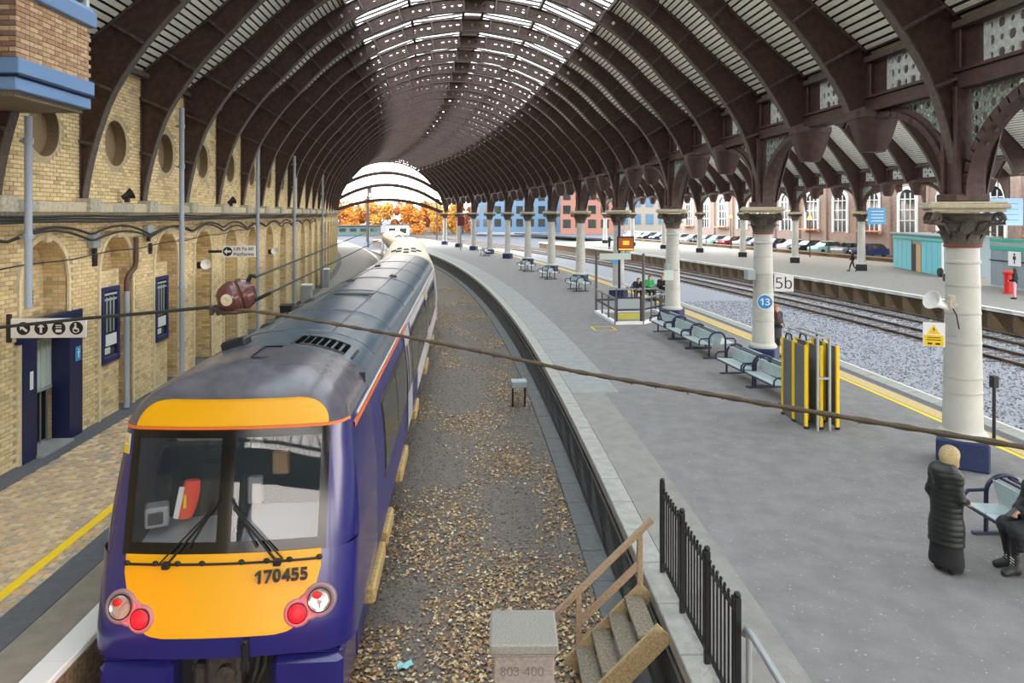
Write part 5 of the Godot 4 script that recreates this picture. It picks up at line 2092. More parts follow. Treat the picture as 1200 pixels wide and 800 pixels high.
func pictogram(k: int, o: Node3D, t: Transform3D) -> void:
	var d := MB.new()
	d.prism(disc(0.115, 28), t, 0.006)
	var c := obj("symbol", d, M.black, o)
	var m := MB.new()
	var up := t * Transform3D(Basis(), Vector3(0, 0, 0.004))
	if k == 0 or k == 1:   # arrows
		var a := up * Transform3D(Basis(Vector3(0, 0, 1), 0.9 if k == 0 else 0.0), Vector3.ZERO)
		m.prism(PackedVector2Array([Vector2(0, 0.085), Vector2(-0.06, 0.02), Vector2(-0.02, 0.02), Vector2(-0.02, -0.08), Vector2(0.02, -0.08), Vector2(0.02, 0.02), Vector2(0.06, 0.02)]), a, 0.005)
	elif k == 2:   # a lift: a box and bars
		for q in [[0.0, 0.05, 0.1, 0.016], [0.0, 0.015, 0.1, 0.016], [0.0, -0.045, 0.1, 0.05]]:
			m.prism(PackedVector2Array([Vector2(q[0] - q[2] / 2, q[1] - q[3] / 2), Vector2(q[0] + q[2] / 2, q[1] - q[3] / 2), Vector2(q[0] + q[2] / 2, q[1] + q[3] / 2), Vector2(q[0] - q[2] / 2, q[1] + q[3] / 2)]), up, 0.005)
	else:   # a seated wheelchair figure
		m.prism(disc(0.02, 12), up * Transform3D(Basis(), Vector3(-0.012, 0.07, 0)), 0.005)
		m.prism(PackedVector2Array([Vector2(-0.03, 0.045), Vector2(0.005, 0.045), Vector2(0.005, 0.0), Vector2(0.04, 0.0), Vector2(0.055, -0.06), Vector2(0.035, -0.065), Vector2(0.022, -0.022), Vector2(-0.03, -0.022)]), up, 0.005)
		var ring := PackedVector2Array()
		for i in 15: ring.append(Vector2(-0.005, -0.03) + Vector2.from_angle(2.0 + 3.6 * i / 14.0) * 0.055)
		for i in 15: ring.append(Vector2(-0.005, -0.03) + Vector2.from_angle(5.6 - 3.6 * i / 14.0) * 0.04)
		m.prism(ring, up, 0.005)
	obj("mark", m, M.white, c)

func wall_at(s: float, y: float, out := 0.0, turn := 0.0) -> Transform3D:   # x along the wall (into the distance), z out of it
	var t := TH(s)
	return Transform3D(Basis(Vector3.UP, t + PI / 2 + turn), P(s, UW + out, y))

func wall_things() -> void:
	# entrance in the first arch
	var d := frame_of("door_1", "navy framed entrance with a pale ribbed screen inside")
	var q0 := wall_at(14.0, 0)
	var mk := func(called: String, c: Vector3, size: Vector3, mat: Material, s: float) -> MeshInstance3D:
		var m := MB.new()
		m.cbox(c, size, 0.01)
		return obj(called, m, mat, d, wall_at(s, 0))
	mk.call("jamb", Vector3(0, 1.25, 0.02), Vector3(0.42, 2.5, 0.12), M.navy, 13.96)
	mk.call("jamb", Vector3(0, 1.25, -0.1), Vector3(0.5, 2.5, 0.36), M.navy, 15.56)
	mk.call("header", Vector3(0, 2.42, 0.0), Vector3(2.15, 0.4, 0.16), M.navy, 14.72)
	mk.call("threshold", Vector3(0, 0.02, -0.1), Vector3(1.1, 0.06, 0.6), M.slab, 14.7)
	for i in 6:
		mk.call("screen_slat", Vector3(-0.46 + i * 0.19, 1.68, -0.3), Vector3(0.165, 1.1, 0.04), M.pale_sign, 14.72)
	mk.call("screen_rail", Vector3(0, 1.1, -0.29), Vector3(1.2, 0.05, 0.06), M.grey_box, 14.72)
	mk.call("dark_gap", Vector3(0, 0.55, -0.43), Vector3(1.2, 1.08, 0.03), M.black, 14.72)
	for i in 5:
		mk.call("barrier_bar", Vector3(-0.45 + i * 0.22, 0.56, -0.3), Vector3(0.035, 1.05, 0.04), M.steel, 14.72)
	mk.call("white_notice", Vector3(0.02, 1.5, 0.085), Vector3(0.1, 0.34, 0.012), M.white, 13.96)
	mk.call("blue_notice", Vector3(0.06, 1.7, 0.086), Vector3(0.2, 0.3, 0.012), M.blue_sign, 15.56)
	var fi := MB.new()
	fi.prism(PackedVector2Array([Vector2(-0.02, -0.08), Vector2(0.02, -0.08), Vector2(0.02, 0.02), Vector2(0.05, 0.02), Vector2(0.05, 0.05), Vector2(-0.05, 0.05), Vector2(-0.05, 0.02), Vector2(-0.02, 0.02)]), T(0, 0, 0.004), 0.004)
	fi.prism(disc(0.022, 12), T(0, 0.085, 0.004), 0.004)
	obj("figure", fi, M.white, d, wall_at(15.56, 1.7, 0.094) * T(0.06, 0, 0))
	# projecting sign with four symbols
	var b := board("direction_sign", "white hanging sign with four black symbol circles over the navy entrance", "sign", xf(13.15, -7.76, 2.6), 1.28, 0.34, M.white, 0.05)
	for k in 4: pictogram(k, b, T(-0.42 + k * 0.3, 0, 0.03))
	var m := MB.new()
	m.cbox(Vector3(-0.68, 0, 0), Vector3(0.08, 0.5, 0.06), 0.01)
	obj("bracket", m, M.iron_dark, b)
	b = board("lift_sign", "small white sign with an arrow pointing to the lift, standing out from the wall", "sign", xf(23.7, -7.62, 3.42), 1.04, 0.37, M.white, 0.05)
	m = MB.new()
	m.prism(disc(0.145, 28), T(-0.34, 0, 0.03), 0.006)
	var c0 := obj("symbol", m, M.black, b)
	m = MB.new()
	m.prism(PackedVector2Array([Vector2(0, 0.11), Vector2(-0.09, 0.02), Vector2(-0.03, 0.02), Vector2(-0.03, -0.11), Vector2(0.03, -0.11), Vector2(0.03, 0.02), Vector2(0.09, 0.02)]), T(-0.34, 0, 0.034) * Transform3D(Basis(Vector3(0, 0, 1), PI / 2), Vector3.ZERO), 0.005)
	obj("arrow", m, M.white, c0)
	words("lettering", "Lift To All", 0.135, M.black, b, T(0.15, 0.08, 0.027), true)
	words("lettering", "Platforms", 0.135, M.black, b, T(0.15, -0.09, 0.027), true)
	m = MB.new()
	m.cbox(Vector3(-0.72, 0, 0), Vector3(0.44, 0.08, 0.05), 0.01)
	obj("bracket", m, M.iron_dark, b)
	# brick infill and blue windows in the next two arches
	var w: Node = get_node("wall_left")
	var n := 1
	for q in [[17.12, 16.75], [20.0, 19.65]]:
		var s: float = q[0]
		m = MB.new()
		m.cbox(Vector3(0, 1.66, -0.23), Vector3(0.98, 3.32, 0.46), 0.005)
		obj("infill", m, M.brickwork, w, wall_at(s, 0))
		var wf := frame_of("window_%d" % (n + 1), "blue framed window with a white notice in the arch " + ("after the entrance" if n == 1 else "before the tall pale downpipe"))
		n += 1
		var t := wall_at(s, 2.1)
		m = MB.new()
		for x in [-0.36, 0.36]: m.cbox(Vector3(x, 0, 0.03), Vector3(0.1, 1.7, 0.08), 0.01)
		m.cbox(Vector3(0, -0.8, 0.03), Vector3(0.8, 0.14, 0.08), 0.01)
		m.cbox(Vector3(0, 0.8, 0.03), Vector3(0.8, 0.1, 0.08), 0.01)
		obj("window_frame", m, M.navy_frame, wf, t)
		m = MB.new()
		m.box(Vector3(0, 0, 0.012), Vector3(0.64, 1.5, 0.02))
		obj("glass", m, M.train_glass, wf, t)
		for x in [-0.16, 0.0, 0.16]:
			m = MB.new()
			m.cbox(Vector3(x, 0.22, 0.035), Vector3(0.035, 0.8, 0.03), 0.005)
			obj("muntin", m, M.grey_box, wf, t)
		for y in [0.68, 0.56]:
			m = MB.new()
			m.cbox(Vector3(0, y, 0.035), Vector3(0.6, 0.05, 0.03), 0.005)
			obj("head_bar", m, M.grey_box, wf, t)
		m = MB.new()
		m.box(Vector3(0.04, -0.36, 0.036), Vector3(0.5, 0.26, 0.012))
		obj("notice", m, M.white, wf, t)
		m = MB.new()
		m.box(Vector3(-0.12, -0.6, 0.03), Vector3(0.24, 0.14, 0.012))
		obj("notice", m, M.pale_sign, wf, t)
	# downpipes
	var pipes := [[13.3, 2.9, 6.34, "pale blue downpipe ending just above the entrance sign"], [20.4, 0.0, 7.5, "tall pale downpipe right after the second blue window"], [28.4, 0.0, 7.4, "tall pale downpipe behind the lift sign"], [35.85, 0.0, 7.4, "slim distant pale downpipe, next beyond the lift sign"], [46.9, 0.0, 7.4, "farthest slim pale downpipe on the brick wall"]]
	for p in pipes:
		var o := thing("downpipe", p[3], "pipe", wall_at(p[0], 0, 0.42))
		m = MB.new()
		m.tube([Vector3(0, p[1] + 0.02, 0), Vector3(0, p[2], 0)], 0.065, 12)
		obj("pipe", m, M.pipe_blue, o)
		for y in [0.9, 2.6, 4.2, 5.9, 7.0]:
			if y < p[1]: continue
			m = MB.new()
			m.lathe(Vector3(0, y, 0), [[0.065, -0.05], [0.085, -0.05], [0.085, 0.05], [0.065, 0.05]], 12)
			m.cbox(Vector3(0, y, -0.1), Vector3(0.05, 0.04, 0.1), 0.006)
			obj("collar", m, M.pipe_blue, o)
	var o := thing("downpipe", "brown cranked drain pipe that turns into a pale pipe by the blue window", "pipe", wall_at(17.75, 0, 0.12))
	m = MB.new()
	m.tube([Vector3(0.5, 4.05, 0), Vector3(0.5, 3.45, 0), Vector3(0.42, 3.3, 0), Vector3(0.1, 3.15, 0), Vector3(0, 3.02, 0), Vector3(0, 2.75, 0)], 0.06, 10)
	obj("brown_pipe", m, M.pipe_brown, o)
	m = MB.new()
	m.tube([Vector3(0, 2.78, 0), Vector3(0, 0.02, 0)], 0.065, 10)
	obj("pale_pipe", m, M.pipe_blue, o)
	# cables along the cornice
	var run := thing("cable_run", "bundle of straight dark cables clipped under the stone cornice of the brick wall", "cables", Transform3D())
	for k in 3:
		var cp := []
		for i in 60:
			var s := 7.0 + i * 0.75
			cp.append(P(s, UW + 0.24 + 0.02 * k, 4.56 - 0.055 * k + 0.012 * sin(s * 1.3 + k)))
		m = MB.new()
		m.tube(cp, 0.026, 6)
		obj("cable", m, M.cable, run)
	run = thing("cable_run", "pair of sagging dark cables draped over the arch tops of the brick wall", "cables", Transform3D())
	for k in 2:
		var cp := []
		for i in 190:
			var s := 7.0 + i * 0.2
			var f := fposmod((s - S1) / RIB, 1.0)
			cp.append(P(s, UW + 0.235 + 0.02 * k, 4.12 + 0.2 * sin(PI * f) - 0.06 * k - 0.05 * sin(s * 0.7 + k * 2.0)))
		m = MB.new()
		m.tube(cp, 0.026, 6)
		obj("cable", m, M.cable, run)
	var pts := []
	for i in 40:
		var s := 9.0 + i * 0.5
		pts.append(P(s, UW + 0.29, 3.55 + 0.028 * (s - 9.0) + 0.02 * sin(s * 2.0)))
	m = MB.new()
	m.tube(pts, 0.014, 6)
	tag(obj("cable", m, M.cable, null), "thin single cable rising across the fronts of the first arches", "cable")
	for q in [[16.25, 4.02, "grey junction box under the cables between the first two arches"], [19.0, 4.18, "grey junction box with a short black lead above the second window pier"]]:
		o = thing("junction_box", q[2], "box", wall_at(q[0], q[1], 0.1))
		m = MB.new()
		m.cbox(Vector3.ZERO, Vector3(0.32, 0.3, 0.16), 0.02)
		obj("case", m, M.grey_box, o)
		m = MB.new()
		m.cbox(Vector3(-0.02, -0.2, 0.02), Vector3(0.1, 0.14, 0.08), 0.01)
		obj("gland", m, M.black, o)
	for q in [[16.42, 3.6, "small dark vent hole high on the pier before the blue window"], [19.3, 3.72, "narrow dark vent slot high on the pier before the second window"], [14.0, 3.05, "dark vent hole above the navy entrance"]]:
		o = thing("vent", q[2], "vent", wall_at(q[0], q[1], 0.02))
		m = MB.new()
		m.cbox(Vector3.ZERO, Vector3(0.2, 0.28, 0.05), 0.008)
		obj("frame", m, M.iron_dark, o)
		for i in 4:
			m = MB.new()
			m.box(Vector3(0, -0.1 + i * 0.066, 0.03), Vector3(0.15, 0.02, 0.03), Basis(Vector3.RIGHT, 0.5))
			obj("louvre", m, M.black, o)
	for q in [[17.55, 4.92, "small black floodlight on the cornice under the second roundel"], [25.6, 4.92, "small black floodlight on the cornice farther along the wall"]]:
		o = thing("floodlight", q[2], "lamp", wall_at(q[0], q[1], 0.22))
		m = MB.new()
		m.lathe(Vector3(0, 0.12, 0), [[0.0, -0.12], [0.05, -0.12], [0.08, 0.0], [0.14, 0.12], [0.0, 0.1]], 14, Basis(Vector3.RIGHT, 1.0) * Basis(Vector3(0, 0, 1), -0.6))
		obj("shade", m, M.black, o)
		m = MB.new()
		m.cbox(Vector3(0, 0.02, 0), Vector3(0.1, 0.12, 0.1), 0.01)
		obj("foot", m, M.iron_dark, o)
	for q in [[22.75, 3.05, "white horn loudspeaker low on the wall after the tall downpipe"], [31.9, 3.0, "white horn loudspeaker on the wall beyond the lift sign"]]:
		o = thing("loudspeaker", q[2], "loudspeaker", wall_at(q[0], q[1], 0.34))
		m = MB.new()
		m.lathe(Vector3.ZERO, [[0.0, -0.16], [0.05, -0.16], [0.06, -0.02], [0.16, 0.16], [0.0, 0.06]], 16, Basis(Vector3(0, 0, 1), 1.3))
		obj("horn", m, M.white, o)
		m = MB.new()
		m.cbox(Vector3(0, 0, -0.16), Vector3(0.06, 0.2, 0.3), 0.01)
		obj("bracket", m, M.iron_dark, o)
	for q in [[39.0, 0.9, "pale grey cabinet standing at the foot of the far brick wall"], [47.5, 1.1, "taller pale cabinet at the foot of the brick wall near the shed mouth"], [33.5, 0.5, "low black bin at the foot of the brick wall"]]:
		o = thing("wall_cabinet" if q[1] > 0.6 else "bin", q[2], "cabinet" if q[1] > 0.6 else "bin", xf(q[0], -8.1))
		m = MB.new()
		m.cbox(Vector3(0, q[1] * 0.5, 0), Vector3(0.5, q[1], 0.8), 0.02)
		obj("body", m, M.grey_box if q[1] > 0.6 else M.black, o)
		m = MB.new()
		m.cbox(Vector3(0, q[1] + 0.02, 0), Vector3(0.56, 0.06, 0.86), 0.015)
		obj("lid", m, M.white if q[1] > 0.6 else M.iron_dark, o)

func signal_box() -> void:   # the brick oriel with blue bands that juts from the wall at the level of the footbridge
	var o := thing("signal_cabin", "brick signal cabin with blue bands jutting from the wall above the platform", "cabin", xf(12.25, UW + 0.02, 0))
	plain_mat("band_blue", Color8(118, 152, 196), 0.5)
	plain_mat("band_pale", Color8(150, 186, 226), 0.5)
	var W := 1.5
	var L := 2.1
	var cx := W * 0.5
	var core := MB.new()
	core.box(Vector3(cx, 7.35, 0.05), Vector3(W - 0.06, 1.1, L - 0.06))
	obj("core", core, M.mortar, o)
	for q in [[6.46, 0.2, 0.0], [6.7, 0.24, 0.05]]:
		var m := MB.new()
		m.cbox(Vector3(cx + q[2] * 0.5, q[0] + q[1] * 0.5, 0.05), Vector3(W + q[2], q[1], L + q[2]), 0.015)
		obj("blue_band", m, M.band_blue, o)
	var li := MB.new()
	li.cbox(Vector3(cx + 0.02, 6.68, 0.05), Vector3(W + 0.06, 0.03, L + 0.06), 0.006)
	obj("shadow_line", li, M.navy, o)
	var un := MB.new()
	un.box(Vector3(cx, 6.42, 0.05), Vector3(W - 0.2, 0.08, L - 0.2))
	obj("soffit", un, M.wood_old, o)
	var tb := MB.new()
	tb.cbox(Vector3(cx + 0.03, 8.04, 0.05), Vector3(W + 0.1, 0.26, L + 0.1), 0.015)
	obj("sill_band", tb, M.band_blue, o)
	var pb := MB.new()
	pb.cbox(Vector3(cx + 0.02, 8.2, 0.05), Vector3(W + 0.04, 0.08, L + 0.04), 0.012)
	obj("sill_cap", pb, M.band_pale, o)
	for q in [[W, 1.0], [W, 0.0], [W, -0.95], [0.6, 1.0]]:
		var m := MB.new()
		m.cbox(Vector3(q[0] - 0.05, 8.8, q[1] + 0.05), Vector3(0.1, 1.2, 0.1), 0.01)
		obj("window_post", m, M.white, o)
	var gl := MB.new()
	gl.quad(Vector3(W - 0.05, 8.24, 1.05), Vector3(W - 0.05, 9.4, 1.05), Vector3(W - 0.05, 9.4, -0.95), Vector3(W - 0.05, 8.24, -0.95))
	obj("pane", gl, M.cab_glass, o)
	var g2 := MB.new()
	g2.quad(Vector3(0.0, 8.24, 1.05), Vector3(0.0, 9.4, 1.05), Vector3(W - 0.05, 9.4, 1.05), Vector3(W - 0.05, 8.24, 1.05))
	obj("pane", g2, M.cab_glass, o)
	var rf := MB.new()
	rf.cbox(Vector3(cx, 9.48, 0.05), Vector3(W + 0.2, 0.14, L + 0.2), 0.02)
	obj("roof", rf, M.iron_dark, o)
	var kinds := [
		worn("cabin_brick_0", Color8(196, 160, 122), Color8(214, 180, 142), 0.3, 0.9, 0.03, 0.2), worn("cabin_brick_1", Color8(178, 138, 108), Color8(198, 158, 126), 0.3, 0.9, 0.03, 0.2),
		worn("cabin_brick_2", Color8(208, 176, 140), Color8(224, 196, 160), 0.3, 0.9, 0.03, 0.2), worn("cabin_brick_3", Color8(134, 104, 98), Color8(158, 126, 116), 0.3, 0.9, 0.03, 0.2)]
	var long := MB.new()
	long.cbox(Vector3.ZERO, Vector3(0.03, 0.068, 0.212), 0.006)
	var header := MB.new()
	header.cbox(Vector3.ZERO, Vector3(0.03, 0.068, 0.1), 0.006)
	var lm := long.done()
	var hm := header.done()
	for row in 13:   # flemish bond
		var y := 6.985 + row * 0.078
		var z := L * 0.5 + 0.05
		var k := row % 2
		while z > -L * 0.5 + 0.12:
			var wd := 0.222 if k % 2 == 0 else 0.11
			if z - wd < -L * 0.5 + 0.02: break
			obj("brick", lm if k % 2 == 0 else hm, kinds[[0, 1, 2, 0, 2, 1][rng.randi() % 6]], o, T(W - 0.018, y, z - wd * 0.5))
			z -= wd
			k += 1
		var x := W
		k = row % 2
		while x > 0.1:
			var wd := 0.222 if k % 2 == 0 else 0.11
			obj("brick", lm if k % 2 == 0 else hm, kinds[3] if row % 2 == 0 else kinds[rng.randi() % 3], o, T(x - wd * 0.5, y, L * 0.5 + 0.062 - 0.04 + 0.012, PI / 2))
			x -= wd
			k += 1

func overhead() -> void:   # the guy rope, the insulator and the wires over the train
	var pt := func(x: float, y: float, z: float) -> Vector3: return Vector3(x, y, -z)
	var m := MB.new()
	m.tube([pt.call(-6.6, 3.35, 7.15), pt.call(-4.94, 3.51, 7.0), pt.call(-4.06, 3.61, 6.9), pt.call(-3.23, 3.70, 6.7), pt.call(-2.58, 3.78, 6.5)], 0.016, 8)
	tag(obj("wire", m, M.cable, null), "dark wire running from the brick wall to the brown insulator", "wire")
	var ctl := [[-2.72, 3.75, 6.53], [-2.2, 3.735, 6.4], [-1.13, 3.633, 6.0], [-0.264, 3.546, 5.6], [0.48, 3.49, 5.1], [1.08, 3.49, 4.6], [1.57, 3.505, 4.1], [2.12, 3.516, 3.6], [2.48, 3.52, 3.28], [3.2, 3.53, 2.7]]
	var cv := Curve3D.new()
	for c in ctl: cv.add_point(pt.call(c[0], c[1], c[2]))
	for i in range(1, ctl.size() - 1):
		var d := (cv.get_point_position(i + 1) - cv.get_point_position(i - 1)) / 6.0
		cv.set_point_in(i, -d)
		cv.set_point_out(i, d)
	var pts := []
	var n := 220
	for i in n: pts.append(cv.sample_baked(cv.get_baked_length() * i / (n - 1.0)))
	var rope := thing("rope", "thick frayed brown rope stretched across the view from the insulator", "rope", Transform3D())
	m = MB.new()
	m.tube(pts, 0.0125, 8)
	obj("core", m, M.rope, rope)
	for k in 2:
		m = MB.new()
		var tw := []
		for i in n:
			var a := i * 0.55 + PI * k
			tw.append(pts[i] + Vector3(0, cos(a), sin(a) * 0.4) * 0.008 + Vector3(0, 0, 0))
		m.tube(tw, 0.009, 6)
		obj("strand", m, M.rope, rope)
	m = MB.new()
	for i in 30:
		var p: Vector3 = pts[rng.randi_range(60, n - 1)]
		m.tube([p + Vector3(0, -0.008, 0), p + Vector3(rng.randf_range(-0.03, 0.03), rng.randf_range(-0.03, -0.012), 0)], 0.004, 5)
	var fr := obj("frayed_ends", m, M.rope, rope)
	fr.set_meta("kind", "stuff")
	# egg insulator
	var o := thing("insulator", "brown glazed egg insulator with a pale eye where the rope and wires meet", "insulator", Transform3D(Basis(), pt.call(-2.5, 3.855, 6.58)))
	plain_mat("glaze", Color8(92, 56, 52), 0.22)
	m = MB.new()
	var tilt := Basis(Vector3(0, 0, 1), 0.35) * Basis(Vector3.UP, 0.5)
	m.lathe(Vector3.ZERO, [[0.0, -0.17], [0.07, -0.165], [0.12, -0.13], [0.148, -0.07], [0.15, -0.035], [0.135, -0.02], [0.15, 0.0], [0.15, 0.04], [0.14, 0.08], [0.115, 0.125], [0.07, 0.16], [0.0, 0.17]], 28, tilt * Basis(Vector3(0, 0, 1), PI / 2))
	obj("body", m, M.glaze, o)
	m = MB.new()
	m.lathe(Vector3(-0.03, -0.015, 0.15), [[0.0, 0.014], [0.03, 0.016], [0.052, 0.008], [0.056, -0.03]], 20, Basis(Vector3.RIGHT, PI / 2))
	obj("eye", m, M.stone, o)
	m = MB.new()
	m.tube([Vector3(-0.22, -0.1, 0.05), Vector3(-0.1, -0.13, 0.12), Vector3(0.02, -0.13, 0.13), Vector3(0.14, -0.12, 0.08)], 0.018, 8)
	for x in [-0.19, -0.13, -0.08]: m.cbox(Vector3(x, -0.12, 0.08), Vector3(0.03, 0.08, 0.05), 0.008)
	obj("clamp", m, M.iron, o)
	m = MB.new()
	m.tube([Vector3(0.1, 0.13, 0), Vector3(0.13, 0.19, 0), Vector3(0.17, 0.18, 0)], 0.02, 8)
	m.tube([Vector3(0.14, -0.05, 0), Vector3(0.24, 0.0, 0), Vector3(0.3, 0.03, -0.02)], 0.016, 8)
	obj("shackle", m, M.black, o)
	for q in [[Vector3(-2.33, 4.03, -6.58), Vector3(-4.9, 3.97, -24.0), Vector3(-11.5, 3.2, -58.0)], [Vector3(-2.2, 3.885, -6.6), Vector3(-4.4, 3.75, -24.0), Vector3(-10.6, 2.5, -52.0)]]:
		m = MB.new()
		m.tube([q[0], q[0].lerp(q[1], 0.5) + Vector3(0, 0.0, 0), q[1], q[2]], 0.011, 6)
		var lb: String = "upper thin wire running from the insulator over the train" if q[0].y > 4.0 else "lower thin wire running from the insulator over the train"
		tag(obj("wire", m, M.cable, null), lb, "wire")

# ---------------------------------------------------------------- people: a smooth body meshed from tapered limbs
func flesh(out: MB, bones: Array, cell: float, k: float, at := Transform3D(), flat := 1.0, clip = null, ridge := 0.0) -> void:
	var lo := Vector3(1e9, 1e9, 1e9)
	var hi := -lo
	for b in bones:
		var r: float = maxf(b[2], b[3]) + k + cell * 2.5
		for e in [b[0], b[1]]:
			lo = lo.min(e - Vector3(r, r, r))
			hi = hi.max(e + Vector3(r, r, r))
	var nx := int((hi.x - lo.x) / cell) + 2
	var ny := int((hi.y - lo.y) / cell) + 2
	var nz := int((hi.z - lo.z) / cell) + 2
	var f := PackedFloat32Array()
	f.resize(nx * ny * nz)
	f.fill(1.0)
	for b in bones:
		var a: Vector3 = b[0]
		var d: Vector3 = b[1] - a
		var dd := maxf(d.length_squared(), 1e-9)
		var ra: float = b[2]
		var dr: float = b[3] - ra
		var r := maxf(b[2], b[3]) + k + cell * 2.0
		var l: Vector3 = a.min(b[1]) - Vector3(r, r, r)
		var h: Vector3 = a.max(b[1]) + Vector3(r, r, r)
		var x0 := maxi(0, int((l.x - lo.x) / cell)); var x1 := mini(nx - 1, int((h.x - lo.x) / cell) + 1)
		var y0 := maxi(0, int((l.y - lo.y) / cell)); var y1 := mini(ny - 1, int((h.y - lo.y) / cell) + 1)
		var z0 := maxi(0, int((l.z - lo.z) / cell)); var z1 := mini(nz - 1, int((h.z - lo.z) / cell) + 1)
		for y in range(y0, y1 + 1):
			for z in range(z0, z1 + 1):
				var row := (y * nz + z) * nx
				for x in range(x0, x1 + 1):
					var p := lo + Vector3(x, y, z) * cell
					var t := clampf((p - a).dot(d) / dd, 0.0, 1.0)
					var v := p.distance_to(a + d * t) - ra - dr * t
					var o := f[row + x]
					var m := maxf(k - absf(v - o), 0.0) / k
					f[row + x] = minf(v, o) - m * m * k * 0.25
	if clip != null or ridge > 0.0:
		for y in ny:
			for z in nz:
				for x in nx:
					var i := (y * nz + z) * nx + x
					if f[i] < 0.06:
						var p := lo + Vector3(x, y, z) * cell
						if ridge > 0.0: f[i] -= ridge * (absf(sin(p.y * 40.0)) - 0.5)
						if clip != null: f[i] = maxf(f[i], clip.call(Vector3(p.x, p.y, p.z * flat)))
	var idx := PackedInt32Array()
	idx.resize(nx * ny * nz)
	idx.fill(-1)
	var vs := PackedVector3Array()
	var ns := PackedVector3Array()
	var sx := 1
	var sz := nx
	var sy := nx * nz
	var corner := [0, sx, sy, sx + sy, sz, sx + sz, sy + sz, sx + sy + sz]
	var edges := [[0, 1], [2, 3], [4, 5], [6, 7], [0, 2], [1, 3], [4, 6], [5, 7], [0, 4], [1, 5], [2, 6], [3, 7]]
	for y in ny - 1:
		for z in nz - 1:
			for x in nx - 1:
				var i := y * sy + z * sz + x
				var q := f[i]
				if q > cell * 2.0: continue
				var s := 0
				for c in 8:
					if f[i + corner[c]] < 0.0: s += 1
				if s == 0 or s == 8: continue
				var sum := Vector3.ZERO
				var n := 0
				for e in edges:
					var va := f[i + corner[e[0]]]
					var vb := f[i + corner[e[1]]]
					if (va < 0.0) != (vb < 0.0):
						var t := va / (va - vb)
						var pa := Vector3(e[0] & 1, (e[0] >> 1) & 1, (e[0] >> 2) & 1)
						var pb := Vector3(e[1] & 1, (e[1] >> 1) & 1, (e[1] >> 2) & 1)
						sum += pa.lerp(pb, t)
						n += 1
				var g := Vector3(f[i + 1] - f[i] + f[i + sx + sy + sz] - f[i + sy + sz], f[i + sy] - f[i] + f[i + sx + sy + sz] - f[i + sx + sz], f[i + sz] - f[i] + f[i + sx + sy + sz] - f[i + sx + sy])
				var p := lo + (Vector3(x, y, z) + sum / n) * cell
				p.z *= flat
				g.z /= flat
				idx[i] = vs.size()
				vs.append(at * p)
				ns.append((at.basis * g).normalized())
	for y in range(1, ny - 1):
		for z in range(1, nz - 1):
			for x in range(1, nx - 1):
				var i := y * sy + z * sz + x
				if f[i] > cell * 2.0: continue
				var v := f[i] < 0.0
				for ax in 3:
					var st: int = [sx, sy, sz][ax]
					if v == (f[i + st] < 0.0): continue
					var u1: int = [sy, sz, sx][ax]
					var u2: int = [sz, sx, sy][ax]
					var a := idx[i]
					var b := idx[i - u1]
					var c := idx[i - u1 - u2]
					var d := idx[i - u2]
					if a < 0 or b < 0 or c < 0 or d < 0: continue
					if v:
						out.stri(vs[a], vs[c], vs[b], ns[a], ns[c], ns[b])
						out.stri(vs[a], vs[d], vs[c], ns[a], ns[d], ns[c])
					else:
						out.stri(vs[a], vs[b], vs[c], ns[a], ns[b], ns[c])
						out.stri(vs[a], vs[c], vs[d], ns[a], ns[c], ns[d])

const FLAT := 0.76

func J(pose: Dictionary, n: String) -> Vector3:
	var p: Vector3 = pose[n]
	return Vector3(p.x, p.y, p.z / FLAT)

func skeleton(p: Dictionary, grow := 0.0, which := "all") -> Array:
	var b := []
	var add := func(a: String, c: String, ra: float, rc: float) -> void: b.append([J(p, a), J(p, c), ra + grow, rc + grow])
	if which in ["all", "torso", "top"]:
		add.call("pelvis", "waist", 0.135, 0.118)
		add.call("waist", "chest", 0.118, 0.14)
		add.call("chest", "neck", 0.12, 0.055)
		add.call("shl", "shr", 0.062, 0.062)
	if which in ["all"]:
		b.append([J(p, "neck"), J(p, "head") - Vector3(0, 0.06, 0), 0.05, 0.05])
	if which in ["all", "top", "arms"]:
		for s in ["l", "r"]:
			add.call("sh" + s, "el" + s, 0.054, 0.043)
			add.call("el" + s, "wr" + s, 0.043, 0.029)
	if which in ["all", "legs"]:
		for s in ["l", "r"]:
			add.call("hip" + s, "kn" + s, 0.088, 0.058)
			add.call("kn" + s, "an" + s, 0.056, 0.038)
		add.call("hipl", "hipr", 0.1, 0.1)
	if which in ["all", "feet", "footl", "footr"]:
		for s in ["l", "r"]:
			if which.begins_with("foot") and not which.ends_with(s): continue
			add.call("an" + s, "to" + s, 0.043, 0.034)
			b.append([J(p, "an" + s) + Vector3(0, 0.0, 0), J(p, "an" + s) + Vector3(0, -0.03, 0.03), 0.045 + grow, 0.036 + grow])
	return b

func pose_standing() -> Dictionary:
	return {"pelvis": Vector3(0, 0.93, 0), "waist": Vector3(0, 1.06, 0), "chest": Vector3(0, 1.25, 0), "neck": Vector3(0, 1.42, 0.0), "head": Vector3(0, 1.575, -0.02),
		"shl": Vector3(-0.17, 1.37, 0.01), "shr": Vector3(0.17, 1.37, 0.01), "ell": Vector3(-0.24, 1.1, 0.04), "elr": Vector3(0.24, 1.1, 0.04), "wrl": Vector3(-0.13, 1.0, -0.19), "wrr": Vector3(0.13, 1.0, -0.19),
		"hipl": Vector3(-0.085, 0.88, 0), "hipr": Vector3(0.085, 0.88, 0), "knl": Vector3(-0.09, 0.48, -0.01), "knr": Vector3(0.09, 0.48, -0.01), "anl": Vector3(-0.095, 0.075, 0.02), "anr": Vector3(0.095, 0.075, 0.02),
		"tol": Vector3(-0.11, 0.035, -0.14), "tor": Vector3(0.11, 0.035, -0.14)}

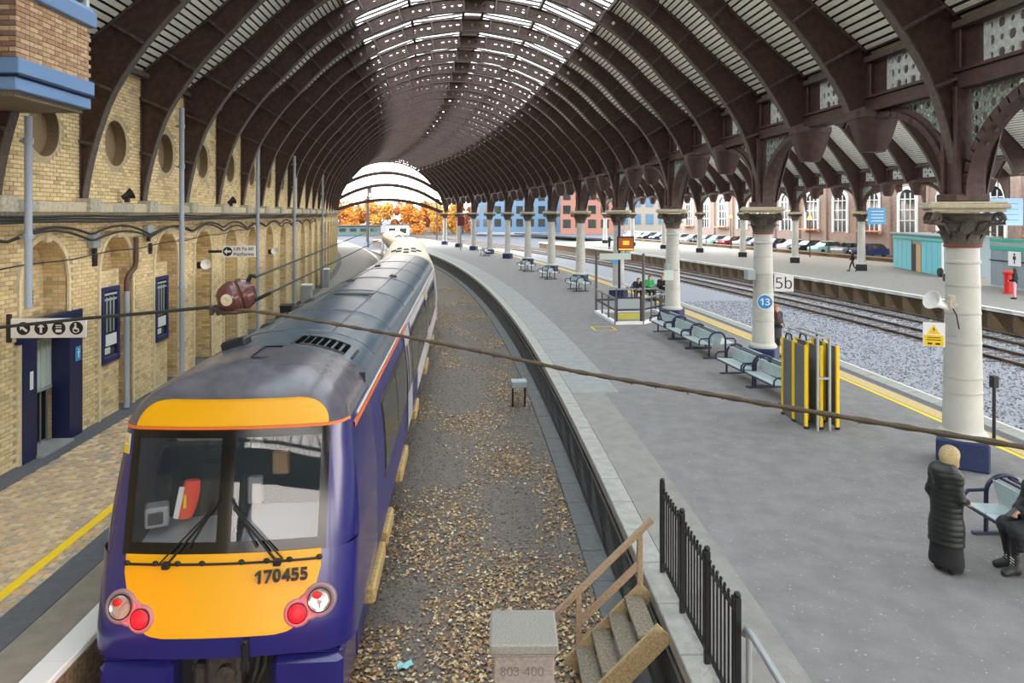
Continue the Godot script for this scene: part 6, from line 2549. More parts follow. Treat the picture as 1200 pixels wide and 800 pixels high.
func pose_walking() -> Dictionary:
	var p := pose_standing()
	p.knl = Vector3(-0.09, 0.5, -0.16); p.anl = Vector3(-0.09, 0.09, -0.24); p.tol = Vector3(-0.1, 0.06, -0.4)
	p.knr = Vector3(0.09, 0.48, 0.06); p.anr = Vector3(0.09, 0.13, 0.3); p.tor = Vector3(0.1, 0.035, 0.2)
	p.ell = Vector3(-0.23, 1.12, 0.14); p.wrl = Vector3(-0.22, 0.9, 0.08)
	p.elr = Vector3(0.23, 1.12, -0.06); p.wrr = Vector3(0.2, 0.94, -0.22)
	return p

func pose_seated() -> Dictionary:
	return {"pelvis": Vector3(0, 0.58, 0.03), "waist": Vector3(0, 0.71, 0.05), "chest": Vector3(0, 0.9, 0.03), "neck": Vector3(0, 1.07, -0.02), "head": Vector3(0, 1.21, -0.09),
		"shl": Vector3(-0.17, 1.02, 0.0), "shr": Vector3(0.17, 1.02, 0.0), "ell": Vector3(-0.23, 0.77, -0.04), "elr": Vector3(0.23, 0.77, -0.04), "wrl": Vector3(-0.06, 0.77, -0.26), "wrr": Vector3(0.06, 0.77, -0.26),
		"hipl": Vector3(-0.09, 0.56, 0), "hipr": Vector3(0.09, 0.56, 0), "knl": Vector3(-0.1, 0.52, -0.42), "knr": Vector3(0.1, 0.52, -0.42), "anl": Vector3(-0.1, 0.085, -0.4), "anr": Vector3(0.11, 0.085, -0.34),
		"tol": Vector3(-0.11, 0.04, -0.56), "tor": Vector3(0.13, 0.04, -0.5)}

func head_mesh(m: MB, c: Vector3, cell: float, look := Basis()) -> void:
	var t := Transform3D(look, c)
	var b := [[Vector3(0, 0.02, 0.015), Vector3(0, 0.03, -0.01), 0.088, 0.086], [Vector3(0, -0.02, -0.03), Vector3(0, -0.075, -0.045), 0.062, 0.042], [Vector3(0, -0.08, 0.03), Vector3(0, -0.13, 0.04), 0.05, 0.05]]
	if cell < 0.008:
		b += [[Vector3(0, 0.015, -0.092), Vector3(0, -0.022, -0.108), 0.009, 0.013], [Vector3(-0.03, -0.06, -0.078), Vector3(0.03, -0.06, -0.078), 0.008, 0.008],
			[Vector3(-0.088, 0.005, 0.0), Vector3(-0.09, -0.03, 0.0), 0.014, 0.01], [Vector3(0.088, 0.005, 0.0), Vector3(0.09, -0.03, 0.0), 0.014, 0.01], [Vector3(-0.035, 0.03, -0.084), Vector3(0.035, 0.03, -0.084), 0.012, 0.012]]
	flesh(m, b, cell, 0.02, t)

func hand_mesh(m: MB, wrist: Vector3, b: Basis, right: bool, cell: float) -> void:   # local: fingers along -z, palm down, slightly curled
	var s := 1.0 if right else -1.0
	var bones := [[Vector3(0, 0, 0.01), Vector3(0, 0, -0.075), 0.02, 0.02], [Vector3(-0.022, 0, -0.03), Vector3(-0.026, 0, -0.08), 0.014, 0.012], [Vector3(0.022, 0, -0.03), Vector3(0.026, 0, -0.08), 0.014, 0.012]]
	var lens := [0.068, 0.078, 0.074, 0.058]
	for i in 4:
		var x := (-0.03 + i * 0.02) * s
		var p := Vector3(x, 0, -0.085)
		var q := p + Vector3(0, -0.012, -lens[i] * 0.45)
		var r := q + Vector3(0, -0.028, -lens[i] * 0.28)
		var e := r + Vector3(0, -0.022, lens[i] * 0.05)
		bones += [[p, q, 0.0088, 0.0082], [q, r, 0.0082, 0.0076], [r, e, 0.0076, 0.0066]]
	var t0 := Vector3(-0.028 * s, -0.004, -0.02)
	var t1 := Vector3(-0.052 * s, -0.014, -0.055)
	var t2 := Vector3(-0.05 * s, -0.03, -0.085)
	bones += [[t0, t1, 0.014, 0.0105], [t1, t2, 0.0105, 0.008]]
	flesh(m, bones, cell, 0.006, Transform3D(b, wrist))

func aim(d: Vector3, up := Vector3.UP) -> Basis:
	return Basis.looking_at(d.normalized(), up)

func person(label: String, t: Transform3D, pose: Dictionary, cell: float, skin: Material, clothes: Array, hair: Material, group := "") -> Node3D:   # clothes: [name, bones, material, flat, clip, ridge]
	var o := thing("person", label, "person", t, group)
	var m := MB.new()
	flesh(m, skeleton(pose, -0.006), cell, 0.04, Transform3D(), FLAT)
	head_mesh(m, pose.head, cell if cell > 0.02 else 0.005)
	if cell < 0.016:
		for q in [["wrl", "ell", false], ["wrr", "elr", true]]:
			var d: Vector3 = pose[q[0]] - pose[q[1]]
			hand_mesh(m, pose[q[0]] + d.normalized() * 0.01, aim(d), q[2], 0.004)
	else:
		for q in [["wrl", "ell"], ["wrr", "elr"]]:
			var d: Vector3 = (pose[q[0]] - pose[q[1]]).normalized()
			flesh(m, [[pose[q[0]], pose[q[0]] + d * 0.1, 0.03, 0.028]], maxf(cell * 0.6, 0.012), 0.01)
	obj("body", m, skin, o)
	for c in clothes:
		var g := MB.new()
		flesh(g, c[1], cell, c[6] if c.size() > 6 else 0.05, Transform3D(), FLAT, c[4], c[5])
		obj(c[0], g, c[2], o)
	if hair != null:
		var h := MB.new()
		var hc: Vector3 = pose.head
		flesh(h, [[hc + Vector3(0, 0.035, 0.02), hc + Vector3(0, 0.03, 0.0), 0.1, 0.1], [hc + Vector3(0, 0.0, 0.045), hc + Vector3(0, -0.07, 0.05), 0.09, 0.07]], cell if cell > 0.02 else 0.008, 0.03, Transform3D(), 1.0, func(p: Vector3) -> float: return maxf(-(p.z - hc.z + 0.05) - maxf(0.0, (p.y - hc.y - 0.03)) * 1.6, -0.2))
		obj("hair", h, hair, o)
	return o

func build_people() -> void:
	var skin := plain_mat("skin", Color8(214, 170, 146), 0.6)
	skin.subsurf_scatter_enabled = true
	skin.subsurf_scatter_strength = 0.1
	plain_mat("coat_black", Color8(24, 30, 28), 0.5)
	plain_mat("coat_dark", Color8(32, 34, 39), 0.7)
	plain_mat("cloth_black", Color8(24, 25, 27), 0.85)
	plain_mat("boot_grey", Color8(38, 40, 42), 0.5)
	worn("hair_blonde", Color8(156, 124, 74), Color8(236, 220, 178), 0.1, 0.7, 0.02, 0.5)
	M.hair_blonde.uv1_scale = Vector3(14, 3, 14)
	plain_mat("hair_brown", Color8(74, 52, 38), 0.7)
	plain_mat("hair_ginger", Color8(168, 112, 74), 0.7)
	plain_mat("scarf_maroon", Color8(106, 30, 40), 0.85)
	plain_mat("coat_green", Color8(40, 150, 86), 0.7)
	plain_mat("trousers_pink", Color8(196, 150, 160), 0.8)
	plain_mat("phone", Color8(40, 40, 44), 0.3)
	# the standing woman, back turned, in a long quilted coat
	var p := pose_standing()
	p.shl = Vector3(-0.145, 1.345, 0.015); p.shr = Vector3(0.145, 1.345, 0.015)
	p.ell = Vector3(-0.2, 1.08, 0.03); p.elr = Vector3(0.2, 1.08, 0.03)
	p.head = Vector3(0.015, 1.6, -0.06)
	p.wrl = Vector3(-0.1, 1.0, -0.22); p.wrr = Vector3(0.12, 0.98, -0.24)
	var hem := func(q: Vector3) -> float: return 0.40 - q.y
	var coat := skeleton(p, 0.03, "arms") + skeleton(p, 0.035, "torso") + [[Vector3(0, 1.2, 0.01), Vector3(0, 0.95, 0), 0.17, 0.18], [Vector3(0, 0.95, 0), Vector3(0, 0.62, 0.0), 0.2, 0.225], [Vector3(0, 0.62, 0.0), Vector3(0, 0.3, 0.01), 0.225, 0.25],
		[Vector3(-0.085, 1.42, 0.11), Vector3(0.085, 1.42, 0.11), 0.105, 0.105], [Vector3(-0.075, 1.45, 0.0), Vector3(0.075, 1.45, 0.0), 0.065, 0.065], [Vector3(0, 1.38, 0.19), Vector3(0, 1.26, 0.17), 0.115, 0.08]]
	var skirt := [[Vector3(0, 0.7, 0), Vector3(0, 0.16, 0.0), 0.18, 0.24]]
	var w := person("woman in a long black quilted coat and blonde bob standing with her back turned", xf(9.15, 5.83, 0.0, -1.15).scaled_local(Vector3.ONE * 0.92), p, 0.014, M.skin, [
		["coat", coat, M.coat_black, FLAT, hem, 0.007, 0.07],
		["skirt", skirt, M.cloth_black, FLAT, func(q: Vector3) -> float: return 0.1 - q.y, 0.0],
		["boot", skeleton(p, 0.012, "footl"), M.cloth_black, FLAT, null, 0.0], ["boot", skeleton(p, 0.012, "footr"), M.cloth_black, FLAT, null, 0.0]], null)
	var bob := MB.new()
	var hc: Vector3 = p.head
	flesh(bob, [[hc + Vector3(0, 0.04, 0.02), hc + Vector3(0, 0.03, -0.015), 0.122, 0.116], [hc + Vector3(0, 0.0, 0.05), hc + Vector3(0, -0.1, 0.045), 0.11, 0.1], [hc + Vector3(-0.075, 0.0, 0.0), hc + Vector3(-0.085, -0.1, 0.0), 0.045, 0.04], [hc + Vector3(0.075, 0.0, 0.0), hc + Vector3(0.085, -0.1, 0.0), 0.045, 0.04]], 0.008, 0.03, Transform3D(), 1.0,
		func(q: Vector3) -> float: return maxf(-(q.z - hc.z + 0.055) - maxf(0.0, (q.y - hc.y - 0.04)) * 1.6, -0.2) if absf(q.x - hc.x) < 0.07 else -0.2)
	obj("hair", bob, M.hair_blonde, w)
	var po := MB.new()
	po.cbox(Vector3(0.205, 0.82, -0.03), Vector3(0.01, 0.14, 0.03), 0.004)
	obj("pocket_zip", po, M.black, w)
	# the seated woman, mostly out of the picture
	p = pose_seated()
	var lap := skeleton(p, 0.045, "top") + [[Vector3(-0.09, 0.58, 0.0), Vector3(-0.1, 0.56, -0.4), 0.13, 0.115], [Vector3(0.09, 0.58, 0.0), Vector3(0.1, 0.56, -0.4), 0.13, 0.115], [Vector3(-0.12, 0.54, -0.4), Vector3(-0.14, 0.38, -0.38), 0.1, 0.075], [Vector3(0.13, 0.54, -0.36), Vector3(0.16, 0.34, -0.32), 0.1, 0.075], [Vector3(-0.07, 1.06, 0.06), Vector3(0.07, 1.06, 0.06), 0.075, 0.075]]
	for b in lap.slice(lap.size() - 5): 
		b[0].z /= FLAT; b[1].z /= FLAT
	var sw := person("woman in a dark padded coat and laced boots seated on the bench holding a phone", xf(9.1, 7.04, 0.0, PI / 2), p, 0.014, M.skin, [
		["coat", lap, M.coat_dark, FLAT, null, 0.006],
		["trousers", skeleton(p, 0.006, "legs"), M.cloth_black, FLAT, null, 0.0],
		["boot", skeleton(p, 0.014, "footl") + [[J(p, "anl"), J(p, "anl") + Vector3(0, 0.16, -0.01), 0.056, 0.058]], M.boot_grey, FLAT, null, 0.0],
		["boot", skeleton(p, 0.014, "footr") + [[J(p, "anr"), J(p, "anr") + Vector3(0, 0.16, -0.01), 0.056, 0.058]], M.boot_grey, FLAT, null, 0.0]], M.hair_brown)
	var la := MB.new()
	for q in ["anl", "anr"]:
		for i in 4: la.tube([p[q] + Vector3(-0.035, 0.02 + i * 0.035, -0.05), p[q] + Vector3(0.035, 0.03 + i * 0.035, -0.05)], 0.005, 5)
	var ln := obj("bootlaces", la, M.pale_sign, sw)
	ln.set_meta("kind", "stuff")
	var ph := thing("phone", "dark phone held in the lap of the seated woman", "phone", xf(9.1, 7.04, 0.0, PI / 2) * Transform3D(Basis(Vector3.RIGHT, 0.9), Vector3(0, 0.765, -0.385)))
	po = MB.new()
	po.cbox(Vector3.ZERO, Vector3(0.075, 0.15, 0.01), 0.004)
	obj("case", po, M.phone, ph)
	po = MB.new()
	po.box(Vector3(0, 0, 0.006), Vector3(0.066, 0.135, 0.002))
	obj("screen", po, M.grey_box, ph)
	# the man beside the 13 column
	p = pose_standing()
	p.wrr = Vector3(0.05, 1.1, -0.22); p.wrl = Vector3(-0.08, 1.05, -0.22)
	var knee := func(q: Vector3) -> float: return 0.62 - q.y
	person("ginger haired person in a dark knee length coat and maroon scarf beside the 13 column", xf(22.6, 9.5, 0.0, PI * 1.1), p, 0.02, M.skin, [
		["coat", skeleton(p, 0.05, "top") + [[Vector3(0, 0.95, 0), Vector3(0, 0.6, 0), 0.2, 0.22]], M.coat_dark, FLAT, knee, 0.0],
		["trousers", skeleton(p, 0.012, "legs"), M.cloth_black, FLAT, null, 0.0],
		["scarf", [[Vector3(-0.06, 1.44, 0), Vector3(0.06, 1.44, 0), 0.075, 0.075], [Vector3(0.03, 1.4, -0.13), Vector3(0.05, 1.22, -0.19), 0.05, 0.04]], M.scarf_maroon, FLAT, null, 0.0],
		["shoe", skeleton(p, 0.01, "footl"), M.black, FLAT, null, 0.0], ["shoe", skeleton(p, 0.01, "footr"), M.black, FLAT, null, 0.0]], M.hair_ginger)
	var bag := thing("bag", "tan and black bag standing behind the yellow ramps", "bag", xf(18.9, 8.75))
	po = MB.new()
	po.cbox(Vector3(0, 0.34, 0), Vector3(0.34, 0.56, 0.22), 0.06)
	obj("body", po, M.black, bag)
	po = MB.new()
	po.cbox(Vector3(-0.17, 0.34, 0), Vector3(0.06, 0.58, 0.2), 0.025)
	obj("side_panel", po, M.wood_tan, bag)
	po = MB.new()
	po.tube([Vector3(-0.08, 0.6, 0), Vector3(-0.06, 0.72, 0), Vector3(0.06, 0.72, 0), Vector3(0.08, 0.6, 0)], 0.014, 8)
	obj("handle", po, M.black, bag)
	# three people waiting on the bench behind the railings
	var trio := [[9.25, M.coat_dark, M.hair_brown, "seated person in dark brown leaning forward behind the stairwell railings"], [9.95, M.coat_green, M.hair_brown, "seated person in a bright green jacket behind the stairwell railings"], [10.65, M.cloth_black, M.hair_ginger, "seated person in black next to the green jacket by the column"]]
	for i in 3:
		var q: Array = trio[i]
		p = pose_seated()
		if i == 0:
			p.chest += Vector3(0, -0.04, -0.14); p.neck += Vector3(0, -0.08, -0.24); p.head += Vector3(0, -0.1, -0.28)
			p.shl += Vector3(0, -0.07, -0.2); p.shr += Vector3(0, -0.07, -0.2); p.ell += Vector3(0, -0.1, -0.2); p.elr += Vector3(0, -0.1, -0.2)
			p.wrl += Vector3(0, -0.15, -0.12); p.wrr += Vector3(0, -0.15, -0.12)
		person(q[3], xf(37.72, q[0], 0.0, PI), p, 0.03, M.skin, [
			["jacket", skeleton(p, 0.03, "top"), q[1], FLAT, null, 0.0],
			["trousers", skeleton(p, 0.012, "legs"), M.cloth_black, FLAT, null, 0.0],
			["shoe", skeleton(p, 0.012, "footl"), M.black, FLAT, null, 0.0], ["shoe", skeleton(p, 0.012, "footr"), M.black, FLAT, null, 0.0]], q[2])
	# people on the platform across the tracks
	p = pose_walking()
	person("person in black walking past the blue board on the platform across the tracks", xf(53.15, 32.6, 0.0, 0.9), p, 0.03, M.skin, [
		["jacket", skeleton(p, 0.03, "top"), M.cloth_black, FLAT, null, 0.0],
		["trousers", skeleton(p, 0.012, "legs"), M.cloth_black, FLAT, null, 0.0],
		["shoe", skeleton(p, 0.012, "footl"), M.black, FLAT, null, 0.0], ["shoe", skeleton(p, 0.012, "footr"), M.black, FLAT, null, 0.0]], M.hair_brown)
	p = pose_standing()
	person("person in a black jacket and pinkish trousers next to the red post", xf(35.9, 29.75, 0.0, 0.6), p, 0.03, M.skin, [
		["jacket", skeleton(p, 0.03, "top"), M.cloth_black, FLAT, null, 0.0],
		["trousers", skeleton(p, 0.014, "legs"), M.trousers_pink, FLAT, null, 0.0],
		["shoe", skeleton(p, 0.012, "footl"), M.black, FLAT, null, 0.0], ["shoe", skeleton(p, 0.012, "footr"), M.black, FLAT, null, 0.0]], M.hair_brown)
	person("distant dark dressed person on the far platform seen beside the departure screen", xf(90.0, 26.6, 0.0, 0.3), p, 0.035, M.skin, [
		["coat", skeleton(p, 0.035, "top") + [[Vector3(0, 0.95, 0), Vector3(0, 0.5, 0), 0.17, 0.18]], M.coat_dark, FLAT, null, 0.0],
		["trousers", skeleton(p, 0.014, "legs"), M.cloth_black, FLAT, null, 0.0],
		["shoe", skeleton(p, 0.012, "footl"), M.black, FLAT, null, 0.0], ["shoe", skeleton(p, 0.012, "footr"), M.black, FLAT, null, 0.0]], M.hair_brown)

# ---------------------------------------------------------------- across the tracks and beyond the shed
func make_car() -> Node3D:   # nose along -z
	var o := thing("car", "", "car", Transform3D(), "cars parked beyond the far platform")
	var side := PackedVector2Array([Vector2(-2.05, 0.28), Vector2(-2.1, 0.62), Vector2(-2.0, 0.84), Vector2(-1.1, 0.95), Vector2(1.65, 0.98), Vector2(2.0, 0.92), Vector2(2.1, 0.6), Vector2(2.05, 0.28)])
	var m := MB.new()
	m.prism(side, Transform3D(Basis(Vector3.UP, -PI / 2), Vector3(-0.86, 0, 0)), 1.72)
	obj("body", m, M.car_silver, o)
	m = MB.new()
	var rows := []
	for q in [[0.95, -1.05, 1.75, 0.8], [1.3, -0.55, 1.5, 0.68], [1.46, -0.25, 1.2, 0.6]]:
		rows.append(PackedVector3Array([Vector3(-q[3], q[0], q[1]), Vector3(q[3], q[0], q[1]), Vector3(q[3], q[0], q[2]), Vector3(-q[3], q[0], q[2]), Vector3(-q[3], q[0], q[1])]))
	for i in 2:
		for k in 4: m.quad(rows[i][k], rows[i + 1][k], rows[i + 1][k + 1], rows[i][k + 1])
	obj("windows", m, M.train_glass, o)
	m = MB.new()
	m.quad(rows[2][0], rows[2][3], rows[2][2], rows[2][1])
	m.cbox(Vector3(0, 1.46, 0.47), Vector3(1.2, 0.04, 1.45), 0.015)
	obj("roof", m, M.car_silver, o)
	for z in [-1.3, 1.3]:
		for x in [-0.8, 0.8]:
			m = MB.new()
			m.lathe(Vector3(x, 0.31, z), [[0.0, -0.1], [0.29, -0.1], [0.31, -0.06], [0.31, 0.06], [0.29, 0.1], [0.0, 0.1]], 14, Basis(Vector3(0, 0, 1), PI / 2))
			obj("wheel", m, M.rubber, o)
	for x in [-0.62, 0.62]:
		m = MB.new()
		m.cbox(Vector3(x, 0.7, -2.06), Vector3(0.34, 0.14, 0.08), 0.02)
		obj("headlamp", m, M.white, o)
	return o

func far_block(called: String, label: String, t: Transform3D, w: float, d: float, h: float, wall: Material, nx: int, ny: int, glass: Material, roof_h := 0.5) -> void:
	var o := thing(called, label, "building", t)
	var m := MB.new()
	m.box(Vector3(0, h * 0.5, -d * 0.5), Vector3(w, h, d))
	obj("wall", m, wall, o)
	m = MB.new()
	m.cbox(Vector3(0, h + roof_h * 0.5, -d * 0.5), Vector3(w + 0.6, roof_h, d + 0.6), 0.05)
	obj("roof", m, M.iron_dark, o)
	var p := MB.new()
	var ww := w / nx * 0.62
	var hh := (h - 1.0) / ny * 0.6
	p.cbox(Vector3.ZERO, Vector3(ww, hh, 0.16), 0.03)
	var mesh := p.done()
	for i in nx:
		for k in ny:
			obj("window", mesh, glass, o, T(-w * 0.5 + (i + 0.5) * w / nx, 0.8 + (k + 0.5) * (h - 1.0) / ny, 0.02))

func build_far() -> void:
	plain_mat("car_silver", Color8(176, 184, 190), 0.25, 0.4)
	var paints := [["silver", M.car_silver], ["dark blue", plain_mat("car_blue", Color8(34, 50, 96), 0.25)], ["black", plain_mat("car_black", Color8(24, 25, 28), 0.25)], ["white", plain_mat("car_white", Color8(220, 222, 224), 0.3)], ["pale green", plain_mat("car_mint", Color8(150, 196, 196), 0.3)], ["red", plain_mat("car_red", Color8(140, 32, 36), 0.3)], ["grey", plain_mat("car_grey", Color8(92, 96, 104), 0.3)]]
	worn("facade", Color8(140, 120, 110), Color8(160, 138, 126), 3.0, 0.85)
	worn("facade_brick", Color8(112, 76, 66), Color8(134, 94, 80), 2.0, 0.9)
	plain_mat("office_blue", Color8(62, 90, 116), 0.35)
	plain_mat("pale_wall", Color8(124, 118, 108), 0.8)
	plain_mat("shed_green", Color8(62, 82, 78), 0.7)
	plain_mat("awning", Color8(226, 142, 96), 0.7)
	glow_mat("globe_glow", Color(1.0, 0.66, 0.22), 0.8)
	var words_n := ["first", "second", "third", "fourth", "fifth", "sixth", "seventh", "eighth", "ninth", "tenth", "eleventh", "twelfth", "thirteenth", "fourteenth", "fifteenth", "sixteenth", "seventeenth", "eighteenth", "nineteenth", "twentieth"]
	var order := [1, 0, 4, 2, 3, 1, 6, 0, 5, 4, 2, 0, 3, 6, 1, 2, 0, 3]
	var proto := make_car()
	for i in order.size():
		var t := xf(70.0 + i * 3.1, 48.3 + 0.3 * sin(i * 2.0), -0.1, PI / 2 + 0.15 + 0.05 * sin(i * 1.7))
		var lb := "%s car, %s in the parked row counting from the station facade" % [paints[order[i]][0], words_n[i]]
		var c: Node3D = proto if i == 0 else copy_of(proto, t, lb)
		if i == 0:
			c.transform = t
			c.set_meta("label", lb)
		for part in c.get_children():
			if String(part.name).begins_with("body") or String(part.name).begins_with("roof"): part.material_override = paints[order[i]][1]
	# station facade with arched windows beyond the far platform
	var A := P(50.0, 56.0)
	var B := P(114.0, 53.0)
	var ax := (A - B).normalized()
	var W := A.distance_to(B)
	var fa := thing("station_building", "pinkish station building with tall arched windows beyond the far platform", "building", Transform3D(Basis(ax, Vector3.UP, ax.cross(Vector3.UP)), (A + B) * 0.5 - Vector3(0, 0.1, 0)))
	var m := MB.new()
	m.box(Vector3(0, 5.0, -3.0), Vector3(W, 10.0, 6.0))
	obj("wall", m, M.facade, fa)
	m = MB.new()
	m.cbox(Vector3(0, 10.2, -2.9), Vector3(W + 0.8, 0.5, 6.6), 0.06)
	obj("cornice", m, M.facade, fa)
	for i in 14:
		var x := -W * 0.5 + (i + 0.5) * W / 14
		var a := PackedVector2Array([Vector2(-1.1, 2.6), Vector2(1.1, 2.6)])
		for k in 13: a.append(Vector2(1.1 * cos(PI * k / 12.0), 6.4 + 1.1 * sin(PI * k / 12.0)))
		m = MB.new()
		m.prism(a, T(x, 0, 0.02), 0.1)
		obj("window", m, M.train_glass, fa)
		m = MB.new()
		for k in 12:
			var p0 := Vector3(x + 1.25 * cos(PI * k / 12.0), 6.4 + 1.25 * sin(PI * k / 12.0), 0.06)
			var p1 := Vector3(x + 1.25 * cos(PI * (k + 1) / 12.0), 6.4 + 1.25 * sin(PI * (k + 1) / 12.0), 0.06)
			m.bar(p0, p1, 0.3, 0.3, Vector3(0, 0, 1))
		for sx in [-1.25, 1.25]: m.cbox(Vector3(x + sx, 4.4, 0.06), Vector3(0.3, 4.0, 0.3), 0.02)
		for q in [-0.37, 0.37]: m.box(Vector3(x + q, 4.8, 0.06), Vector3(0.1, 4.6, 0.08))
		for y in [4.0, 5.2, 6.4]: m.box(Vector3(x, y, 0.06), Vector3(2.2, 0.1, 0.08))
		obj("window_frame", m, M.white, fa)
		m = MB.new()
		m.cbox(Vector3(x + W / 28.0, 4.8, 0.1), Vector3(0.5, 9.6, 0.3), 0.03)
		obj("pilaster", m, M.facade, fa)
		if i % 2 == 0:
			m = MB.new()
			m.bar(Vector3(x - 1.6, 2.7, 0.5), Vector3(x + 1.6, 2.7, 0.5), 0.9, 0.16)
			obj("awning", m, M.awning, fa)
	# lamps along the far platform
	var k := 0
	for q in [[62.0, 40.5, 4.25, "nearest the teal hoarding"], [70.0, 41.0, 4.0, "second along from the teal hoarding"], [78.0, 41.5, 4.3, "third along from the teal hoarding"], [86.0, 42.0, 4.1, "fourth and farthest from the teal hoarding"], [48.5, 41.5, 5.0, "above the roof of the teal hoarding"]]:
		var o := thing("lamp_post", "amber globe lamp on a slim post, " + q[3], "lamp", xf(q[0], q[1]))
		m = MB.new()
		m.tube([Vector3(0, 0, 0), Vector3(0, q[2], 0)], 0.05, 8)
		obj("post", m, M.iron_dark, o)
		m = MB.new()
		m.ball(Vector3(0, q[2] + 0.2, 0), Vector3(0.2, 0.2, 0.2), 14)
		obj("globe", m, M.globe_glow, o)
		var l := OmniLight3D.new()
		l.name = "lamp_light"
		l.light_color = Color(1.0, 0.7, 0.3)
		l.light_energy = 1.2
		l.light_size = 0.2
		l.omni_range = 120.0
		l.omni_attenuation = 2.0
		l.shadow_enabled = true
		l.position = Vector3(0, q[2] + 0.2, 0)
		o.add_child(l)
	# teal hoarding round a kiosk
	var ki := thing("hoarding", "turquoise boarded kiosk with green bands and an open tan door", "kiosk", xf(52.3, 37.6, 0.0, -PI / 2 - 0.33))
	# local x along the platform towards the footbridge, z towards the tracks
	m = MB.new()
	m.box(Vector3(0, 1.45, -1.6), Vector3(10.4, 2.9, 3.1))
	obj("core", m, M.hoarding_grey, ki)
	for i in 10:
		if i == 4 or i == 5: continue
		m = MB.new()
		m.cbox(Vector3(-4.68 + i * 1.04, 1.25, 0), Vector3(1.0, 2.44, 0.06), 0.012)
		obj("panel", m, M.teal, ki)
	for q in [[2.55, 0.12, M.teal_green], [2.68, 0.14, M.teal], [2.82, 0.16, M.teal_green]]:
		m = MB.new()
		m.cbox(Vector3(0, q[0], 0.02), Vector3(10.4, q[1], 0.08), 0.01)
		obj("band", m, q[2], ki)
	m = MB.new()
	m.cbox(Vector3(0, 2.97, -1.5), Vector3(10.7, 0.14, 3.5), 0.03)
	obj("roof", m, M.hoarding_grey, ki)
	m = MB.new()
	m.cbox(Vector3(0.5, 1.1, 0.02), Vector3(0.98, 2.2, 0.05), 0.01)
	obj("door", m, M.wood_tan, ki)
	m = MB.new()
	m.cbox(Vector3(-0.5, 1.1, -0.0), Vector3(1.0, 2.2, 0.05), 0.01)
	obj("door_opening", m, M.cab_dark, ki)
	m = MB.new()
	m.cbox(Vector3(5.1, 1.25, 0.06), Vector3(0.2, 2.5, 0.1), 0.02)
	obj("white_post", m, M.white, ki)
	m = MB.new()
	m.lathe(Vector3(5.2, 0.34, 0.25), [[0.0, -0.12], [0.3, -0.12], [0.33, -0.08], [0.33, 0.08], [0.3, 0.12], [0.0, 0.12]], 18, Basis(Vector3.RIGHT, PI / 2))
	obj("wheel", m, M.rubber, ki)
	var h2 := thing("hoarding", "grey hoarding with two green bands and a white pictogram board", "hoarding", xf(38.6, 34.0, 0.0, -PI / 2 - 0.1))
	for i in 7:
		m = MB.new()
		m.cbox(Vector3(-3.6 + i * 1.22, 1.2, 0), Vector3(1.2, 2.3, 0.06), 0.012)
		obj("panel", m, M.hoarding_grey, h2)
	for q in [[2.95, 0.22, M.teal_green], [2.7, 0.24, M.grey_box], [2.46, 0.24, M.teal_green]]:
		m = MB.new()
		m.cbox(Vector3(0.06, q[0], 0.02), Vector3(8.6, q[1], 0.08), 0.01)
		obj("band", m, q[2], h2)
	m = MB.new()
	m.cbox(Vector3(0.0, 1.66, 0.06), Vector3(8.5, 0.07, 0.06), 0.01)
	obj("rail", m, M.iron_dark, h2)
	m = MB.new()
	m.cbox(Vector3(-1.95, 1.85, 0.08), Vector3(1.1, 0.9, 0.03), 0.01)
	obj("notice", m, M.white, h2)
	m = MB.new()
	m.prism(disc(0.08, 14), T(-1.95, 2.12, 0.1), 0.01)
	m.prism(PackedVector2Array([Vector2(-0.12, 0.12), Vector2(0.12, 0.12), Vector2(0.14, -0.1), Vector2(0.05, -0.1), Vector2(0.05, -0.36), Vector2(-0.05, -0.36), Vector2(-0.05, -0.1), Vector2(-0.14, -0.1)]), T(-1.95, 1.9, 0.1), 0.01)
	obj("figure", m, M.black, h2)
	var rp := thing("red_post", "stout red post standing on the platform across the tracks", "post", xf(38.2, 31.6))
	m = MB.new()
	m.lathe(Vector3.ZERO, [[0.3, 0.0], [0.3, 0.06], [0.24, 0.1], [0.24, 1.1], [0.32, 1.16], [0.32, 1.28], [0.1, 1.36], [0.0, 1.37]], 20)
	obj("body", m, M.red, rp)
	var bo := thing("bollard", "thin black bollard between the near column and the red post", "bollard", xf(39.9, 31.2))
	m = MB.new()
	m.lathe(Vector3.ZERO, [[0.09, 0.0], [0.08, 0.1], [0.07, 1.05], [0.09, 1.1], [0.0, 1.16]], 12)
	obj("body", m, M.black, bo)
	# blue boards
	for q in [[52.6, 34.3, 4.45, 1.55, 1.3, "blue board lined with pale strips hung beside a far column"], [41.0, 34.0, 4.75, 2.6, 1.7, "large pale blue board hung above the grey hoarding"]]:
		var b := board("board", q[5], "sign", xf(q[0], q[1], q[2]), q[3], q[4], M.blue_pale if q[3] > 2.0 else M.blue_sign, 0.08)
		for i in 4:
			m = MB.new()
			m.box(Vector3(0.05, q[4] * (0.3 - i * 0.2), 0.045), Vector3(q[3] * 0.7, 0.05, 0.01))
			obj("strip", m, M.white if q[3] < 2.0 else M.blue_sign, b)
		for x in [-0.4, 0.4]:
			m = MB.new()
			m.tube([Vector3(x, q[4] * 0.5, 0), Vector3(x, 7.0 - q[2], 0)], 0.03, 8)
			obj("hanger", m, M.iron_dark, b)
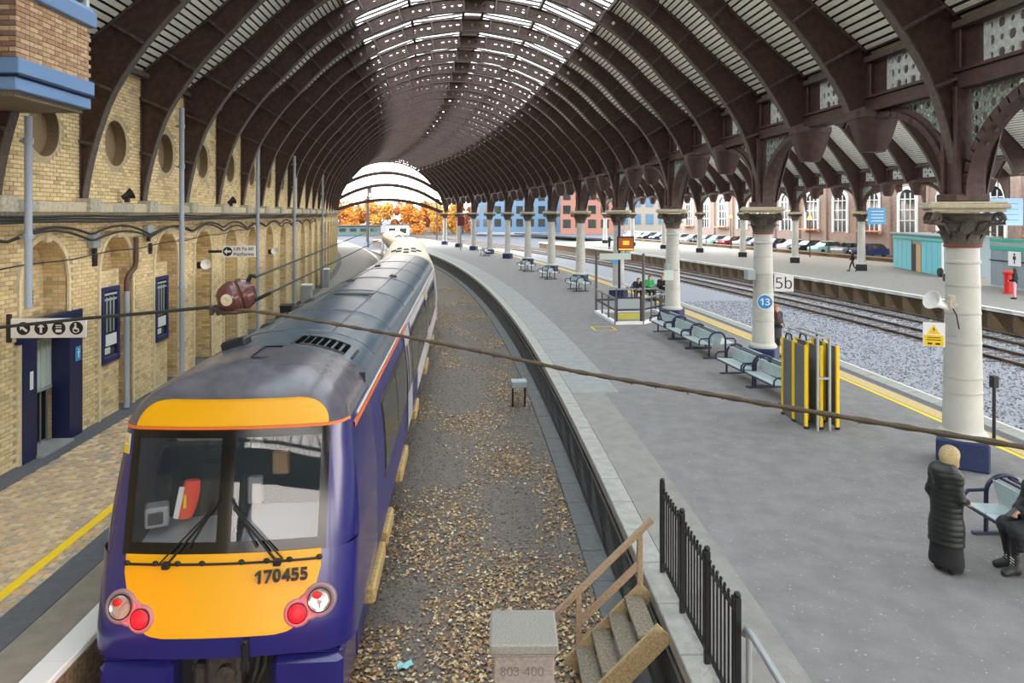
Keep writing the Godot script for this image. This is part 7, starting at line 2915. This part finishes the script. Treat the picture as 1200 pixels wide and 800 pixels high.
	# fence along the car park
	for i in 16:
		var f := thing("fence_post", "", "post", xf(57.0 + i * 3.0, 44.9), "dark fence posts along the car park edge")
		f.set_meta("label", "dark fence post at the car park edge, %s one counting from the turquoise kiosk" % words_n[i])
		m = MB.new()
		m.cbox(Vector3(0, 0.6, 0), Vector3(0.1, 1.3, 0.1), 0.015)
		m.cbox(Vector3(0, 1.27, 0), Vector3(0.14, 0.05, 0.14), 0.015)
		obj("post", m, M.iron_dark, f)
	# buildings far off
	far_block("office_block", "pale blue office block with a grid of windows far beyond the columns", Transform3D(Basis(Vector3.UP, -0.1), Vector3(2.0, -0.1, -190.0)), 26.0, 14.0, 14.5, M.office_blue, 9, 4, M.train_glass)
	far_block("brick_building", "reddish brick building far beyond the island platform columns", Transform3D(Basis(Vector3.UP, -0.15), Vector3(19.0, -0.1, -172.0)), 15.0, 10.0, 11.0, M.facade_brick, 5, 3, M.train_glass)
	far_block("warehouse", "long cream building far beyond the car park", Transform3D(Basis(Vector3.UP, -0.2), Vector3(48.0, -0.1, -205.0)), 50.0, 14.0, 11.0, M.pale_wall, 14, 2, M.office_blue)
	far_block("depot", "low white railway building beside the tracks outside the shed mouth", Transform3D(Basis(Vector3.UP, 0.1), Vector3(-22.0, -1.0, -225.0)), 18.0, 8.0, 5.5, M.pale_wall, 6, 1, M.train_glass)
	far_block("shed", "long low grey green shed below the orange trees", Transform3D(Basis(Vector3.UP, 0.25), Vector3(-43.0, -1.0, -190.0)), 16.0, 6.0, 2.4, M.shed_green, 6, 1, M.train_glass, 0.3)
	far_block("hut", "small white hut on the tracks outside the shed mouth", Transform3D(Basis(Vector3.UP, 0.1), Vector3(-26.5, -1.0, -168.0)), 5.0, 3.0, 3.0, M.white, 2, 1, M.train_glass, 0.2)
	# masts in the mouth of the shed
	for q in [[-24.6, 124.0, 10.5, "thickest dark mast standing in the mouth of the shed"], [-30.0, 150.0, 9.5, "slim mast beyond the shed mouth, nearest the wall"], [-14.5, 140.0, 9.0, "slim mast beyond the shed mouth, nearest the columns"]]:
		var o := thing("mast", q[3], "mast", Transform3D(Basis(), Vector3(q[0], -1.06, -q[1])))
		m = MB.new()
		m.tube([Vector3(0, 0, 0), Vector3(0, q[2], 0)], 0.14, 10)
		obj("post", m, M.iron_dark, o)
		m = MB.new()
		m.cbox(Vector3(0.3, q[2] - 0.8, 0), Vector3(0.5, 0.9, 0.3), 0.03)
		obj("signal_head", m, M.black, o)
	# platform furniture near the far end
	var rs := thing("signal", "maroon signal box on a post near the far end of the island platform", "signal", xf(93.0, 7.2))
	m = MB.new()
	m.tube([Vector3(0, 0, 0), Vector3(0, 3.4, 0)], 0.1, 10)
	obj("post", m, M.steel, rs)
	m = MB.new()
	m.cbox(Vector3(0, 3.7, 0.1), Vector3(0.9, 1.2, 0.4), 0.04)
	obj("box", m, M.scarf_box, rs)
	trees()

func trees() -> void:   # autumn trees behind the tracks
	var leaf := MB.new()
	leaf.tri(Vector3(-0.5, 0, 0), Vector3(0.0, 0.12, -0.3), Vector3(0.5, 0, 0))
	leaf.tri(Vector3(-0.5, 0, 0), Vector3(0.5, 0, 0), Vector3(0.0, 0.12, 0.3))
	var lm := leaf.done()
	var mat := tinted("autumn_leaf", 0.8)
	mat.backlight_enabled = true
	mat.backlight = Color(0.5, 0.4, 0.2)
	var names := ["first", "second", "third", "fourth", "fifth", "sixth", "seventh", "eighth", "ninth", "tenth", "eleventh", "twelfth"]
	for n in 12:
		var q := [-64.0 + n * 4.5 + rng.randf_range(-0.6, 0.6), 206.0 + 6.0 * (n % 2) + rng.randf_range(-1, 1), rng.randf_range(8.2, 9.6), rng.randf_range(4.4, 5.2)]
		var o := thing("tree", "orange autumn tree beyond the shed mouth, %s along from the brick wall" % names[n], "tree", Transform3D(Basis(), Vector3(q[0], -1.1, -q[1])), "autumn trees beyond the shed")
		var m := MB.new()
		m.lathe(Vector3.ZERO, [[0.45, 0.0], [0.32, 0.6], [0.26, q[2] * 0.5], [0.1, q[2] * 0.85], [0.0, q[2] * 0.9]], 10)
		for k in 6:
			var a := TAU * k / 6.0 + n
			var y: float = q[2] * (0.35 + 0.07 * k)
			m.tube([Vector3(0, y, 0), Vector3(cos(a) * 1.4, y + 1.0, sin(a) * 1.4), Vector3(cos(a) * 2.6, y + 2.2, sin(a) * 2.6)], 0.09, 6)
		obj("trunk", m, M.sleeper, o)
		var at := []
		var tint := []
		var blobs := []
		for k in 12: blobs.append([Vector3(rng.randf_range(-1, 1) * q[3] * 0.6, q[2] * rng.randf_range(0.15, 0.95), rng.randf_range(-1, 1) * q[3] * 0.6), rng.randf_range(0.25, 0.45) * q[3]])
		var base: Color = [lin(190, 124, 46), lin(178, 108, 42), lin(196, 142, 60), lin(172, 100, 44)][n % 4]
		for k in 1700:
			var b: Array = blobs[rng.randi() % 12]
			var d: Vector3 = Vector3(rng.randfn(), rng.randfn(), rng.randfn()).normalized() * b[1] * pow(rng.randf(), 0.4)
			at.append(Transform3D(Basis.from_euler(Vector3(rng.randf() * TAU, rng.randf() * TAU, rng.randf() * TAU)).scaled(Vector3.ONE * rng.randf_range(0.6, 1.1)), b[0] + d))
			tint.append(base * rng.randf_range(0.7, 1.25))
		scatter("crown", lm, mat, at, o, tint)

func build_small() -> void:   # the footbridge the picture is taken from, seen only in reflections
	var o := thing("footbridge", "iron footbridge with lattice railings that the view is taken from", "footbridge", xf(0.0, 0.0))
	var m := MB.new()
	m.box(Vector3(-0.1, 2.95, 2.1), Vector3(17.0, 0.2, 2.6))
	for z in [0.9, 3.3]: m.box(Vector3(-0.1, 2.75, z), Vector3(17.0, 0.5, 0.12))
	obj("deck", m, M.iron, o)
	for z in [0.85, 3.35]:
		for y in [3.2, 4.05]:
			m = MB.new()
			m.box(Vector3(-0.1, y, z), Vector3(17.0, 0.07, 0.06))
			obj("rail", m, M.iron, o)
		m = MB.new()
		for i in 34:
			m.bar(Vector3(-8.5 + i * 0.5, 3.2, z), Vector3(-8.0 + i * 0.5, 4.05, z), 0.04, 0.03)
			m.bar(Vector3(-8.0 + i * 0.5, 3.2, z), Vector3(-8.5 + i * 0.5, 4.05, z), 0.04, 0.03)
		obj("lattice", m, M.iron, o)
	for x in [-3.9, 2.6, 8.0]:
		for z in [1.0, 3.2]:
			m = MB.new()
			m.lathe(Vector3(x, 0, z), [[0.2, -1.06 if absf(x) < 3.0 or x < 0 else 0.0], [0.16, 0.3], [0.14, 2.85]], 16)
			obj("column", m, M.column_paint, o)
